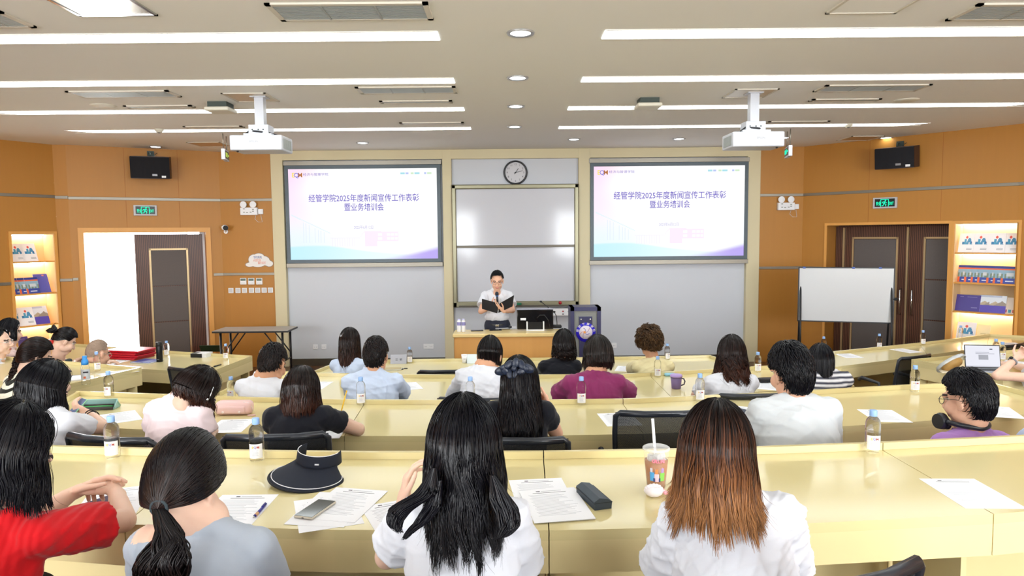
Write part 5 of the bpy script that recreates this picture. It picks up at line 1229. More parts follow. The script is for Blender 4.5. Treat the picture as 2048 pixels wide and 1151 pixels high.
# name cards, paper cup, notebook and keys on the front row
def name_card(px0, px1, pyb, z, mt, lb, chars=None, rz=0.0):
    q0, q1 = atz(px0, pyb, z), atz(px1, pyb, z); w = abs(q1[0]-q0[0])/2
    o = thing('name_card', lb, 'name card', T((q0[0]+q1[0])/2, (q0[1]+q1[1])/2+0.03, z, rz), 'name cards on the front row')
    b = MB(); h = 0.1
    b.prism([(-0.04, 0.001), (-0.002, h), (0.002, h), (0.04, 0.001), (0.038, 0.001), (0, h-0.008), (-0.038, 0.001)], -w, w, M=Matrix(((0, 0, 1, 0), (1, 0, 0, 0), (0, 1, 0, 0), (0, 0, 0, 1)))); b.build('card', mt, o)
    if chars:
        for k, ch in enumerate(chars): text(ch, 0.03, DINK, o, Matrix.Translation((-0.022+0.05*k, -0.0235, 0.046)) @ Matrix.Rotation(-0.37, 4, 'X') @ UPR)
name_card(781, 813, 727, Z4, mat('grey card', hexc('B4B6C2'), 0.5), 'grey folded name card with two dark characters on the front row', '汪敏')
name_card(934, 962, 726, Z4, mat('pale blue card', hexc('DCE8EE'), 0.5), 'pale blue folded name card beside the paper cup on the front row')
q = atz(929, 726, Z4); o = thing('paper_cup', 'white paper cup beside the pale blue name card', 'cup', T(q[0], q[1]+0.03, Z4))
MB().lathe([(0, 0.002), (0.027, 0.002), (0.038, 0.092), (0.036, 0.092), (0.026, 0.006), (0, 0.006)], 24).build('body', PAPER, o); MB().lathe([(0.038, 0.09), (0.040, 0.092), (0.038, 0.095), (0.036, 0.092)], 24).build('rim', PAPER, o)
MB().box(-0.012, 0.014, -0.036, -0.033, 0.045, 0.055).build('print', INK, o)
q = atz(786, 738, Z4); o = thing('notebook', 'thin tan notebook on the front row before the person in the pale blue shirt', 'notebook', T(q[0], q[1], Z4, 0.1))
MB().box(-0.09, 0.09, -0.07, 0.07, 0.0005, 0.012, bev=0.003).build('cover', mat('tan cover', hexc('B9A878'), 0.5), o); MB().box(-0.086, 0.091, -0.0705, 0.066, 0.003, 0.0095).build('pages', PAPER, o)
q = atz(806, 737, Z4); o = thing('key_ring', 'small dark keys on the front row beside the tan notebook', 'keys', T(q[0], q[1], Z4))
MB().tube([(0.015*math.cos(a), 0.015*math.sin(a), 0.003) for a in [2*PI*k/14 for k in range(14)]], 0.0018, 6, closed=True).build('ring', CHROME, o); MB().box(0.012, 0.05, -0.006, 0.006, 0.001, 0.008).box(-0.01, 0.01, -0.06, -0.014, 0.001, 0.01, bev=0.003).build('key', BLACKP, o)
# side desk by the open door: red folders, blue folder, flask, small box, marker
RED = mat('red folder plastic', hexc('C2122A'), 0.3, spec=0.6)
for k in range(4):
    q = atz(268, 716, Z4); o = thing('folder', 'glossy red box folder on the side desk, %s in its stack' % ('lowest', 'second from below', 'second from above', 'topmost')[k], 'folder', T(q[0]-0.10+0.02*(k % 2), q[1]+0.06+0.01*k, Z4+0.0006+0.026*k, -0.32+0.05*(k % 2)), 'red folders in a stack')
    MB().box(-0.25, 0.25, -0.16, 0.16, 0, 0.025, bev=0.008).build('cover', RED, o); MB().box(-0.24, 0.253, -0.15, 0.15, 0.006, 0.018).build('pages', mat('dull red edge', hexc('8E1420'), 0.5), o)
q = atz(300, 722, Z4); o = thing('folder', 'dark blue flat folder sticking out beside the red folders', 'folder', T(q[0]-0.02, q[1]-0.03, Z4, -0.25))
MB().box(-0.13, 0.13, -0.12, 0.12, 0.0005, 0.014, bev=0.003).build('cover', mat('folder blue', hexc('3A4E96'), 0.45), o); MB().box(-0.127, 0.131, -0.121, 0.115, 0.003, 0.011).build('pages', PAPER, o)
q = atz(317, 724, Z4); o = thing('vacuum_flask', 'tall black vacuum flask on the side desk beside the red folders', 'flask', T(q[0], q[1]+0.03, Z4))
MB().lathe([(0, 0.001), (0.033, 0.001), (0.035, 0.006), (0.035, 0.185), (0.033, 0.19)], 28).build('body', mat('satin black steel', hexc('15161A'), 0.35, metal=0.3), o)
MB().lathe([(0.033, 0.19), (0.0345, 0.193), (0.0345, 0.228), (0.03, 0.236), (0, 0.237)], 28).build('lid', BLACKP, o); MB().box(-0.012, 0.012, -0.0365, -0.034, 0.03, 0.038).build('mark', mat('grey badge'), o)
q = atz(400, 714, Z4); o = thing('small_box', 'small black and white box on the side desk between the flask and the corner bottle', 'box', T(q[0], q[1]+0.05, Z4, -0.1))
MB().box(-0.1, 0.1, -0.075, 0.075, 0.0005, 0.05).build('carton', mat('box white', hexc('E2E3E6'), 0.5), o); MB().box(-0.1005, 0.045, -0.0755, -0.07, 0.0008, 0.048).box(-0.1, -0.02, -0.0752, 0.02, 0.0495, 0.0505).build('print', BLACKP, o)
q, t = atz(428, 734, Z4), atz(442, 730, Z4); o = thing('marker_pen', 'short dark marker lying near the corner of the side desk', 'marker', T((q[0]+t[0])/2, (q[1]+t[1])/2, Z4+0.009, math.atan2(t[1]-q[1], t[0]-q[0])))
MB().cyl((-0.02, 0, 0), (0.06, 0, 0), 0.008, seg=12).build('barrel', mat('dark marker', hexc('3A3A34'), 0.5), o); MB().cyl((-0.06, 0, 0), (-0.02, 0, 0), 0.0088, seg=12).build('cap', BLACKP, o)
q = atz(98, 697, Z4); o = thing('drink_cup', 'red paper cup on the side desk behind the person with pinned-up hair', 'cup', T(q[0], q[1]+0.05, Z4))
MB().lathe([(0, 0.001), (0.03, 0.001), (0.042, 0.115), (0.04, 0.117), (0, 0.117)], 24).build('body', mat('cup red', hexc('CC2A22'), 0.4), o); MB().lathe([(0.042, 0.115), (0.044, 0.118), (0.042, 0.124), (0, 0.126)], 24).build('lid', WHITEP, o)
# laptop, mouse, clear hat, bag on the side desk by the double door
q0, q1 = atz(1936, 750, Z3), atz(1982, 738, Z3)
q = atz(1975, 742, Z3); o = thing('laptop', 'open grey laptop showing a white document on the side desk', 'laptop', T(q[0], q[1]-0.02, Z3, -0.2))
ALU = mat('grey aluminium', hexc('A9ADB2'), 0.35, metal=0.6)
MB().box(-0.15, 0.15, -0.11, 0.11, 0.001, 0.014, bev=0.004).build('base', ALU, o)
b = MB()
for r in range(5):
    for c in range(13): b.box(-0.13+0.02*c, -0.114+0.02*c, -0.03+0.02*r, -0.014+0.02*r, 0.0138, 0.0155)
b.build('keyboard', mat('dark keys', hexc('2A2C30'), 0.5), o)
Ms = Matrix.Translation((0, 0.115, 0.012)) @ Matrix.Rotation(-0.22, 4, 'X'); sc_ = MB().box(-0.15, 0.15, -0.0, 0.008, 0, 0.215, bev=0.003).build('screen_lid', mat('near black edge'), o, Ms)
def doc(u, v):
    c = np.tile(rgb('E9EAF4'), (len(u), 1))
    def put(m_, h_): c[m_] = rgb(h_)
    put((abs(u-0.52) < 0.14) & (v > 0.33) & (v < 0.56), 'A9ABB4'); put((u > 0.3) & (u < 0.7) & (abs(v-0.7) < 0.012), '8E90A0'); put((u > 0.3) & (u < 0.85) & (abs(v-0.63) < 0.012), '9A9CA8'); put((u > 0.72) & (u < 0.8) & (v > 0.82) & (v < 0.87), '5A5C70'); put(v < 0.05, 'C6C8D2')
    return c
paint_grid('display', 60, 44, 0.285, 0.195, doc, painted('laptop picture', 0.3, emit=0.95), sc_, T(0, -0.0012, 0.108))
q = atz(1996, 729, Z3); tag(MB().ball((0, 0, 0.014), 0.03, sc=(0.85, 1.3, 0.62)).build('computer_mouse', SATBLK, None, T(q[0]+0.02, q[1]-0.02, Z3)), 'dark computer mouse under the hand beside the laptop', 'computer mouse')
q = atz(1922, 745, Z3); o = thing('clear_brim_hat', 'hat with a wide translucent brim and tan inside, lying before the laptop', 'hat', T(q[0]-0.03, q[1]+0.1, Z3+0.068, 0.5, -0.75))
CLR = mat('translucent brim', hexc('DDE4EA'), 0.12, trans=0.6, ior=1.2)
MB().lathe([(0.135, -0.01), (0.138, 0.0), (0.13, 0.02), (0.115, 0.025), (0.1, 0.015), (0.095, 0.0)], 36).build('brim', CLR, o)
MB().lathe([(0.095, 0.002), (0.092, -0.03), (0.075, -0.045), (0, -0.048)], 32).build('crown', mat('tan inside', hexc('B08A4E'), 0.6), o)
q = atz(1888, 745, Z3); tag(MB().prism([(-0.06, -0.05), (0.07, -0.05), (0.07, 0.07), (-0.02, 0.06)], 0.0005, 0.006).build('paper_bag', mat('cream paper', hexc('E8DCC0'), 0.7), None, T(q[0]+0.03, q[1]+0.03, Z3)), 'cream flat paper bag under the translucent brim of the hat', 'paper bag')
# ================================================================== people
def _unit():
    nu, nv = 20, 14; V = []; Fq = []
    for j in range(nv+1):
        th = PI*j/nv
        for i in range(nu): V.append((math.sin(th)*math.cos(2*PI*i/nu), math.sin(th)*math.sin(2*PI*i/nu), math.cos(th)))
    for j in range(nv):
        for i in range(nu): Fq.append((j*nu+i, (j+1)*nu+i, (j+1)*nu+(i+1) % nu, j*nu+(i+1) % nu))
    return np.array(V), np.array(Fq)
US, UF = _unit()
def unit(v): v = np.asarray(v, float); return v/max(1e-9, np.linalg.norm(v))
class Blob:
    """overlapping rounded volumes, fused into one continuous skin"""
    def __init__(s): s.V = []; s.F = []; s.n = 0
    def add(s, V, Fq): s.V.append(V); s.F.append(Fq+s.n); s.n += len(V); return s
    def ell(s, c, R_, A=None):
        V = US*np.asarray(R_, float)
        if A is not None: V = V @ np.asarray(A).T
        return s.add(V+np.asarray(c), UF)
    def cap(s, p, q, r0, r1=None, flat=0):
        p, q = np.asarray(p, float), np.asarray(q, float); r1 = r0 if r1 is None else r1
        L_ = np.linalg.norm(q-p); z = unit(q-p); x = unit(np.cross(z, (0, 0, 1) if abs(z[2]) < 0.97 else (0, 1, 0))); y = np.cross(z, x)
        e = 1e-5; an = np.radians(np.arange(0, 91, 15)); nu = 18; a = 2*PI*np.arange(nu)/nu
        rz = [(e, 0), (r0, 0)] if flat & 1 else [(max(e, r0*math.cos(t)), -r0*math.sin(t)) for t in an[::-1]]
        rz += [(r1, L_), (e, L_)] if flat & 2 else [(max(e, r1*math.cos(t)), L_+r1*math.sin(t)) for t in an]
        V = np.array([[(r*math.cos(t), r*math.sin(t), h) for t in a] for r, h in rz]).reshape(-1, 3)
        i, j = np.meshgrid(np.arange(len(rz)-1), np.arange(nu), indexing='ij'); k = (i*nu+j).ravel(); k2 = (i*nu+(j+1) % nu).ravel()
        Fq = np.stack([k, k2, k2+nu, k+nu], 1)
        return s.add(V @ np.stack([x, y, z], 0)+p, Fq)
    def skin(s, name, voxel, smooth=3, fac=0.5, org=(0, 0, 0)):
        me = raw_mesh(name, np.concatenate(s.V)-np.asarray(org), np.concatenate(s.F))
        o = bpy.data.objects.new('fuse', me); COL.objects.link(o)
        r = o.modifiers.new('r', 'REMESH'); r.mode = 'VOXEL'; r.voxel_size = voxel; r.use_smooth_shade = True
        if smooth: q = o.modifiers.new('s', 'SMOOTH'); q.factor = fac; q.iterations = smooth
        dg = bpy.context.evaluated_depsgraph_get(); dg.update()
        out = bpy.data.meshes.new_from_object(o.evaluated_get(dg)); out.name = name
        bpy.data.objects.remove(o); bpy.data.meshes.remove(me)
        return out
def verts(me): a = np.empty(len(me.vertices)*3, np.float32); me.vertices.foreach_get('co', a); return a.reshape(-1, 3).astype(float)
def normals(me): a = np.empty(len(me.vertices)*3, np.float32); me.vertices.foreach_get('normal', a); return a.reshape(-1, 3).astype(float)
def set_verts(me, V): me.vertices.foreach_set('co', V.astype(np.float32).ravel()); me.update()
def wrinkle(me, amp, seed, freq=46.0, n=6):
    """soft ridged folds, mostly slanting across the body, plus a gentle swell"""
    R_ = np.random.RandomState(seed); V = verts(me); N = normals(me); d = np.zeros(len(V))
    for k in range(n):
        w = R_.normal(size=3)*np.array([0.8, 0.6, 1.3]); w = w/np.linalg.norm(w)*freq*(0.45+1.1*R_.rand()); ph = R_.rand()*6.28
        bend = 1.6*np.sin(V @ (R_.normal(size=3)*8)+R_.rand()*6)+0.8*np.sin(V @ (R_.normal(size=3)*17)+R_.rand()*6)
        mask = 0.5+0.5*np.sin(V @ (R_.normal(size=3)*7)+R_.rand()*6)
        d += ((1-np.abs(np.sin(V @ w+ph+bend)))**2-0.3)*mask
    set_verts(me, V+N*(d*amp*0.75)[:, None])
def paint_faces(me, fn):
    c = np.empty(len(me.polygons)*3, np.float32); me.polygons.foreach_get('center', c); c = c.reshape(-1, 3).astype(float)
    me.polygons.foreach_set('material_index', fn(c).astype(np.int32)); me.update()

def skin_mat(name, h):
    M = mat(name, hexc(h), 0.5, spec=0.35, noise=(14, 0.05)); b = M.node_tree.nodes['Principled BSDF']
    b.inputs['Subsurface Weight'].default_value = 0.12; b.inputs['Subsurface Radius'].default_value = (0.012, 0.005, 0.003); b.inputs['Subsurface Scale'].default_value = 0.6
    return M
SKIN_F = skin_mat('fair skin', 'E2BCA6'); SKIN_T = skin_mat('tan skin', 'CF9C7C'); SKIN_P = skin_mat('peach skin', 'DDAE94')
LIP = mat('lips', hexc('B86A62'), 0.4); BROW = mat('brow and eye', hexc('2A1C18'), 0.5); EYEW = mat('eye white', hexc('D8D0CA'), 0.3)
def hair_mat(name, stops, rough=0.27, vary=0.35):
    if name in MATS: return MATS[name]
    M = mat(name, hexc(stops[0][1]), rough, spec=0.30); nt = M.node_tree; b = nt.nodes['Principled BSDF']
    at = nt.nodes.new('ShaderNodeAttribute'); at.attribute_name = 'along'; rd = nt.nodes.new('ShaderNodeAttribute'); rd.attribute_name = 'strand'
    cr = nt.nodes.new('ShaderNodeValToRGB'); el = cr.color_ramp.elements
    while len(el) < len(stops): el.new(0.5)
    for e, (p, h) in zip(el, stops): e.position = p; e.color = (*hexc(h), 1)
    mm = nt.nodes.new('ShaderNodeMath'); mm.operation = 'MULTIPLY_ADD'; mm.inputs[1].default_value = 0.28; mm.inputs[2].default_value = -0.14
    ad = nt.nodes.new('ShaderNodeMath'); ad.operation = 'ADD'
    hs = nt.nodes.new('ShaderNodeHueSaturation'); mr = nt.nodes.new('ShaderNodeMapRange'); mr.inputs['To Min'].default_value = 1-vary; mr.inputs['To Max'].default_value = 1+vary
    nt.links.new(rd.outputs['Fac'], mm.inputs[0]); nt.links.new(mm.outputs[0], ad.inputs[0]); nt.links.new(at.outputs['Fac'], ad.inputs[1])
    nt.links.new(ad.outputs[0], cr.inputs['Fac']); nt.links.new(cr.outputs['Color'], hs.inputs['Color']); nt.links.new(rd.outputs['Fac'], mr.inputs['Value']); nt.links.new(mr.outputs[0], hs.inputs['Value'])
    nt.links.new(hs.outputs['Color'], b.inputs['Base Color'])
    return M
BLACKH = hair_mat('black hair', [(0, '0A0A11'), (1, '0F0E13')]); SOFTBLK = hair_mat('soft black hair', [(0, '121012'), (0.6, '181314'), (1, '261A17')])
BROWNBLK = hair_mat('brown black hair', [(0, '15100F'), (0.5, '241714'), (1, '4A2A1E')])
OMBRE = hair_mat('black to chestnut dyed hair', [(0, '120D0E'), (0.26, '20130F'), (0.44, '553220'), (0.68, '835430'), (1, '9C6C42')], 0.36, 0.45)
CURLB = hair_mat('brown curls', [(0, '2A1D15'), (0.6, '47321F'), (1, '5E4428')], 0.5)
def hand(B, W_, d, n, side, curl=(20, 25, 20), spread=1.0, s=1.0, thumb=0.6, point=None):
    """palm and five fingers; d towards the fingers, n out of the palm, thumb on +t"""
    d = unit(d); n = np.asarray(n, float); n = unit(n-d*np.dot(n, d)); t = np.cross(n, d)*side
    W_ = np.asarray(W_, float); A = np.stack([t, d, n], 1)
    B.ell(W_+d*0.048*s, (0.037*s, 0.053*s, 0.0155*s), A); B.ell(W_+d*0.075*s-n*0.001, (0.04*s, 0.02*s, 0.0145*s), A); B.cap(W_-d*0.02, W_+d*0.03*s, 0.023*s, 0.021*s)
    for k, (o, L_) in enumerate(((0.030, 0.074), (0.0105, 0.083), (-0.0095, 0.077), (-0.029, 0.060))):
        p = W_+d*(0.084-0.006*abs(k-1.2))*s+t*o*s; ang = 0.0; dd = d+t*(0.13*spread*(1.4-k)*0.7); dd = unit(dd)
        cv = curl if point is None or k != 0 else point
        for j, (fr, r0, r1) in enumerate(((0.46, 0.0088, 0.0082), (0.30, 0.0082, 0.0076), (0.24, 0.0076, 0.0066))):
            ang += math.radians(cv[j]*(1+0.08*k)); q = p+(dd*math.cos(ang)+n*math.sin(ang))*L_*fr*s; B.cap(p, q, r0*s, r1*s); p = q
    p = W_+d*0.02*s+t*0.026*s; dd = unit(t*(1.0-0.35*thumb)+d*0.75+n*0.45*thumb)
    q = p+dd*0.042*s; B.cap(p, q, 0.0125*s, 0.0100*s); d2 = unit(dd*0.75+d*0.6+n*0.3*thumb); r = q+d2*0.032*s; B.cap(q, r, 0.0098*s, 0.0086*s); B.cap(r, r+unit(d2+d*0.5)*0.024*s, 0.0086*s, 0.007*s)

def strands_mesh(P, width, rng, name='hair', taper=None):
    """P (n, m, 3) polylines -> thin three sided strands"""
    n, m, _ = P.shape
    tg = np.gradient(P, axis=1); tg /= np.maximum(np.linalg.norm(tg, axis=2, keepdims=True), 1e-9)
    ref = np.array([0.31, 0.17, 0.93]); N = np.cross(tg, ref); N /= np.maximum(np.linalg.norm(N, axis=2, keepdims=True), 1e-6); B = np.cross(tg, N)
    t = np.linspace(0, 1, m); tp = (np.clip(0.55+t*3, 0, 1)*np.clip((1.03-t)*3.2, 0.12, 1)) if taper is None else taper(t)
    w = (width*(0.7+0.6*rng.rand(n)))[:, None]*tp[None]
    V = np.empty((n, m, 3, 3))
    for k in range(3):
        a = 2*PI*k/3+0.4; V[:, :, k] = P+(N*math.cos(a)+B*math.sin(a))*w[:, :, None]
    base = (np.arange(n)*m*3)[:, None, None]+(np.arange(m-1)*3)[None, :, None]; k = np.arange(3)[None, None]
    a = base+k; b = base+(k+1) % 3; Fq = np.stack([a, b, b+3, a+3], -1).reshape(-1, 4)
    al = np.broadcast_to(t[None, :, None], (n, m, 3)).ravel(); st = np.broadcast_to(rng.rand(n)[:, None, None], (n, m, 3)).ravel()
    return V.reshape(-1, 3), Fq, al.copy(), st.copy()
class Hair:
    def __init__(s, rng): s.V = []; s.F = []; s.a = []; s.r = []; s.n = 0; s.rng = rng
    def strands(s, P, width, taper=None):
        V, Fq, a, r = strands_mesh(P, width, s.rng, taper=taper); s.V.append(V); s.F.append(Fq+s.n); s.a.append(a); s.r.append(r); s.n += len(V)
    def surf(s, G, along):
        """G (a, b, 3) grid sheet"""
        a, b, _ = G.shape; i, j = np.meshgrid(np.arange(a-1), np.arange(b-1), indexing='ij'); k = (i*b+j).ravel()
        s.F.append(np.stack([k, k+1, k+b+1, k+b], 1)+s.n); s.V.append(G.reshape(-1, 3)); s.a.append(np.broadcast_to(along, (a, b)).ravel().copy()); s.r.append(np.full(a*b, 0.3)); s.n += a*b
    def build(s, parent, mt, org, name='hair'):
        me = raw_mesh(name, np.concatenate(s.V)-np.asarray(org), np.concatenate(s.F))
        for nm, d in (('along', np.concatenate(s.a)), ('strand', np.concatenate(s.r))):
            at = me.attributes.new(nm, 'FLOAT', 'POINT'); at.data.foreach_set('value', d.astype(np.float32))
        return link(name, me, parent, (mt,))
class Head:
    def __init__(s, c, sc, yaw, pitch, roll):
        s.c = np.asarray(c, float); s.s = sc
        R_ = (Matrix.Rotation(math.radians(yaw), 3, 'Z') @ Matrix.Rotation(-math.radians(pitch), 3, 'X') @ Matrix.Rotation(math.radians(roll), 3, 'Y')); s.A = np.array(R_)
        s.Y = np.array(Matrix.Rotation(math.radians(yaw), 3, 'Z'))
    def w(s, x, y, z): return s.c+s.A @ (np.array([x, y, z])*s.s)
    def loc(s, V): return ((V-s.c) @ s.A)/s.s
HEADR = dict(ax=0.079, ab=0.103, af=0.098, h=0.112)
def dome(hd, phi, th, vol=1.0, cy=-0.006, cz=0.016):
    """points of the hair shell; phi 0 at the back, +90 at the right ear, th 0 at the crown"""
    sp, cp = np.sin(phi), np.cos(phi); st, ct = np.sin(th), np.cos(th)
    yb = np.where(cp > 0, HEADR['ab'], HEADR['af'])
    hh = np.where(ct > 0, HEADR['h'], 0.125); st = np.where(ct < 0, 1-(1-st)*0.8, st)
    L_ = np.stack([HEADR['ax']*sp*st*vol, -yb*cp*st*vol+cy, hh*ct*vol+cz], -1)
    return hd.c+(L_*hd.s) @ hd.A.T
def long_hair(hd, rng, drop, prof, n=900, width=0.0026, wave=0.0, lam=0.12, flip=0.0, vol=1.06, tipvar=0.12, open_=112, side=None, crown=(0.0, -0.02), layer=0.12, inner=True, clump=0.0, front_drop=None, mass=True, flipside=None):
    H_ = Hair(rng); om = math.radians(open_); m1, m2 = 10, 16
    pz = np.array([p[0] for p in prof]); px = np.array([p[1] for p in prof]); pb = np.array([p[2] for p in prof])
    def path(ph0, ph1, lay, L_, phase, wv, fl, thin):
        n_ = len(ph0); t = np.linspace(0.03, 1, m1)[None]; th = (t**0.9)*PI/2*np.ones((n_, 1)); th[:, :1] = np.minimum(th[:, :1], 0.12)
        ph = ph0[:, None]+(ph1-ph0)[:, None]*sm(0.15, 1.0, t)
        D = dome(hd, ph, th, vol)
        c0 = hd.c+(np.array([0, -0.006, 0.016])*hd.s) @ hd.A.T
        k = crown[0]*(1-np.sin(th)); D = D+np.stack([k*hd.s, np.zeros_like(k), np.zeros_like(k)], -1) @ hd.A.T
        D = c0+(D-c0)*lay[:, None, None]
        E = D[:, -1]                                            # equator point
        u = np.linspace(0, 1, m2+1)[None, 1:]; z = u*L_[:, None]
        kx = np.interp(z/drop, pz, px); kb = np.interp(z/drop, pz, pb)
        sp, cp = np.sin(ph1)[:, None], np.cos(ph1)[:, None]
        rx = HEADR['ax']*hd.s*vol*lay[:, None]; ry = HEADR['ab']*hd.s*vol*lay[:, None]
        ang = phase[:, None]+2*PI*z/lam; amp = wv[:, None]*np.clip(z/0.06, 0, 1)
        dx = rx*(kx-1)*sp+amp*np.sin(ang)*cp; dy = -ry*(kb-1)*np.clip(cp, -0.3, 1)+amp*np.sin(ang)*sp
        fr = fl[:, None]*np.clip((u-0.6)/0.4, 0, 1)**2; dx = dx+fr*sp*1.2; dy = dy-fr*cp+0.5*amp*np.cos(ang)*(-cp); dz = -z+np.abs(fr)*0.55
        Fp = E[:, None]+(np.stack([dx, dy, np.zeros_like(dx)], -1)) @ hd.Y.T; Fp[:, :, 2] += dz
        return np.concatenate([D, Fp], 1)
    if mass:
        ph = np.linspace(-om*0.86, om*0.86, 60); one = np.ones(60)
        L_ = np.full(60, drop*(0.95 if drop < 0.14 else 0.62))*(0.8+(0.1 if drop < 0.14 else 0.35)*rng.rand(60)) if front_drop is None else np.interp(np.abs(ph), [0, PI/2, om], [drop, drop, front_drop])*0.62*(0.8+0.35*rng.rand(60))
        G = path(ph, ph, one*0.935, L_, one*0, one*0, one*flip*0.7, 0); H_.surf(G, np.linspace(0, 1, m1+m2)[None])
        G = path(ph, ph, one*0.80, L_*0.9, one*0, one*0, one*flip*0.6, 0); H_.surf(G, np.linspace(0, 1, m1+m2)[None])
    ph1 = rng.uniform(-om, om, n); ph0 = ph1.copy()
    fr = rng.rand(n) < 0.25; ph0[fr] = np.sign(ph1[fr])*rng.uniform(om*0.8, PI*0.97, fr.sum()); ph1[fr] = np.sign(ph1[fr])*rng.uniform(0.7, 1.0, fr.sum())*om
    cl = np.floor(ph1*9).astype(int); tab = rng.rand(200)*6.28; tb2 = rng.rand(200)
    phase = tab[cl % 200]+rng.rand(n)*0.8
    L_ = drop*(1-tipvar*rng.rand(n)-clump*(0.5*tb2[cl % 200]+0.25+0.25*np.sin(ph1*6.3+tab[0]))); lay = 1.0-layer*rng.rand(n)**1.6
    if front_drop is not None: L_ = L_*np.interp(np.abs(ph1), [0, PI/2, om], [1, 1, front_drop/drop])
    fl = flip*(0.5+0.9*tab[cl % 200]/6.28)*np.ones(n)
    if flipside is not None: fl = fl*np.clip(flipside+np.abs(np.sin(ph1)), 0, 1.6)
    jit = rng.normal(size=n)*0.03
    P = path(ph0, ph1+jit, lay, L_, phase, wave*(0.5+rng.rand(n)), fl, 0)
    H_.strands(P, width)
    # a few stray strands give the outline its softness
    k = n//16; P = path(ph0[:k], ph1[:k]+rng.normal(size=k)*0.1, 1.02+0.05*rng.rand(k), L_[:k]*(1+0.05*rng.rand(k)), phase[:k], wave*2*rng.rand(k)+0.004, fl[:k]+0.012*rng.normal(size=k), 0); H_.strands(P, width*0.4)
    return H_
def hairline(phi, back=2.05, side_=1.52, front=1.02):
    a = np.abs(phi); return np.interp(a, [0, 0.9, 1.35, 1.75, 2.1, PI], [back, back-0.12, side_, side_, front+0.12, front])
def short_hair(hd, rng, n=1500, ln=0.04, lift=0.012, width=0.0022, vol=1.03, whorl=(0.15, 0.35), back=2.02, side_=1.50, front=0.95, curl=0.0, mass=0.985, spiky=0.006):
    H_ = Hair(rng); ph = np.linspace(-PI, PI, 64); t = np.linspace(0, 1, 14)
    G = dome(hd, ph[:, None]*np.ones((1, 14)), hairline(ph, back, side_, front)[:, None]*t[None], vol*mass); H_.surf(G, np.linspace(0, 0.5, 14)[None])
    phi = rng.uniform(-PI, PI, n); hl = hairline(phi, back, side_, front); u = rng.rand(n)**0.62; th0 = u*hl
    m = 8; s_ = np.linspace(0, 1, m)[None]; R0 = 0.1*hd.s
    dirn = np.clip(1-0.0*u, 0, 1); th = th0[:, None]+s_*ln/R0*(0.7+0.5*rng.rand(n))[:, None]*dirn[:, None]
    drift = rng.normal(size=n)*0.18; swirl = whorl[1]*np.exp(-th0*2.2)
    pp = phi[:, None]+s_*(drift+swirl)[:, None]
    th = np.minimum(th, hl[:, None]+0.10*rng.rand(n)[:, None])
    P = dome(hd, pp, th, vol)
    c0 = hd.c; out = P-c0; out /= np.linalg.norm(out, axis=2, keepdims=True)
    P = P+out*((lift*np.sin(s_*PI*0.75)*(0.4+rng.rand(n))[:, None]*np.clip(1.35-th0/1.7, 0.1, 1)[:, None])+spiky*rng.rand(n)[:, None]*s_)[:, :, None]
    if curl:
        a = rng.rand(n)[:, None]*6.28+s_*9.0; x = np.cross(out, np.array([0, 0, 1.0])); x /= np.maximum(np.linalg.norm(x, axis=2, keepdims=True), 1e-6); y = np.cross(out, x)
        P = P+(x*np.cos(a)[:, :, None]+y*np.sin(a)[:, :, None])*curl*np.clip(s_*2, 0, 1)[:, :, None]+out*(curl*0.8*s_)[:, :, None]
    H_.strands(P, width); return H_
def gathered_hair(hd, rng, tie, n=900, width=0.0024, vol=1.03, back=2.0, side_=1.62, front=1.05, tieout=1.06):
    """hair combed back over the skull to one point; returns the tie point too"""
    H_ = Hair(rng); ph = np.linspace(-PI, PI, 64); t = np.linspace(0, 1, 14)
    H_.surf(dome(hd, ph[:, None]*np.ones((1, 14)), hairline(ph, back, side_, front)[:, None]*t[None], vol*0.985), np.linspace(0, 0.4, 14)[None])
    def dirs(phi, th): return np.stack([np.sin(phi)*np.sin(th), -np.cos(phi)*np.sin(th), np.cos(th)], -1)
    phi = rng.uniform(-PI, PI, n); th = hairline(phi, back, side_, front)*(0.15+0.85*rng.rand(n)**0.5)
    a, b = dirs(phi, th), dirs(np.array(tie[0]), np.array(tie[1])); m = 12; s_ = np.linspace(0, 1, m)
    om = np.arccos(np.clip(a @ b, -1, 1))[:, None]; so = np.maximum(np.sin(om), 1e-3)
    q = (np.sin((1-s_)[None]*om)/so)[:, :, None]*a[:, None]+(np.sin(s_[None]*om)/so)[:, :, None]*b[None, None]
    T_ = np.arccos(np.clip(q[:, :, 2], -1, 1)); Pp = np.arctan2(q[:, :, 0], -q[:, :, 1])
    k = vol*(1+0.035*rng.rand(n)[:, None]+(tieout-1)*sm(0.75, 1, s_)[None])
    P = dome(hd, Pp, T_, 1.0); c0 = hd.c+(np.array([0, -0.006, 0.016])*hd.s) @ hd.A.T
    P = c0+(P-c0)*k[:, :, None]; H_.strands(P, width, taper=lambda t: 0.6+0.4*np.sin(PI*np.clip(t, 0, 1)))
    tp = c0+(dome(hd, np.array([tie[0]]), np.array([tie[1]]), 1.0)[0]-c0)*vol*tieout
    return H_, tp
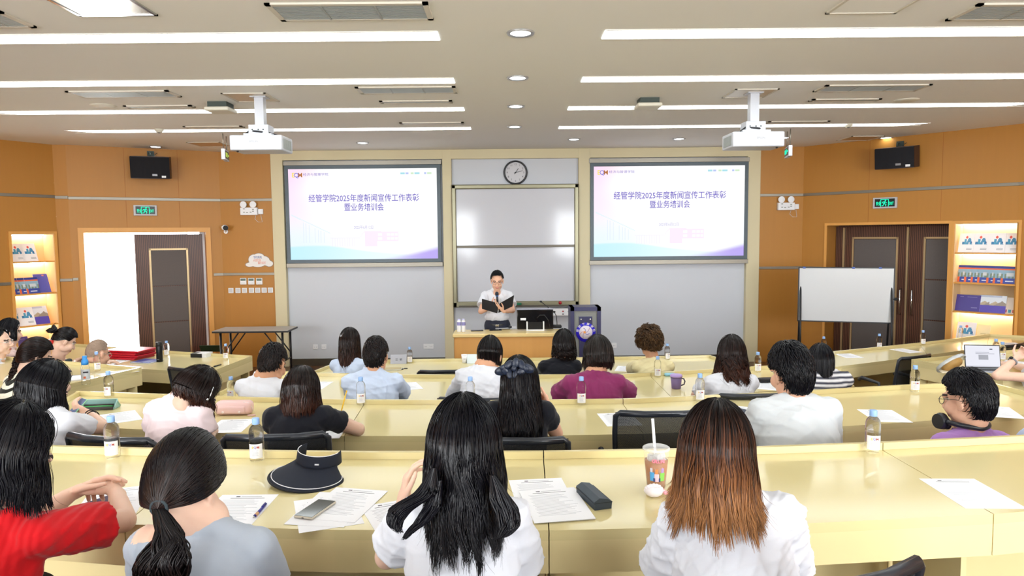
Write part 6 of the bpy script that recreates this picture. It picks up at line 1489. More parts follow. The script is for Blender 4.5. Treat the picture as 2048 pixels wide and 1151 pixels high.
def tail(H_, pts, rad, rng, n=260, width=0.0028, wave=0.0, lam=0.1, splay=1.0):
    pts = np.array(pts, float); rad = np.array(rad, float); m = 22; u = np.linspace(0, 1, m); src = np.linspace(0, 1, len(pts))
    C_ = np.stack([np.interp(u, src, pts[:, k]) for k in range(3)], -1); C_[1:-1] = (C_[:-2]+2*C_[1:-1]+C_[2:])/4; Rr = np.interp(u, src, rad)
    a = rng.rand(n)*6.28; q = np.sqrt(rng.rand(n)); ln = 1-0.22*rng.rand(n)
    P = np.empty((n, m, 3)); uu = u[None]*ln[:, None]
    for k in range(3): P[:, :, k] = np.interp(uu, u, C_[:, k])
    rr = np.interp(uu, u, Rr)*q[:, None]; ph = rng.rand(n)*6.28
    clp = np.floor(a*2).astype(int); tb = rng.rand(20)*6.28
    w = wave*np.sin(2*PI*uu*np.linalg.norm(pts[-1]-pts[0])/lam+tb[clp % 20][:, None]+0.4*ph[:, None])*np.clip(uu*3, 0, 1)
    P[:, :, 0] += np.cos(a)[:, None]*rr+w; P[:, :, 1] += np.sin(a)[:, None]*rr*0.6+0.5*w
    H_.strands(P, width)
NPEOPLE = [0]
def person(label, top, yh, s=1.0, tv=1.05, yaw=0, pitch=12, roll=0, nb=None, ys=None, W=0.155, byaw=0, tilt=0, floor=0.0, desk_z=0.75, lean=0.14, skin=SKIN_F, shirt=None, sleeve=0.55, cloth_t=0.016, pose='desk', pants=None, arms=None, voxel=0.008, cvox=0.009, hairf=None, collar='crew', stand=False, group='people seated in the rows', wr=0.005, hands=None, hips=None, headdx=0.0, loose=0.0, slr=1.0, shirt_name='shirt', split=None, dys=0.06):
    NPEOPLE[0] += 1; rng = np.random.RandomState(100+NPEOPLE[0])
    hc = aty(top[0], top[1], yh)-np.array([0, 0, (0.112*tv+0.016)*s]); hd = Head(hc, s, yaw, pitch, roll)
    ys = (yh-0.06 if ys is None else ys)+dys; sh_ = s; sb = 1+(s-1)*0.3
    NB = aty(nb[0], nb[1], ys)
    Rb = np.array(Matrix.Rotation(math.radians(byaw), 3, 'Z')); rt = Rb @ np.array([1.0, 0, 0]); rt = unit(rt-np.array([0, 0, math.tan(math.radians(tilt))])); fw = unit(np.cross((0, 0, 1), rt))
    C_ = NB-np.array([0, 0, 0.072*sb]); SL, SR = C_-rt*W*0.84, C_+rt*W*0.84
    P_ = np.array([NB[0], NB[1], 0])-fw*lean+(np.zeros(3) if hips is None else np.array([hips[0], hips[1], 0])); P_[2] = floor+(0.93*sb if stand else 0.55)
    up = unit(C_-P_); F_ = unit(np.cross(up, rt)); A = np.stack([rt, F_, unit(np.cross(rt, F_))], 1)
    org = np.array([P_[0], P_[1], floor])
    L_ = 0.29*sb; E = {}; Wp = {}; D = {}; N_ = {}
    for k, S, sg in (('L', SL, -1), ('R', SR, 1)):
        a = (arms or {}).get(k)
        if a:
            E[k] = atz(*a['e']) if len(a['e']) == 3 and not a.get('xyz') else np.array(a['e']); Wp[k] = atz(*a['w']) if not a.get('xyz') else np.array(a['w'])
            D[k] = (atz(*a['h'])-Wp[k]) if 'h' in a and not a.get('xyz') else (np.array(a['h'])-Wp[k] if 'h' in a else Wp[k]-E[k]); N_[k] = np.array(a.get('n', (0, 0, -1)), float)
        elif pose == 'lap':
            E[k] = S+rt*sg*0.045+fw*0.10-np.array([0, 0, 0.245*sb]); Wp[k] = E[k]+fw*0.13-rt*sg*0.14; Wp[k][2] = floor+0.64; D[k] = unit(fw*0.3-rt*sg*0.9); N_[k] = np.array([0, 0, -1.0])
        else:
            ez = desk_z+0.05; dz = S[2]-ez; dx = 0.015*sg; dy = math.sqrt(max(0.01, L_*L_-dz*dz-dx*dx)); E[k] = S+rt*dx+fw*dy+np.array([0, 0, -dz])
            Wp[k] = E[k]+fw*0.20-rt*sg*0.10+np.array([0, 0, -0.014]); D[k] = unit(fw*0.9-rt*sg*0.6); N_[k] = np.array([0, 0, -1.0])
    # ---------------- body
    B = Blob(); w = hd.w; A3 = hd.A
    def he(x, y, z, rx, ry, rz): B.ell(w(x, y, z), (rx*s, ry*s, rz*s), A3)
    he(0, -0.010, 0.030, 0.073, 0.092, 0.084); he(0, -0.045, 0.0, 0.06, 0.05, 0.06); he(0, 0.034, -0.04, 0.056, 0.056, 0.072); he(0, 0.058, -0.098, 0.027, 0.026, 0.022)
    for q in (-1, 1):
        he(q*0.034, 0.056, -0.038, 0.030, 0.030, 0.032); he(q*0.043, 0.012, -0.07, 0.02, 0.04, 0.03)
        B.ell(w(q*0.077, -0.012, -0.012), (0.009*s, 0.021*s, 0.031*s), A3 @ np.array(Matrix.Rotation(q*0.35, 3, 'Z'))); he(q*0.076, -0.004, -0.035, 0.007, 0.010, 0.012)
        he(q*0.012, 0.100, -0.040, 0.010, 0.011, 0.008)
    B.cap(w(-0.036, 0.076, 0.016), w(0.036, 0.076, 0.016), 0.014*s); B.cap(w(0, 0.088, 0.0), w(0, 0.107, -0.034), 0.009*s, 0.013*s)
    he(0, 0.086, -0.066, 0.023, 0.011, 0.007); he(0, 0.084, -0.077, 0.019, 0.011, 0.007)
    nk = 0.050*s if W < 0.165 else 0.056*s
    B.cap(w(0, -0.030, -0.055), NB+up*0.0+fw*0.02, nk, nk*1.08); B.cap(w(0, 0.01, -0.075), NB+fw*0.045-up*0.03, nk*0.8, nk*0.9)
    def torso(Bb, t, bulge=0.0):
        if stand: Bb.ell(P_+up*0.17, (0.15*sb+t+bulge, 0.11*sb+t, 0.09*sb), A)
        Bb.ell(C_-up*0.13*sb, (W*0.90+t, 0.088*sb+t, 0.185*sb+t), A); Bb.ell(C_-up*0.06*s-F_*0.01, (W*0.85+t, 0.075*sb+t, 0.10*sb+t), A)
        m_ = C_*0.45+P_*0.55; Bb.ell(m_+up*(0.07 if stand else 0), (W*0.80+t+bulge, 0.092*sb+t+bulge*0.6, (0.14 if stand else 0.19)*sb+t), A)
        if not stand or t == 0.0: Bb.ell(P_+up*0.05, (0.155*sb+t+bulge, 0.118*sb+t+bulge*0.6, 0.14*sb+t), A)
        Bb.cap(SL, SR, 0.047*sb+t); 
        for S in (SL, SR): Bb.ell(S, (0.050*sb+t*0.8,)*3); Bb.cap(NB-up*0.012, S*0.75+C_*0.25+up*0.008, 0.036*sb+t*0.8, 0.046*sb+t*0.8)
    torso(B, 0.0)
    for k, S, sg in (('L', SL, -1), ('R', SR, 1)):
        B.cap(S, E[k], 0.047*sb, 0.036*sb); B.ell(E[k], (0.037*sb,)*3); B.cap(E[k], E[k]*0.35+Wp[k]*0.65, 0.038*sb, 0.031*sb); B.cap(E[k]*0.4+Wp[k]*0.6, Wp[k], 0.032*sb, 0.0235*sb)
        hk = (hands or {}).get(k, {}); hand(B, Wp[k], D[k], N_[k], -sg if hk.get('flipt') else sg*-1, s=s*0.98, **{a: b for a, b in hk.items() if a != 'flipt'})
    legs = []
    for sg in (-1, 1):
        hp = P_+rt*0.085*sg*s
        if stand: kn = np.array([hp[0], hp[1], floor+0.5*s]); an = np.array([hp[0], hp[1], floor+0.09]); toe = an+fw*0.16-np.array([0, 0, 0.045])
        else: kn = np.array([*(hp+fw*0.40+rt*0.05*sg)[:2], floor+0.53]); an = np.array([*(kn+fw*0.02)[:2], floor+0.09]); toe = an+fw*0.15-np.array([0, 0, 0.045])
        legs.append((hp, kn, an, toe)); B.cap(hp, kn, 0.078*sb, 0.054*sb); B.cap(kn, an, 0.052*sb, 0.034*sb); B.cap(an-np.array([0, 0, 0.03])-fw*0.03, toe, 0.036*sb, 0.03*sb)
    me = B.skin('person', voxel, 2, 0.5, org)
    hloc = lambda c: hd.loc(c+org)
    def fpaint(c):
        q = hloc(c); k = np.zeros(len(c)); f_ = (q[:, 1] > 0.055) & (q[:, 1] < 0.13) & (np.abs(q[:, 0]) < 0.07)
        k[f_ & (np.abs(q[:, 0]) < 0.021) & (np.abs(q[:, 2]+0.0715) < 0.0095) & (q[:, 1] > 0.08)] = 1
        ax_ = np.abs(np.abs(q[:, 0])-0.032)
        k[f_ & (ax_ < 0.017) & (np.abs(q[:, 2]-0.0225+0.15*ax_) < 0.0045)] = 2
        k[f_ & (ax_ < 0.0125) & (np.abs(q[:, 2]-0.002) < 0.0055)] = 3; k[f_ & (ax_ < 0.0055) & (np.abs(q[:, 2]-0.002) < 0.0055)] = 2
        k[f_ & (ax_ < 0.0135) & (np.abs(q[:, 2]-0.0085) < 0.0022)] = 2
        return k
    paint_faces(me, fpaint)
    body = link('person', me, None, (skin, LIP, BROW, EYEW), Matrix.Translation(org)); tag(body, label, 'person', group)
    # ---------------- clothing
    Cb = Blob(); t = cloth_t; torso(Cb, t, loose)
    for k, S, sg in (('L', SL, -1), ('R', SR, 1)):
        f = sleeve if not isinstance(sleeve, dict) else sleeve[k]
        r0, r1 = 0.052*sb+t*0.6, (0.047*sb+t)*slr
        if f <= 1.0: Cb.cap(S, S+(E[k]-S)*f, r0, r1, flat=2)
        else:
            Cb.cap(S, E[k], r0, 0.043*sb+t*0.6); g = E[k]+(Wp[k]-E[k])*(f-1.0); Cb.ell(E[k], (0.042*sb+t*0.6,)*3); Cb.cap(E[k], g, 0.042*sb+t*0.6, 0.031*sb+t*0.5, flat=2)
    if collar == 'crew':
        c0 = NB-up*0.004+fw*0.028; ring = [c0+rt*math.cos(a)*0.066*sb+fw*math.sin(a)*0.066*sb+up*(-0.012*math.sin(a)) for a in [2*PI*i/18 for i in range(19)]]
        for p, q in zip(ring, ring[1:]): Cb.cap(p, q, 0.0095)
    elif collar == 'shirt':
        c0 = NB+up*0.012+fw*0.026
        for h_ in (0.0, 0.012, 0.024):
            ring = [c0+up*h_+rt*math.cos(a)*(0.066-0.1*h_)*sb+fw*math.sin(a)*(0.066-0.1*h_)*sb+up*(-0.02*max(0, math.sin(a))) for a in [2*PI*i/20 for i in range(21)]]
            for i_, (p, q) in enumerate(zip(ring, ring[1:])):
                if stand and 3 < i_ < 6: continue
                Cb.cap(p, q, 0.009)
    cme = Cb.skin('shirt', cvox, 3, 0.5, org)
    # open the neck: drop cloth that would close over it
    V = verts(cme); 
    if wr: wrinkle(cme, wr, NPEOPLE[0]*7)
    sh = link(shirt_name, cme, body, shirt if isinstance(shirt, tuple) else (shirt,))
    if split is not None: paint_faces(cme, lambda c: split(c+org, dict(NB=NB, C=C_, SL=SL, SR=SR, rt=rt, up=up, fw=fw, P=P_)))
    pm = pants or mat('dark trousers', hexc('1C1E28'), 0.8)
    Pb = Blob(); Pb.ell(P_+up*(0.05 if stand else 0), (0.18*sb, 0.135*sb, 0.15*sb if stand else 0.12*sb), A)
    for hp, kn, an, toe in legs: Pb.cap(hp, kn, 0.09*sb, 0.066*sb); Pb.cap(kn, an, 0.064*sb, 0.052*sb, flat=2)
    link('trousers', Pb.skin('trousers', 0.014, 2, 0.5, org), body, (pm,))
    Sb = Blob()
    for hp, kn, an, toe in legs: Sb.cap(an-np.array([0, 0, 0.035])-fw*0.035, toe, 0.042*sb, 0.036*sb)
    link('shoes', Sb.skin('shoes', 0.012, 1, 0.5, org), body, (BLACKP,))
    hair = None
    if hairf:
        res = hairf(hd, rng, dict(NB=NB, org=org, rt=rt, fw=fw, up=up, body=body))
        if res is not None:
            H_, mt = res; hair = H_.build(body, mt, org)
    return dict(body=body, hd=hd, NB=NB, org=org, SL=SL, SR=SR, E=E, W=Wp, rt=rt, fw=fw, up=up, hair=hair)
def glasses(pr, lens=True, col=None, wire=0.0014, name='eyeglasses'):
    hd, org = pr['hd'], pr['org']; b = MB(); s = hd.s; w = lambda x, y, z: tuple(hd.w(x, y, z)-org)
    for q in (-1, 1):
        b.tube([w(q*0.032+0.024*math.cos(a)*1.0, 0.098+0.004*math.cos(a)*-q, -0.004+0.018*math.sin(a)) for a in [2*PI*k/16 for k in range(16)]], wire*s, 6, closed=True)
        b.tube([w(q*0.056, 0.096, 0.004), w(q*0.076, 0.05, 0.006), w(q*0.081, -0.01, 0.004), w(q*0.080, -0.03, -0.012)], wire*s, 6)
    b.tube([w(-0.009, 0.101, 0.002), w(0, 0.104, 0.004), w(0.009, 0.101, 0.002)], wire*s, 6)
    return b.build(name, col or BLACKP, pr['body'])
def tee(name, h, rough=0.85): return mat(name, hexc(h), rough, spec=0.2, noise=(6, 0.03), bump=(700, 0.12, 0.0008), sheen=0.15)
WTEE = tee('white cotton', 'D6D8E0'); GTEE = tee('heather grey cotton', 'A6AEBA'); BTEE = tee('black cotton', '15161E'); PTEE = tee('pale pink cotton', 'EBD8DC')
GRTEE = tee('pale grey cotton', 'C9CED2'); LILAC = tee('lilac cotton', 'B184CC'); PURP = tee('magenta purple knit', '84305E'); BLUESH = tee('pale blue shirting', 'C4D2EA'); CREAM = tee('cream knit', 'E2D6A8'); TEALG = tee('dark teal grey cotton', '3A474A'); NAVYB = tee('slate blue cotton', '5A74A8'); ROSEP = tee('faded pink cotton', 'D8BCB6')
def knit():
    M = tee('red rib knit', 'C8141C'); nt = M.node_tree; b = nt.nodes['Principled BSDF']; tc = nt.nodes.new('ShaderNodeTexCoord'); w = nt.nodes.new('ShaderNodeTexWave'); w.bands_direction = 'X'; w.inputs['Scale'].default_value = 14; w.inputs['Distortion'].default_value = 0.6
    bp = nt.nodes.new('ShaderNodeBump'); bp.inputs['Strength'].default_value = 0.45; bp.inputs['Distance'].default_value = 0.006
    nt.links.new(tc.outputs['Object'], w.inputs['Vector']); nt.links.new(w.outputs['Fac'], bp.inputs['Height']); nt.links.new(bp.outputs['Normal'], b.inputs['Normal']); return M
REDK = knit()
STRIPE = stripes('navy and white stripes', hexc('23263A'), hexc('E2E2E6'), 9.5, 0.85, 'Z', 0, 0)
def swirl():
    M = tee('black and cream swirl print', 'E6E0CC'); nt = M.node_tree; b = nt.nodes['Principled BSDF']; tc = nt.nodes.new('ShaderNodeTexCoord'); w = nt.nodes.new('ShaderNodeTexWave'); w.wave_type = 'RINGS'; w.inputs['Scale'].default_value = 5; w.inputs['Distortion'].default_value = 9; w.inputs['Detail'].default_value = 1.0
    cr = nt.nodes.new('ShaderNodeValToRGB'); cr.color_ramp.interpolation = 'CONSTANT'; cr.color_ramp.elements[0].color = (*hexc('23241F'), 1); cr.color_ramp.elements[1].position = 0.5; cr.color_ramp.elements[1].color = (*hexc('E6E0CC'), 1)
    nt.links.new(tc.outputs['Object'], w.inputs['Vector']); nt.links.new(w.outputs['Fac'], cr.inputs['Fac']); nt.links.new(cr.outputs['Color'], b.inputs['Base Color']); return M
SWIRL = swirl()
def part_of(pr, name, b, mt): return b.build(name, mt, pr['body'])
PE = {}
# ---------------- nearest row
def h_red(hd, r, c): return long_hair(hd, r, 0.185, [(0, 1, 1), (0.5, 1.08, 1.06), (1, 1.04, 1.0)], n=1700, width=0.0024, vol=1.17, tipvar=0.28, clump=0.12, wave=0.004, flip=0.006, front_drop=0.17, open_=118), BLACKH
PE['red'] = person('person in a red rib-knit top with black bobbed hair, hands together over a phone', (8, 807), 1.98, 1.12, 1.17, yaw=-28, pitch=20, nb=(-8, 1012), ys=1.93, W=0.155, byaw=-10, tilt=3, floor=F1, desk_z=Z1, skin=SKIN_F, shirt=REDK, sleeve={'L': 0.6, 'R': 0.74}, slr=1.12, cloth_t=0.02, voxel=0.0042, cvox=0.007, hairf=h_red, wr=0.006,
    arms={'R': dict(e=(247, 1040, 1.285), w=(232, 985, 1.31), h=(200, 955, 1.34), n=(-0.75, 0.35, -0.45)), 'L': dict(e=(62, 1042, 1.275), w=(142, 988, 1.31), h=(212, 956, 1.345), n=(0.5, -0.3, -0.75))},
    hands={'R': dict(curl=(50, 55, 30), spread=0.5, thumb=0.9), 'L': dict(curl=(14, 22, 16), spread=0.8, thumb=0.9)})
def h_pony(hd, r, c):
    H_, tp = gathered_hair(hd, r, (0.10, 2.10), n=1900, width=0.0023, vol=1.13, back=1.98, side_=1.66)
    y0 = tp[1]; q = [tp, aty(339, 1062, y0-0.03), aty(332, 1095, y0-0.055), aty(324, 1130, y0-0.06), aty(318, 1175, y0-0.05), aty(316, 1235, y0-0.03)]
    tail(H_, q, [0.016, 0.03, 0.05, 0.064, 0.068, 0.05], r, n=620, width=0.0024, wave=0.010, lam=0.14); c['tie'] = tp; h_pony.tp = tp
    k = 90; P = np.array([[tp+np.array([0, 0, 0.01])*0]*16 for _ in range(2)]); return H_, SOFTBLK
def cut_out(c, d):
    q = c-(d['SL']*0.86+d['C']*0.14+d['up']*0.055); return ((np.abs(q @ d['rt']) < 0.05) & (np.abs(q @ d['fw']) < 0.075) & (q @ d['up'] > -0.045)).astype(int)
PE['pony'] = person('person in a grey tee with one bare shoulder and a low black ponytail', (366, 861), 1.98, 1.13, 1.13, yaw=-6, pitch=24, nb=(404, 1045), ys=1.90, W=0.178, pose='lap', byaw=4, tilt=3, floor=F1, desk_z=Z1, shirt=(GTEE, SKIN_F), sleeve=0.5, cloth_t=0.015, voxel=0.006, cvox=0.007, hairf=h_pony, wr=0.005, collar='crew', split=cut_out)
tp = h_pony.tp-PE['pony']['org']
part_of(PE['pony'], 'hair_tie', MB().tube([tuple(tp+np.array([0.021*math.cos(a), 0.004, 0.02*math.sin(a)])+np.array([0, 0, 0.0])) for a in [2*PI*k/16 for k in range(16)]], 0.006, 8, closed=True), mat('dark teal elastic', hexc('1C2A30'), 0.6))
def h_flip(hd, r, c):
    H_ = long_hair(hd, r, 0.345, [(0, 1, 1), (0.3, 1.10, 1.10), (0.55, 1.06, 1.30), (0.75, 0.98, 1.52), (1, 0.86, 1.62)], n=2300, width=0.0025, vol=1.16, wave=0.012, lam=0.26, flip=0.012, tipvar=0.2, clump=0.3, front_drop=0.28, open_=100)
    y = hd.c[1]-0.15
    for pts, rad in (([(868, 935), (856, 985), (825, 1002), (797, 1020), (790, 1048), (802, 1066)], [0.006, 0.03, 0.032, 0.028, 0.018, 0.006]), ([(985, 950), (1000, 995), (1016, 1022), (1020, 1048), (1008, 1070), (990, 1078)], [0.006, 0.028, 0.028, 0.024, 0.016, 0.006]), ([(880, 960), (868, 1010), (846, 1040), (822, 1062), (806, 1080)], [0.005, 0.02, 0.016, 0.010, 0.004])):
        tail(H_, [aty(px, py, y-0.012*k) for k, (px, py) in enumerate(pts)], rad, r, n=230, width=0.0023, wave=0.004)
    return H_, BLACKH
PE['middle'] = person('person in a white tee with long black hair flipping out, middle of the nearest row', (927, 791), 1.95, 1.12, 1.16, yaw=3, pitch=10, nb=(924, 988), ys=1.92, W=0.160, pose='lap', byaw=0, tilt=0, floor=F1, desk_z=Z1, shirt=WTEE, sleeve=0.62, slr=1.2, cloth_t=0.022, voxel=0.006, cvox=0.007, hairf=h_flip, wr=0.008,
    arms={'L': dict(e=(774, 1112, 1.2), w=(806, 1008, 1.30), h=(814, 962, 1.37), n=(0.9, 0, -0.3))})
def h_ombre(hd, r, c): return long_hair(hd, r, 0.275, [(0, 1, 1), (0.35, 1.12, 1.08), (0.7, 1.24, 1.26), (1, 1.22, 1.46)], n=2600, width=0.0025, vol=1.16, wave=0.006, lam=0.3, flip=0.014, tipvar=0.24, clump=0.24, front_drop=0.2, crown=(0.0, 0)), OMBRE
PE['ombre'] = person('person in a loose white tee with straight black hair dyed chestnut at the ends', (1432, 803), 1.96, 1.1, 1.16, yaw=-6, pitch=14, roll=4, nb=(1462, 990), ys=1.92, W=0.165, pose='lap', byaw=-6, tilt=-4, floor=F1, desk_z=Z1, shirt=WTEE, sleeve=0.7, slr=1.25, cloth_t=0.026, voxel=0.007, cvox=0.007, hairf=h_ombre, wr=0.008, loose=0.012)
# ---------------- second row
def h_long5(hd, r, c): return long_hair(hd, r, 0.17, [(0, 1, 1), (0.5, 1.1, 1.05), (1, 1.16, 1.02)], n=1100, width=0.0028, vol=1.2, tipvar=0.2, wave=0.003, front_drop=0.21), BLACKH
PE['phone'] = person('person in a white tee with straight black hair leaning over a phone, second row', (84, 719), 3.66, 1.12, 1.2, yaw=-24, pitch=26, nb=(92, 812), ys=3.56, W=0.15, byaw=-18, tilt=4, floor=F2, desk_z=Z2, shirt=WTEE, sleeve={'L': 0.55, 'R': 0.5}, cloth_t=0.018, voxel=0.007, hairf=h_long5, wr=0.006,
    arms={'L': dict(e=(58, 852, 1.12), w=(108, 836, 1.12), h=(140, 826, 1.13)), 'R': dict(e=(210, 856, 1.115), w=(178, 827, 1.12), h=(152, 815, 1.16), n=(-0.4, 0.5, 0.6))}, hands={'R': dict(curl=(35, 40, 25))})
b = MB(); W5 = PE['phone']['W']['R']; E5 = PE['phone']['E']['R']; dv = Vector(E5-W5).normalized()
for f_, r_ in ((0.035, 0.030), (0.10, 0.036)):
    cpt = Vector(W5-PE['phone']['org'])+dv*f_; t1 = dv.cross(Vector((0, 0, 1))).normalized(); t2 = dv.cross(t1)
    b.tube([cpt+t1*r_*math.cos(a)+t2*r_*math.sin(a) for a in [2*PI*k/16 for k in range(16)]], 0.0035, 6, closed=True)
part_of(PE['phone'], 'bracelet', b, mat('black cord', hexc('1A1618'), 0.7))
q = atz(152, 812, 1.17); phone(q, 1.15, -0.6, 'phone in a pale green case held up at the teal pencil case', mat('mint case', hexc('8FC8A0'), 0.4), mat('slate lit glass', hexc('5A6888'), 0.1, emit=hexc('5A6888'), estr=0.25), 0.0, 0.75)
def h_bob(hd, r, c): return long_hair(hd, r, 0.125, [(0, 1, 1), (0.5, 1.1, 1.0), (1, 1.02, 0.92)], n=1200, width=0.0028, vol=1.19, tipvar=0.35, wave=0.010, lam=0.1, flip=-0.012, clump=0.3, front_drop=0.14, layer=0.16), BROWNBLK
PE['pink'] = person('person in a pale pink tee with a short dark bob and silver hair clip', (388, 731), 3.72, 1.1, 1.19, yaw=-32, pitch=34, roll=4, nb=(356, 797), ys=3.64, W=0.155, byaw=-14, tilt=2, floor=F2, desk_z=Z2, shirt=PTEE, sleeve=0.7, slr=1.1, cloth_t=0.02, voxel=0.006, hairf=h_bob, wr=0.006,
    arms={'L': dict(e=(312, 872, 1.12), w=(362, 852, 1.12), h=(400, 842, 1.12)), 'R': dict(e=(412, 880, 1.12), w=(424, 862, 1.115), h=(430, 840, 1.12), n=(-0.8, 0.2, -0.5))}, hands={'R': dict(curl=(45, 50, 30), thumb=0.9)})
hd = PE['pink']['hd']; og = PE['pink']['org']
part_of(PE['pink'], 'hair_clip', MB().tube([tuple(hd.w(0.1, -0.005, 0.065)-og), tuple(hd.w(0.109, -0.006, 0.035)-og), tuple(hd.w(0.112, 0.0, 0.005)-og)], 0.0032, 6).ball(tuple(hd.w(0.111, -0.008, 0.0)-og), 0.007), CHROME)
def h_brown(hd, r, c): return long_hair(hd, r, 0.19, [(0, 1, 1), (0.5, 1.12, 1.1), (1, 1.0, 1.22)], n=1200, width=0.0026, vol=1.14, tipvar=0.25, wave=0.004, clump=0.15, front_drop=0.16), BROWNBLK
PE['black'] = person('person in a black tee with brown black hair, writing with a yellow pencil', (600, 732), 3.74, 1.07, 1.14, yaw=4, pitch=30, nb=(596, 806), ys=3.66, W=0.155, byaw=4, tilt=0, floor=F2, desk_z=Z2, shirt=BTEE, sleeve=0.55, cloth_t=0.015, voxel=0.006, hairf=h_brown, wr=0.005,
    arms={'L': dict(e=(548, 866, 1.12), w=(598, 850, 1.12), h=(630, 842, 1.12)), 'R': dict(e=(716, 858, 1.118), w=(672, 846, 1.115), h=(655, 840, 1.12), n=(-0.3, 0.4, -0.8))}, hands={'R': dict(curl=(45, 50, 30), thumb=0.9)})
def h_bow(hd, r, c): return long_hair(hd, r, 0.36, [(0, 1, 1), (0.3, 1.12, 1.25), (0.6, 1.35, 1.65), (1, 1.28, 1.95)], n=1500, width=0.003, vol=1.1, tipvar=0.25, wave=0.009, lam=0.2, clump=0.2, front_drop=0.2), BLACKH
PE['bow'] = person('person in a black top with long black hair pinned by a black bow', (1040, 712), 3.60, 1.1, 1.1, yaw=-6, pitch=10, roll=-5, nb=(1040, 795), ys=3.56, W=0.150, byaw=-4, tilt=0, floor=F2, desk_z=Z2, skin=SKIN_P, shirt=BTEE, sleeve=0.5, cloth_t=0.014, voxel=0.006, hairf=h_bow, wr=0.004,
    arms={'R': dict(e=(1112, 866, 1.12), w=(1099, 822, 1.23), h=(1090, 795, 1.29), n=(-0.9, -0.1, 0)), 'L': dict(e=(1000, 850, 1.12), w=(1040, 815, 1.23), h=(1050, 790, 1.29), n=(0.9, 0, 0))}, hands={'R': dict(curl=(55, 60, 30)), 'L': dict(curl=(50, 55, 30))})
hd = PE['bow']['hd']; og = PE['bow']['org']; b = MB(); R_ = random.Random(4)
for k in range(9):
    a = 2*PI*k/9; c_ = Vector(hd.w(0.035*math.cos(a)*1.3-0.012, -0.108, 0.082+0.024*math.sin(a))-og)
    b.ball(c_, 0.024, 0, 12, 8, (1.2, 0.35, 0.75), Matrix.Rotation(a+0.4, 4, 'Y') @ Matrix.Rotation(R_.uniform(-0.6, 0.6), 4, 'Z'))
b.ball(Vector(hd.w(-0.012, -0.122, 0.082)-og), 0.014)
for sg in (-1, 1): b.ball(Vector(hd.w(-0.012+sg*0.055, -0.098, 0.078)-og), 0.036, 0, 12, 8, (1.2, 0.3, 0.7), Matrix.Rotation(sg*0.3, 4, 'Y'))
part_of(PE['bow'], 'hair_bow', b, mat('black satin', hexc('20283A'), 0.35, bump=(60, 0.4, 0.004)))
def h_man1(hd, r, c): return short_hair(hd, r, 3000, 0.05, 0.007, 0.0022, 1.10, (0.3, 0.5), 2.42, 1.42, 0.95, spiky=0.005), BLACKH
PE['grey_tee'] = person('broad person in a pale grey tee with short black hair, second row', (1582, 681), 3.58, 1.16, 1.13, yaw=14, pitch=8, roll=-4, nb=(1590, 792), ys=3.48, W=0.215, pose='lap', byaw=4, tilt=0, floor=F2, desk_z=Z2, skin=SKIN_P, shirt=GRTEE, sleeve=0.72, slr=1.15, cloth_t=0.022, voxel=0.007, hairf=h_man1, wr=0.008)
def h_man2(hd, r, c): return short_hair(hd, r, 3000, 0.055, 0.007, 0.0022, 1.08, (0.3, 0.5), 2.4, 1.40, 0.95, spiky=0.004), BLACKH
PE['phones'] = person('person in a lilac tee with black hair and glasses, headphones round the neck', (1938, 735), 3.50, 1.15, 1.1, yaw=26, pitch=10, roll=0, nb=(1945, 860), ys=3.42, W=0.195, pose='lap', byaw=12, tilt=2, floor=F2, desk_z=Z2, skin=SKIN_P, shirt=LILAC, sleeve=0.7, cloth_t=0.02, voxel=0.006, hairf=h_man2, wr=0.006)
glasses(PE['phones'])
pr = PE['phones']; NBv = Vector(pr['NB']); o = thing('headphones', 'black headphones hanging round the neck of the person in lilac', 'headphones', Matrix.Translation(NBv))
rt, fw, up = Vector(pr['rt']), Vector(pr['fw']), Vector(pr['up'])
arc = [rt*0.105*math.cos(a)+fw*(0.03+0.10*math.sin(a)*(1 if math.sin(a) < 0 else 1.0))+up*(0.028+0.012*abs(math.cos(a))) for a in [PI*(1.0+k/22)-0.0 for k in range(23)]]
MB().tube(arc, 0.013, 10).build('headband', SATBLK, o)
for sg in (-1, 1):
    cpt = rt*sg*0.108+fw*0.055+up*0.032; yk = MB(); yk.tube([rt*sg*0.105+fw*0.03+up*0.04, cpt+up*0.045, cpt+fw*0.03+up*0.02], 0.006, 8).build('yoke', SATBLK, o)
    MB().cyl(cpt-rt*sg*0.016+fw*0.02, cpt+rt*sg*0.016+fw*0.02, 0.043, 0.038, 24).build('ear_cup', SATBLK, o)
    MB().tube([cpt-rt*sg*0.02+fw*0.02+(fw*math.cos(a)+up*math.sin(a))*0.032 for a in [2*PI*k/18 for k in range(18)]], 0.012, 8, closed=True).build('ear_pad', BLACKP, o)
def h_b(hd, r, c): return short_hair(hd, r, 900, 0.05, 0.012, 0.003, 1.08), BLACKH
PE['edge_blue'] = person('person in a pale blue top cut by the edge of the picture beyond the headphones', (2128, 745), 3.45, 1.05, 1.08, nb=(2120, 850), ys=3.4, W=0.17, pose='lap', floor=F2, desk_z=Z2, shirt=BLUESH, sleeve=0.6, voxel=0.012, cvox=0.012, hairf=h_b)
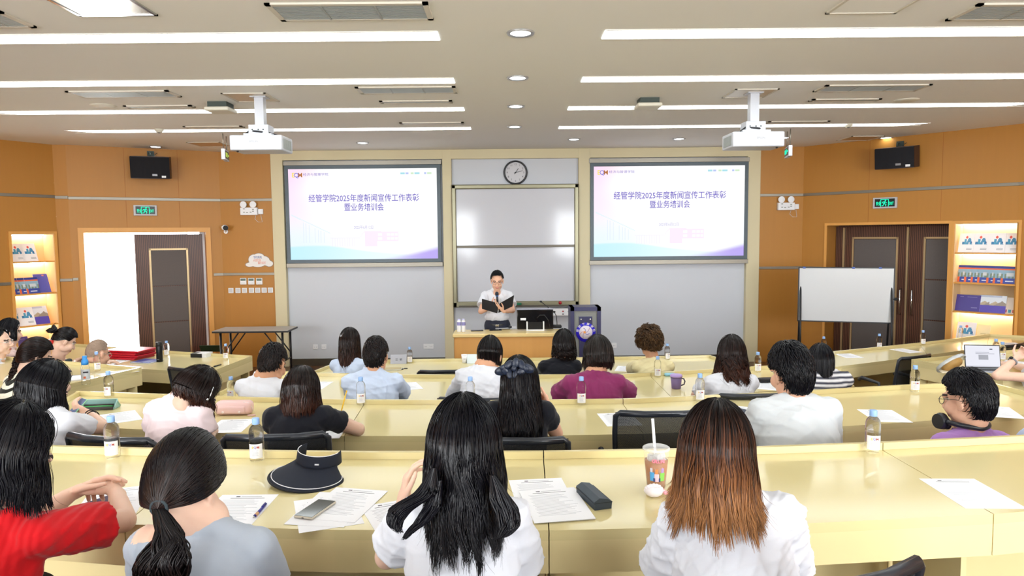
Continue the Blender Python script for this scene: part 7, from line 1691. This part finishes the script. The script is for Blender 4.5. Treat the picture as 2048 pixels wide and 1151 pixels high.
# ---------------- third row
PE['white_man'] = person('person in a white collared shirt with short black hair, third row', (544, 684), 5.15, 1.16, 1.08, yaw=-10, pitch=22, nb=(524, 754), ys=5.02, W=0.175, byaw=-8, floor=F3, desk_z=Z3, skin=SKIN_T, shirt=WTEE, sleeve=0.7, cloth_t=0.018, voxel=0.008, collar='shirt', hairf=lambda hd, r, c: (short_hair(hd, r, 1500, 0.035, 0.004, 0.003, 1.05, back=2.25, side_=1.4, spiky=0.003), SOFTBLK))
PE['blue_man'] = person('person in a pale blue collared shirt with short black hair, third row', (751, 671), 5.15, 1.08, 1.08, yaw=-4, pitch=6, nb=(745, 744), ys=5.02, W=0.195, byaw=0, floor=F3, desk_z=Z3, skin=SKIN_T, shirt=BLUESH, sleeve=0.75, slr=1.15, cloth_t=0.022, voxel=0.008, collar='shirt', wr=0.007, hairf=lambda hd, r, c: (short_hair(hd, r, 1500, 0.03, 0.004, 0.003, 1.06, back=2.3, side_=1.4, spiky=0.003), SOFTBLK))
PE['white_bob'] = person('person in a white long-sleeved blouse with a short smooth black bob, third row', (979, 671), 5.15, 1.08, 1.08, yaw=-12, pitch=16, nb=(965, 733), ys=5.02, W=0.165, byaw=-6, tilt=0, floor=F3, desk_z=Z3, skin=SKIN_T, shirt=WTEE, sleeve=1.9, cloth_t=0.02, voxel=0.008, wr=0.007, hairf=lambda hd, r, c: (long_hair(hd, r, 0.10, [(0, 1, 1), (1, 0.9, 0.78)], n=700, width=0.0035, vol=1.08, tipvar=0.15, layer=0.1), SOFTBLK),
    arms={'L': dict(e=(905, 790, 0.975), w=(925, 772, 0.965), h=(945, 765, 0.965))})
PE['purple'] = person('person in a magenta purple top with a grey streaked black bob, third row', (1196, 670), 5.15, 1.12, 1.2, yaw=6, pitch=14, nb=(1188, 748), ys=5.0, W=0.20, byaw=2, floor=F3, desk_z=Z3, skin=SKIN_T, shirt=PURP, sleeve=0.85, slr=1.2, cloth_t=0.03, voxel=0.008, wr=0.006, loose=0.02, hairf=lambda hd, r, c: (long_hair(hd, r, 0.125, [(0, 1, 1), (0.5, 1.06, 1.0), (1, 0.92, 0.82)], n=1000, width=0.0034, vol=1.2, tipvar=0.25, wave=0.007, clump=0.2, layer=0.12), hair_mat('black hair with grey', [(0, '26221F'), (0.5, '241C1B'), (1, '2E211D')], 0.36, 0.8)),
    arms={'L': dict(e=(1118, 792, 0.985), w=(1150, 780, 0.965), h=(1165, 770, 0.965)), 'R': dict(e=(1256, 790, 0.985), w=(1225, 776, 0.965), h=(1210, 768, 0.965))})
PE['wavy'] = person('person in a white top with long wavy black hair, third row behind an empty chair', (1464, 669), 5.2, 1.1, 1.18, yaw=-6, pitch=10, nb=(1462, 746), ys=5.06, W=0.165, floor=F3, desk_z=Z3, shirt=WTEE, sleeve=0.8, cloth_t=0.022, voxel=0.008, hairf=lambda hd, r, c: (long_hair(hd, r, 0.30, [(0, 1, 1), (0.4, 1.2, 1.2), (0.75, 1.5, 1.5), (1, 1.5, 1.6)], n=1000, width=0.0036, vol=1.16, wave=0.018, lam=0.12, tipvar=0.3, clump=0.2), BROWNBLK),
    arms={'L': dict(e=(1392, 790, 0.97), w=(1415, 775, 0.965), h=(1432, 768, 0.965))})
PE['stripes'] = person('person in a striped navy and white top with straight black hair, third row', (1642, 687), 5.2, 1.05, 1.1, yaw=-10, pitch=8, nb=(1646, 740), ys=5.08, W=0.185, byaw=-4, floor=F3, desk_z=Z3, shirt=STRIPE, sleeve=0.7, cloth_t=0.02, voxel=0.008, hairf=lambda hd, r, c: (long_hair(hd, r, 0.30, [(0, 1, 1), (0.5, 0.98, 1.2), (1, 0.85, 1.5)], n=700, width=0.0036, vol=1.1, tipvar=0.2), BLACKH))
# ---------------- front row
PE['vest'] = person('person with long straight dark hair and pale blue sleeves, front row', (699, 655), 6.95, 1.1, 1.12, yaw=-8, pitch=10, roll=-2, nb=(698, 716), ys=6.82, W=0.16, byaw=-6, floor=0.0, desk_z=Z4, shirt=BLUESH, sleeve=1.6, cloth_t=0.02, voxel=0.01, hairf=lambda hd, r, c: (long_hair(hd, r, 0.36, [(0, 1, 1), (0.4, 1.05, 1.15), (1, 1.1, 1.6)], n=700, width=0.004, vol=1.12, tipvar=0.15, wave=0.004), BROWNBLK))
PE['curly_black'] = person('person in a black top with thick curly black hair, front row', (1128, 658), 6.95, 1.1, 1.3, yaw=4, pitch=10, nb=(1120, 718), ys=6.82, W=0.18, floor=0.0, desk_z=Z4, skin=SKIN_T, shirt=BTEE, sleeve=1.5, cloth_t=0.024, voxel=0.01, hairf=lambda hd, r, c: (long_hair(hd, r, 0.17, [(0, 1, 1), (0.6, 1.08, 1.1), (1, 1.0, 1.0)], n=900, width=0.004, vol=1.3, wave=0.014, lam=0.055, tipvar=0.35, layer=0.2), SOFTBLK))
PE['curly_brown'] = person('person in a cream top with short brown curls, front row', (1299, 655), 6.95, 1.08, 1.18, yaw=6, pitch=8, nb=(1306, 718), ys=6.82, W=0.175, floor=0.0, desk_z=Z4, skin=SKIN_T, shirt=CREAM, sleeve=0.9, cloth_t=0.024, voxel=0.01, hairf=lambda hd, r, c: (short_hair(hd, r, 1300, 0.05, 0.03, 0.0042, 1.14, back=2.0, side_=1.7, curl=0.014, spiky=0.02), CURLB))
# ---------------- side desks by the open door
PE['bald'] = person('person with a shaved head at the side desk by the red folders', (194, 678), 7.38, 1.2, 1.0, yaw=-24, pitch=14, nb=(186, 732), ys=7.3, W=0.185, pose='lap', byaw=-30, floor=0.0, desk_z=Z4, skin=SKIN_P, shirt=NAVYB, sleeve=0.7, cloth_t=0.02, voxel=0.008, collar='shirt', hairf=lambda hd, r, c: (short_hair(hd, r, 1600, 0.004, 0.001, 0.0012, 0.985, back=2.05, side_=1.4, front=0.85, mass=1.0, spiky=0.001), hair_mat('grey stubble', [(0, 'A8917F'), (1, '9A8474')], 0.7, 0.3)))
glasses(PE['bald'], col=CHROME)
def h_bun(hd, r, c):
    H_, tp = gathered_hair(hd, r, (0.0, 1.35), n=800, width=0.0036, vol=1.06, tieout=1.05)
    for k in range(26):
        a = r.rand()*6.28; rad = 0.03+0.014*r.rand(); u = np.linspace(0, 1, 18)*PI*1.7+a; nrm = unit(tp-hd.c); x = unit(np.cross(nrm, [0, 0, 1])); y = np.cross(x, nrm); off = nrm*(0.02+0.035*r.rand())
        H_.strands((tp+off+x*np.cos(u)[:, None]*rad+y*np.sin(u)[:, None]*rad+nrm*(0.014*np.sin(u*1.7))[:, None])[None], 0.011)
    for k in range(14): v = r.normal(size=3)*0.02; H_.strands(np.array([tp+unit(tp-hd.c)*0.04+v*t+np.array([0, 0, 0.05*t-0.03*t*t]) for t in np.linspace(0, 1.6, 10)])[None], 0.003)
    return H_, SOFTBLK
PE['bun'] = person('person in a dark tee with black hair pinned up in a loose bun', (128, 654), 7.62, 1.12, 1.06, yaw=-42, pitch=30, nb=(112, 722), ys=7.55, W=0.15, byaw=-45, floor=0.0, desk_z=Z4, skin=SKIN_F, shirt=TEALG, sleeve=0.6, voxel=0.008, hairf=h_bun,
    arms={'R': dict(e=(140, 742, 0.80), w=(150, 722, 0.82), h=(162, 716, 0.85))})
q = atz(158, 722, 0.86); phone(q, 0.83, -0.9, 'pale phone held by the person with pinned-up hair', mat('pale lilac case', hexc('C8C0E0'), 0.4), GLASS_D, 0, 0.5)
def h_braid(hd, r, c):
    H_, tp = gathered_hair(hd, r, (-0.75, 1.95), n=1100, width=0.003, vol=1.1, tieout=1.08, back=2.1, side_=1.7)
    ax_ = [tp, aty(32, 728, tp[1]-0.03), aty(24, 752, tp[1]-0.05), aty(18, 782, tp[1]-0.05), aty(16, 815, tp[1]-0.04)]
    u = np.linspace(0, 1, 60); src = np.linspace(0, 1, len(ax_)); Cn = np.stack([np.interp(u, src, [p[k] for p in ax_]) for k in range(3)], -1)
    for k in range(3):
        for j in range(20):
            ph = 2*PI*k/3+u*2*PI*4.2; R_ = 0.020*(1-0.35*u); o_ = r.normal(size=3)*0.0055
            P = Cn+np.stack([np.cos(ph)*R_, 0.6*np.sin(2*ph)*R_, 0*R_], -1)+o_; H_.strands(P[None], 0.0048, taper=lambda t: 0.9+0*t)
    return H_, BROWNBLK
PE['braid'] = person('person in a black and cream patterned blouse with a long dark braid, holding a phone', (70, 674), 5.72, 1.14, 1.1, yaw=-40, pitch=20, nb=(40, 748), ys=5.62, W=0.16, byaw=-32, floor=F3, desk_z=Z3, skin=SKIN_F, shirt=SWIRL, sleeve=0.55, cloth_t=0.02, voxel=0.007, hairf=h_braid,
    arms={'R': dict(e=(131, 775, 0.96), w=(124, 762, 0.99), h=(122, 748, 1.03), n=(-0.5, 0.3, 0.6)), 'L': dict(e=(60, 770, 0.96), w=(105, 757, 0.99), h=(115, 750, 1.02), n=(0.5, 0.2, 0.5))}, hands={'R': dict(curl=(40, 40, 25)), 'L': dict(curl=(40, 40, 25))})
q = atz(126, 752, 1.04); phone(q, 1.03, -0.7, 'dark phone held in front of the person with a long braid', BLACKP, mat('violet glass'), 0.0, 0.7)
PE['profile'] = person('person in white with glasses seen in profile by the lit shelf', (-3, 655), 7.3, 1.1, 1.08, yaw=-75, pitch=0, nb=(-10, 715), ys=7.25, W=0.165, byaw=-60, floor=0.0, desk_z=Z4, skin=SKIN_F, shirt=WTEE, sleeve=0.9, voxel=0.007, hairf=lambda hd, r, c: (long_hair(hd, r, 0.14, [(0, 1, 1), (1, 0.95, 0.9)], n=700, width=0.0034, vol=1.08, open_=95), BLACKH))
glasses(PE['profile'], col=CHROME)
PE['rose'] = person('person in faded pink sleeves with short black hair beyond the one seen in profile', (18, 636), 7.85, 1.1, 1.1, yaw=-40, pitch=10, nb=(14, 694), ys=7.78, W=0.17, byaw=-40, floor=0.0, desk_z=Z4, skin=SKIN_F, shirt=ROSEP, sleeve=1.7, voxel=0.009, hairf=lambda hd, r, c: (long_hair(hd, r, 0.12, [(0, 1, 1), (1, 0.95, 0.9)], n=700, width=0.0034, vol=1.1), BLACKH),
    arms={'R': dict(e=(30, 712, 0.82), w=(40, 702, 0.84), h=(52, 700, 0.86))})
# ---------------- side desk by the double door
PE['watch'] = person('person in a white tee with a wristwatch, mostly beyond the edge, by the open laptop', (2160, 655), 5.85, 1.08, 1.1, yaw=25, pitch=10, nb=(2168, 738), ys=5.8, W=0.165, byaw=32, floor=F3, desk_z=Z3, skin=SKIN_F, shirt=WTEE, sleeve={'L': 0.62, 'R': 0.6}, slr=1.3, cloth_t=0.026, voxel=0.007, hairf=lambda hd, r, c: (short_hair(hd, r, 700, 0.05, 0.012, 0.004, 1.08), BLACKH),
    arms={'L': dict(e=(1993, 751, 0.965), w=(2032, 716, 1.10), h=(2056, 698, 1.17), n=(0.6, 0, 0.6)), 'R': dict(e=(2075, 742, 0.97), w=(2020, 728, 0.965), h=(1996, 724, 0.965), n=(0, 0.2, -1))}, hands={'L': dict(curl=(50, 55, 30)), 'R': dict(curl=(20, 25, 15))})
pr = PE['watch']; Wv, Ev = Vector(pr['W']['L']), Vector(pr['E']['L']); dv = (Ev-Wv).normalized(); t1 = dv.cross(Vector((0, 0, 1))).normalized(); t2 = dv.cross(t1); cpt = Wv+dv*0.045-Vector(pr['org'])
ring = [cpt+t1*0.033*math.cos(a)+t2*0.033*math.sin(a) for a in [2*PI*k/18 for k in range(18)]]
wt = MB().tube(ring, 0.007, 8, closed=True).build('wristwatch', mat('grey strap', hexc('8A8A90'), 0.5), pr['body'])
MB().ball(cpt-t2*0.036, 0.016, sc=(1, 1, 0.8)).build('dial', mat('dark glass'), wt)
# ---------------- the speaker
def h_sp(hd, r, c): return short_hair(hd, r, 1500, 0.022, 0.008, 0.003, 1.03, back=2.05, side_=1.32, front=0.78, spiky=0.008), BLACKH
YS = 9.25
def sp(px, py, dy): q = aty(px, py, YS+dy); return (q[0], q[1], q[2])
PE['speaker'] = person('person in a white short-sleeved shirt standing at the podium with folder and microphone', (994, 541), YS, 1.0, 1.04, yaw=180, pitch=14, nb=(994, 580), ys=YS+0.06, W=0.18, byaw=180, floor=0.0, lean=-0.02, skin=SKIN_P, shirt=WTEE, sleeve=0.66, slr=1.25, cloth_t=0.02, voxel=0.0048, cvox=0.007, collar='shirt', stand=True, hairf=h_sp, group='people', pants=mat('navy trousers', hexc('232738'), 0.8),
    arms={'L': dict(xyz=1, e=sp(1025, 620, -0.04), w=sp(1006, 621, -0.29), h=sp(993, 612, -0.33), n=(0.0, 0.55, 0.8)), 'R': dict(xyz=1, e=sp(962, 622, -0.06), w=sp(985, 612, -0.20), h=sp(996, 602, -0.22), n=(-0.45, 0.9, 0.1))},
    hands={'L': dict(curl=(12, 18, 12), spread=0.8), 'R': dict(curl=(58, 62, 35), thumb=1.0)})
glasses(PE['speaker'], col=mat('thin dark rim', hexc('3A3030'), 0.4), wire=0.0016)
pr = PE['speaker']; og = pr['org']
b = MB(); c0 = Vector(aty(993, 650.5, YS)-og); b.lathe([(0.165, -0.02), (0.168, 0.0), (0.165, 0.02)], 32, M=Matrix.Translation((0, 0, c0.z)) @ Matrix.Diagonal((1, 0.78, 1, 1)))
bl = b.build('belt', BLACKP, pr['body']); MB().box(-0.022, 0.022, -0.14, -0.128, c0.z-0.018, c0.z+0.018, bev=0.004).build('buckle', CHROME, bl)
a_, b_ = Vector(sp(993.5, 584, -0.235)), Vector(sp(995.5, 607, -0.225)); o = thing('microphone', 'black handheld microphone in front of the speaker', 'microphone', Matrix.Translation(b_)); d_ = a_-b_
MB().cyl((0, 0, 0), d_*0.72, 0.012, 0.016, 16).build('handle', SATBLK, o); MB().ball(d_*0.86, 0.024, sc=(1, 1, 1.25)).build('head', mat('dark mesh', hexc('1E2230'), 0.6, bump=(300, 0.4, 0.002)), o); MB().cyl(d_*0.66, d_*0.72, 0.0205, 0.0205, 16).build('ring', mat('blue ring', hexc('3A6FB0'), 0.4), o)
q0, q1, q2, q3 = sp(964, 597, -0.30), sp(998, 606.5, -0.34), sp(994.5, 626, -0.31), sp(964, 617, -0.27); r0, r1, r2, r3 = sp(999, 606.5, -0.34), sp(1028, 590, -0.30), sp(1025, 612, -0.27), sp(997, 625, -0.31)
o = thing('folder', 'open black folder held by the speaker', 'folder', Matrix.Translation(q1))
for pts in ((q0, q1, q2, q3), (r0, r1, r2, r3)):
    P4 = [Vector(p)-Vector(q1) for p in pts]; nn = (P4[1]-P4[0]).cross(P4[3]-P4[0]).normalized()*0.004; bm_ = MB(); A1 = [bm_.bm.verts.new(p-nn) for p in P4]; A2 = [bm_.bm.verts.new(p+nn) for p in P4]
    bm_.bm.faces.new(A1); bm_.bm.faces.new(A2[::-1]); [bm_.bm.faces.new((A1[i], A1[(i+1) % 4], A2[(i+1) % 4], A2[i])) for i in range(4)]; bm_.build('cover', mat('black folder', hexc('17171D'), 0.45), o)
# ---------------- the chairs the seated people use
def chair_of(k, lb, back=0.04):
    pr = PE[k]; o = pr['org']; f = pr['fw']; chair(o[0]-f[0]*back, o[1]-f[1]*back, o[2], math.atan2(-f[0], f[1]), lb, 1.0 if k in ('pink', 'black', 'bow', 'wavy', 'white_bob', 'pony', 'middle', 'red') else 0.85)
for k, lb in (('pony', 'person with the low ponytail'), ('middle', 'person with black hair flipping out'), ('red', 'person in red'), ('phone', 'person leaning on an elbow, second row'), ('pink', 'person in pale pink'), ('black', 'person with the yellow pencil'), ('bow', 'person with the black bow'), ('grey_tee', 'person in the pale grey tee'), ('phones', 'person with headphones'), ('white_man', 'person in the white collared shirt'), ('blue_man', 'person in the pale blue collared shirt'), ('white_bob', 'person in the white blouse'), ('purple', 'person in magenta purple'), ('wavy', 'person with wavy hair'), ('stripes', 'person in stripes'), ('braid', 'person with the braid'), ('vest', 'person with long straight hair, front row'), ('curly_black', 'person with curly black hair'), ('curly_brown', 'person with brown curls'), ('bald', 'person with a shaved head'), ('bun', 'person with pinned-up hair'), ('profile', 'person seen in profile with glasses'), ('rose', 'person in faded pink sleeves'), ('watch', 'person with the wristwatch'), ('edge_blue', 'person in the pale blue top')):
    chair_of(k, 'black mesh office chair used by the '+lb, 0.14 if k in ('pony', 'middle', 'ombre', 'red') else 0.05)
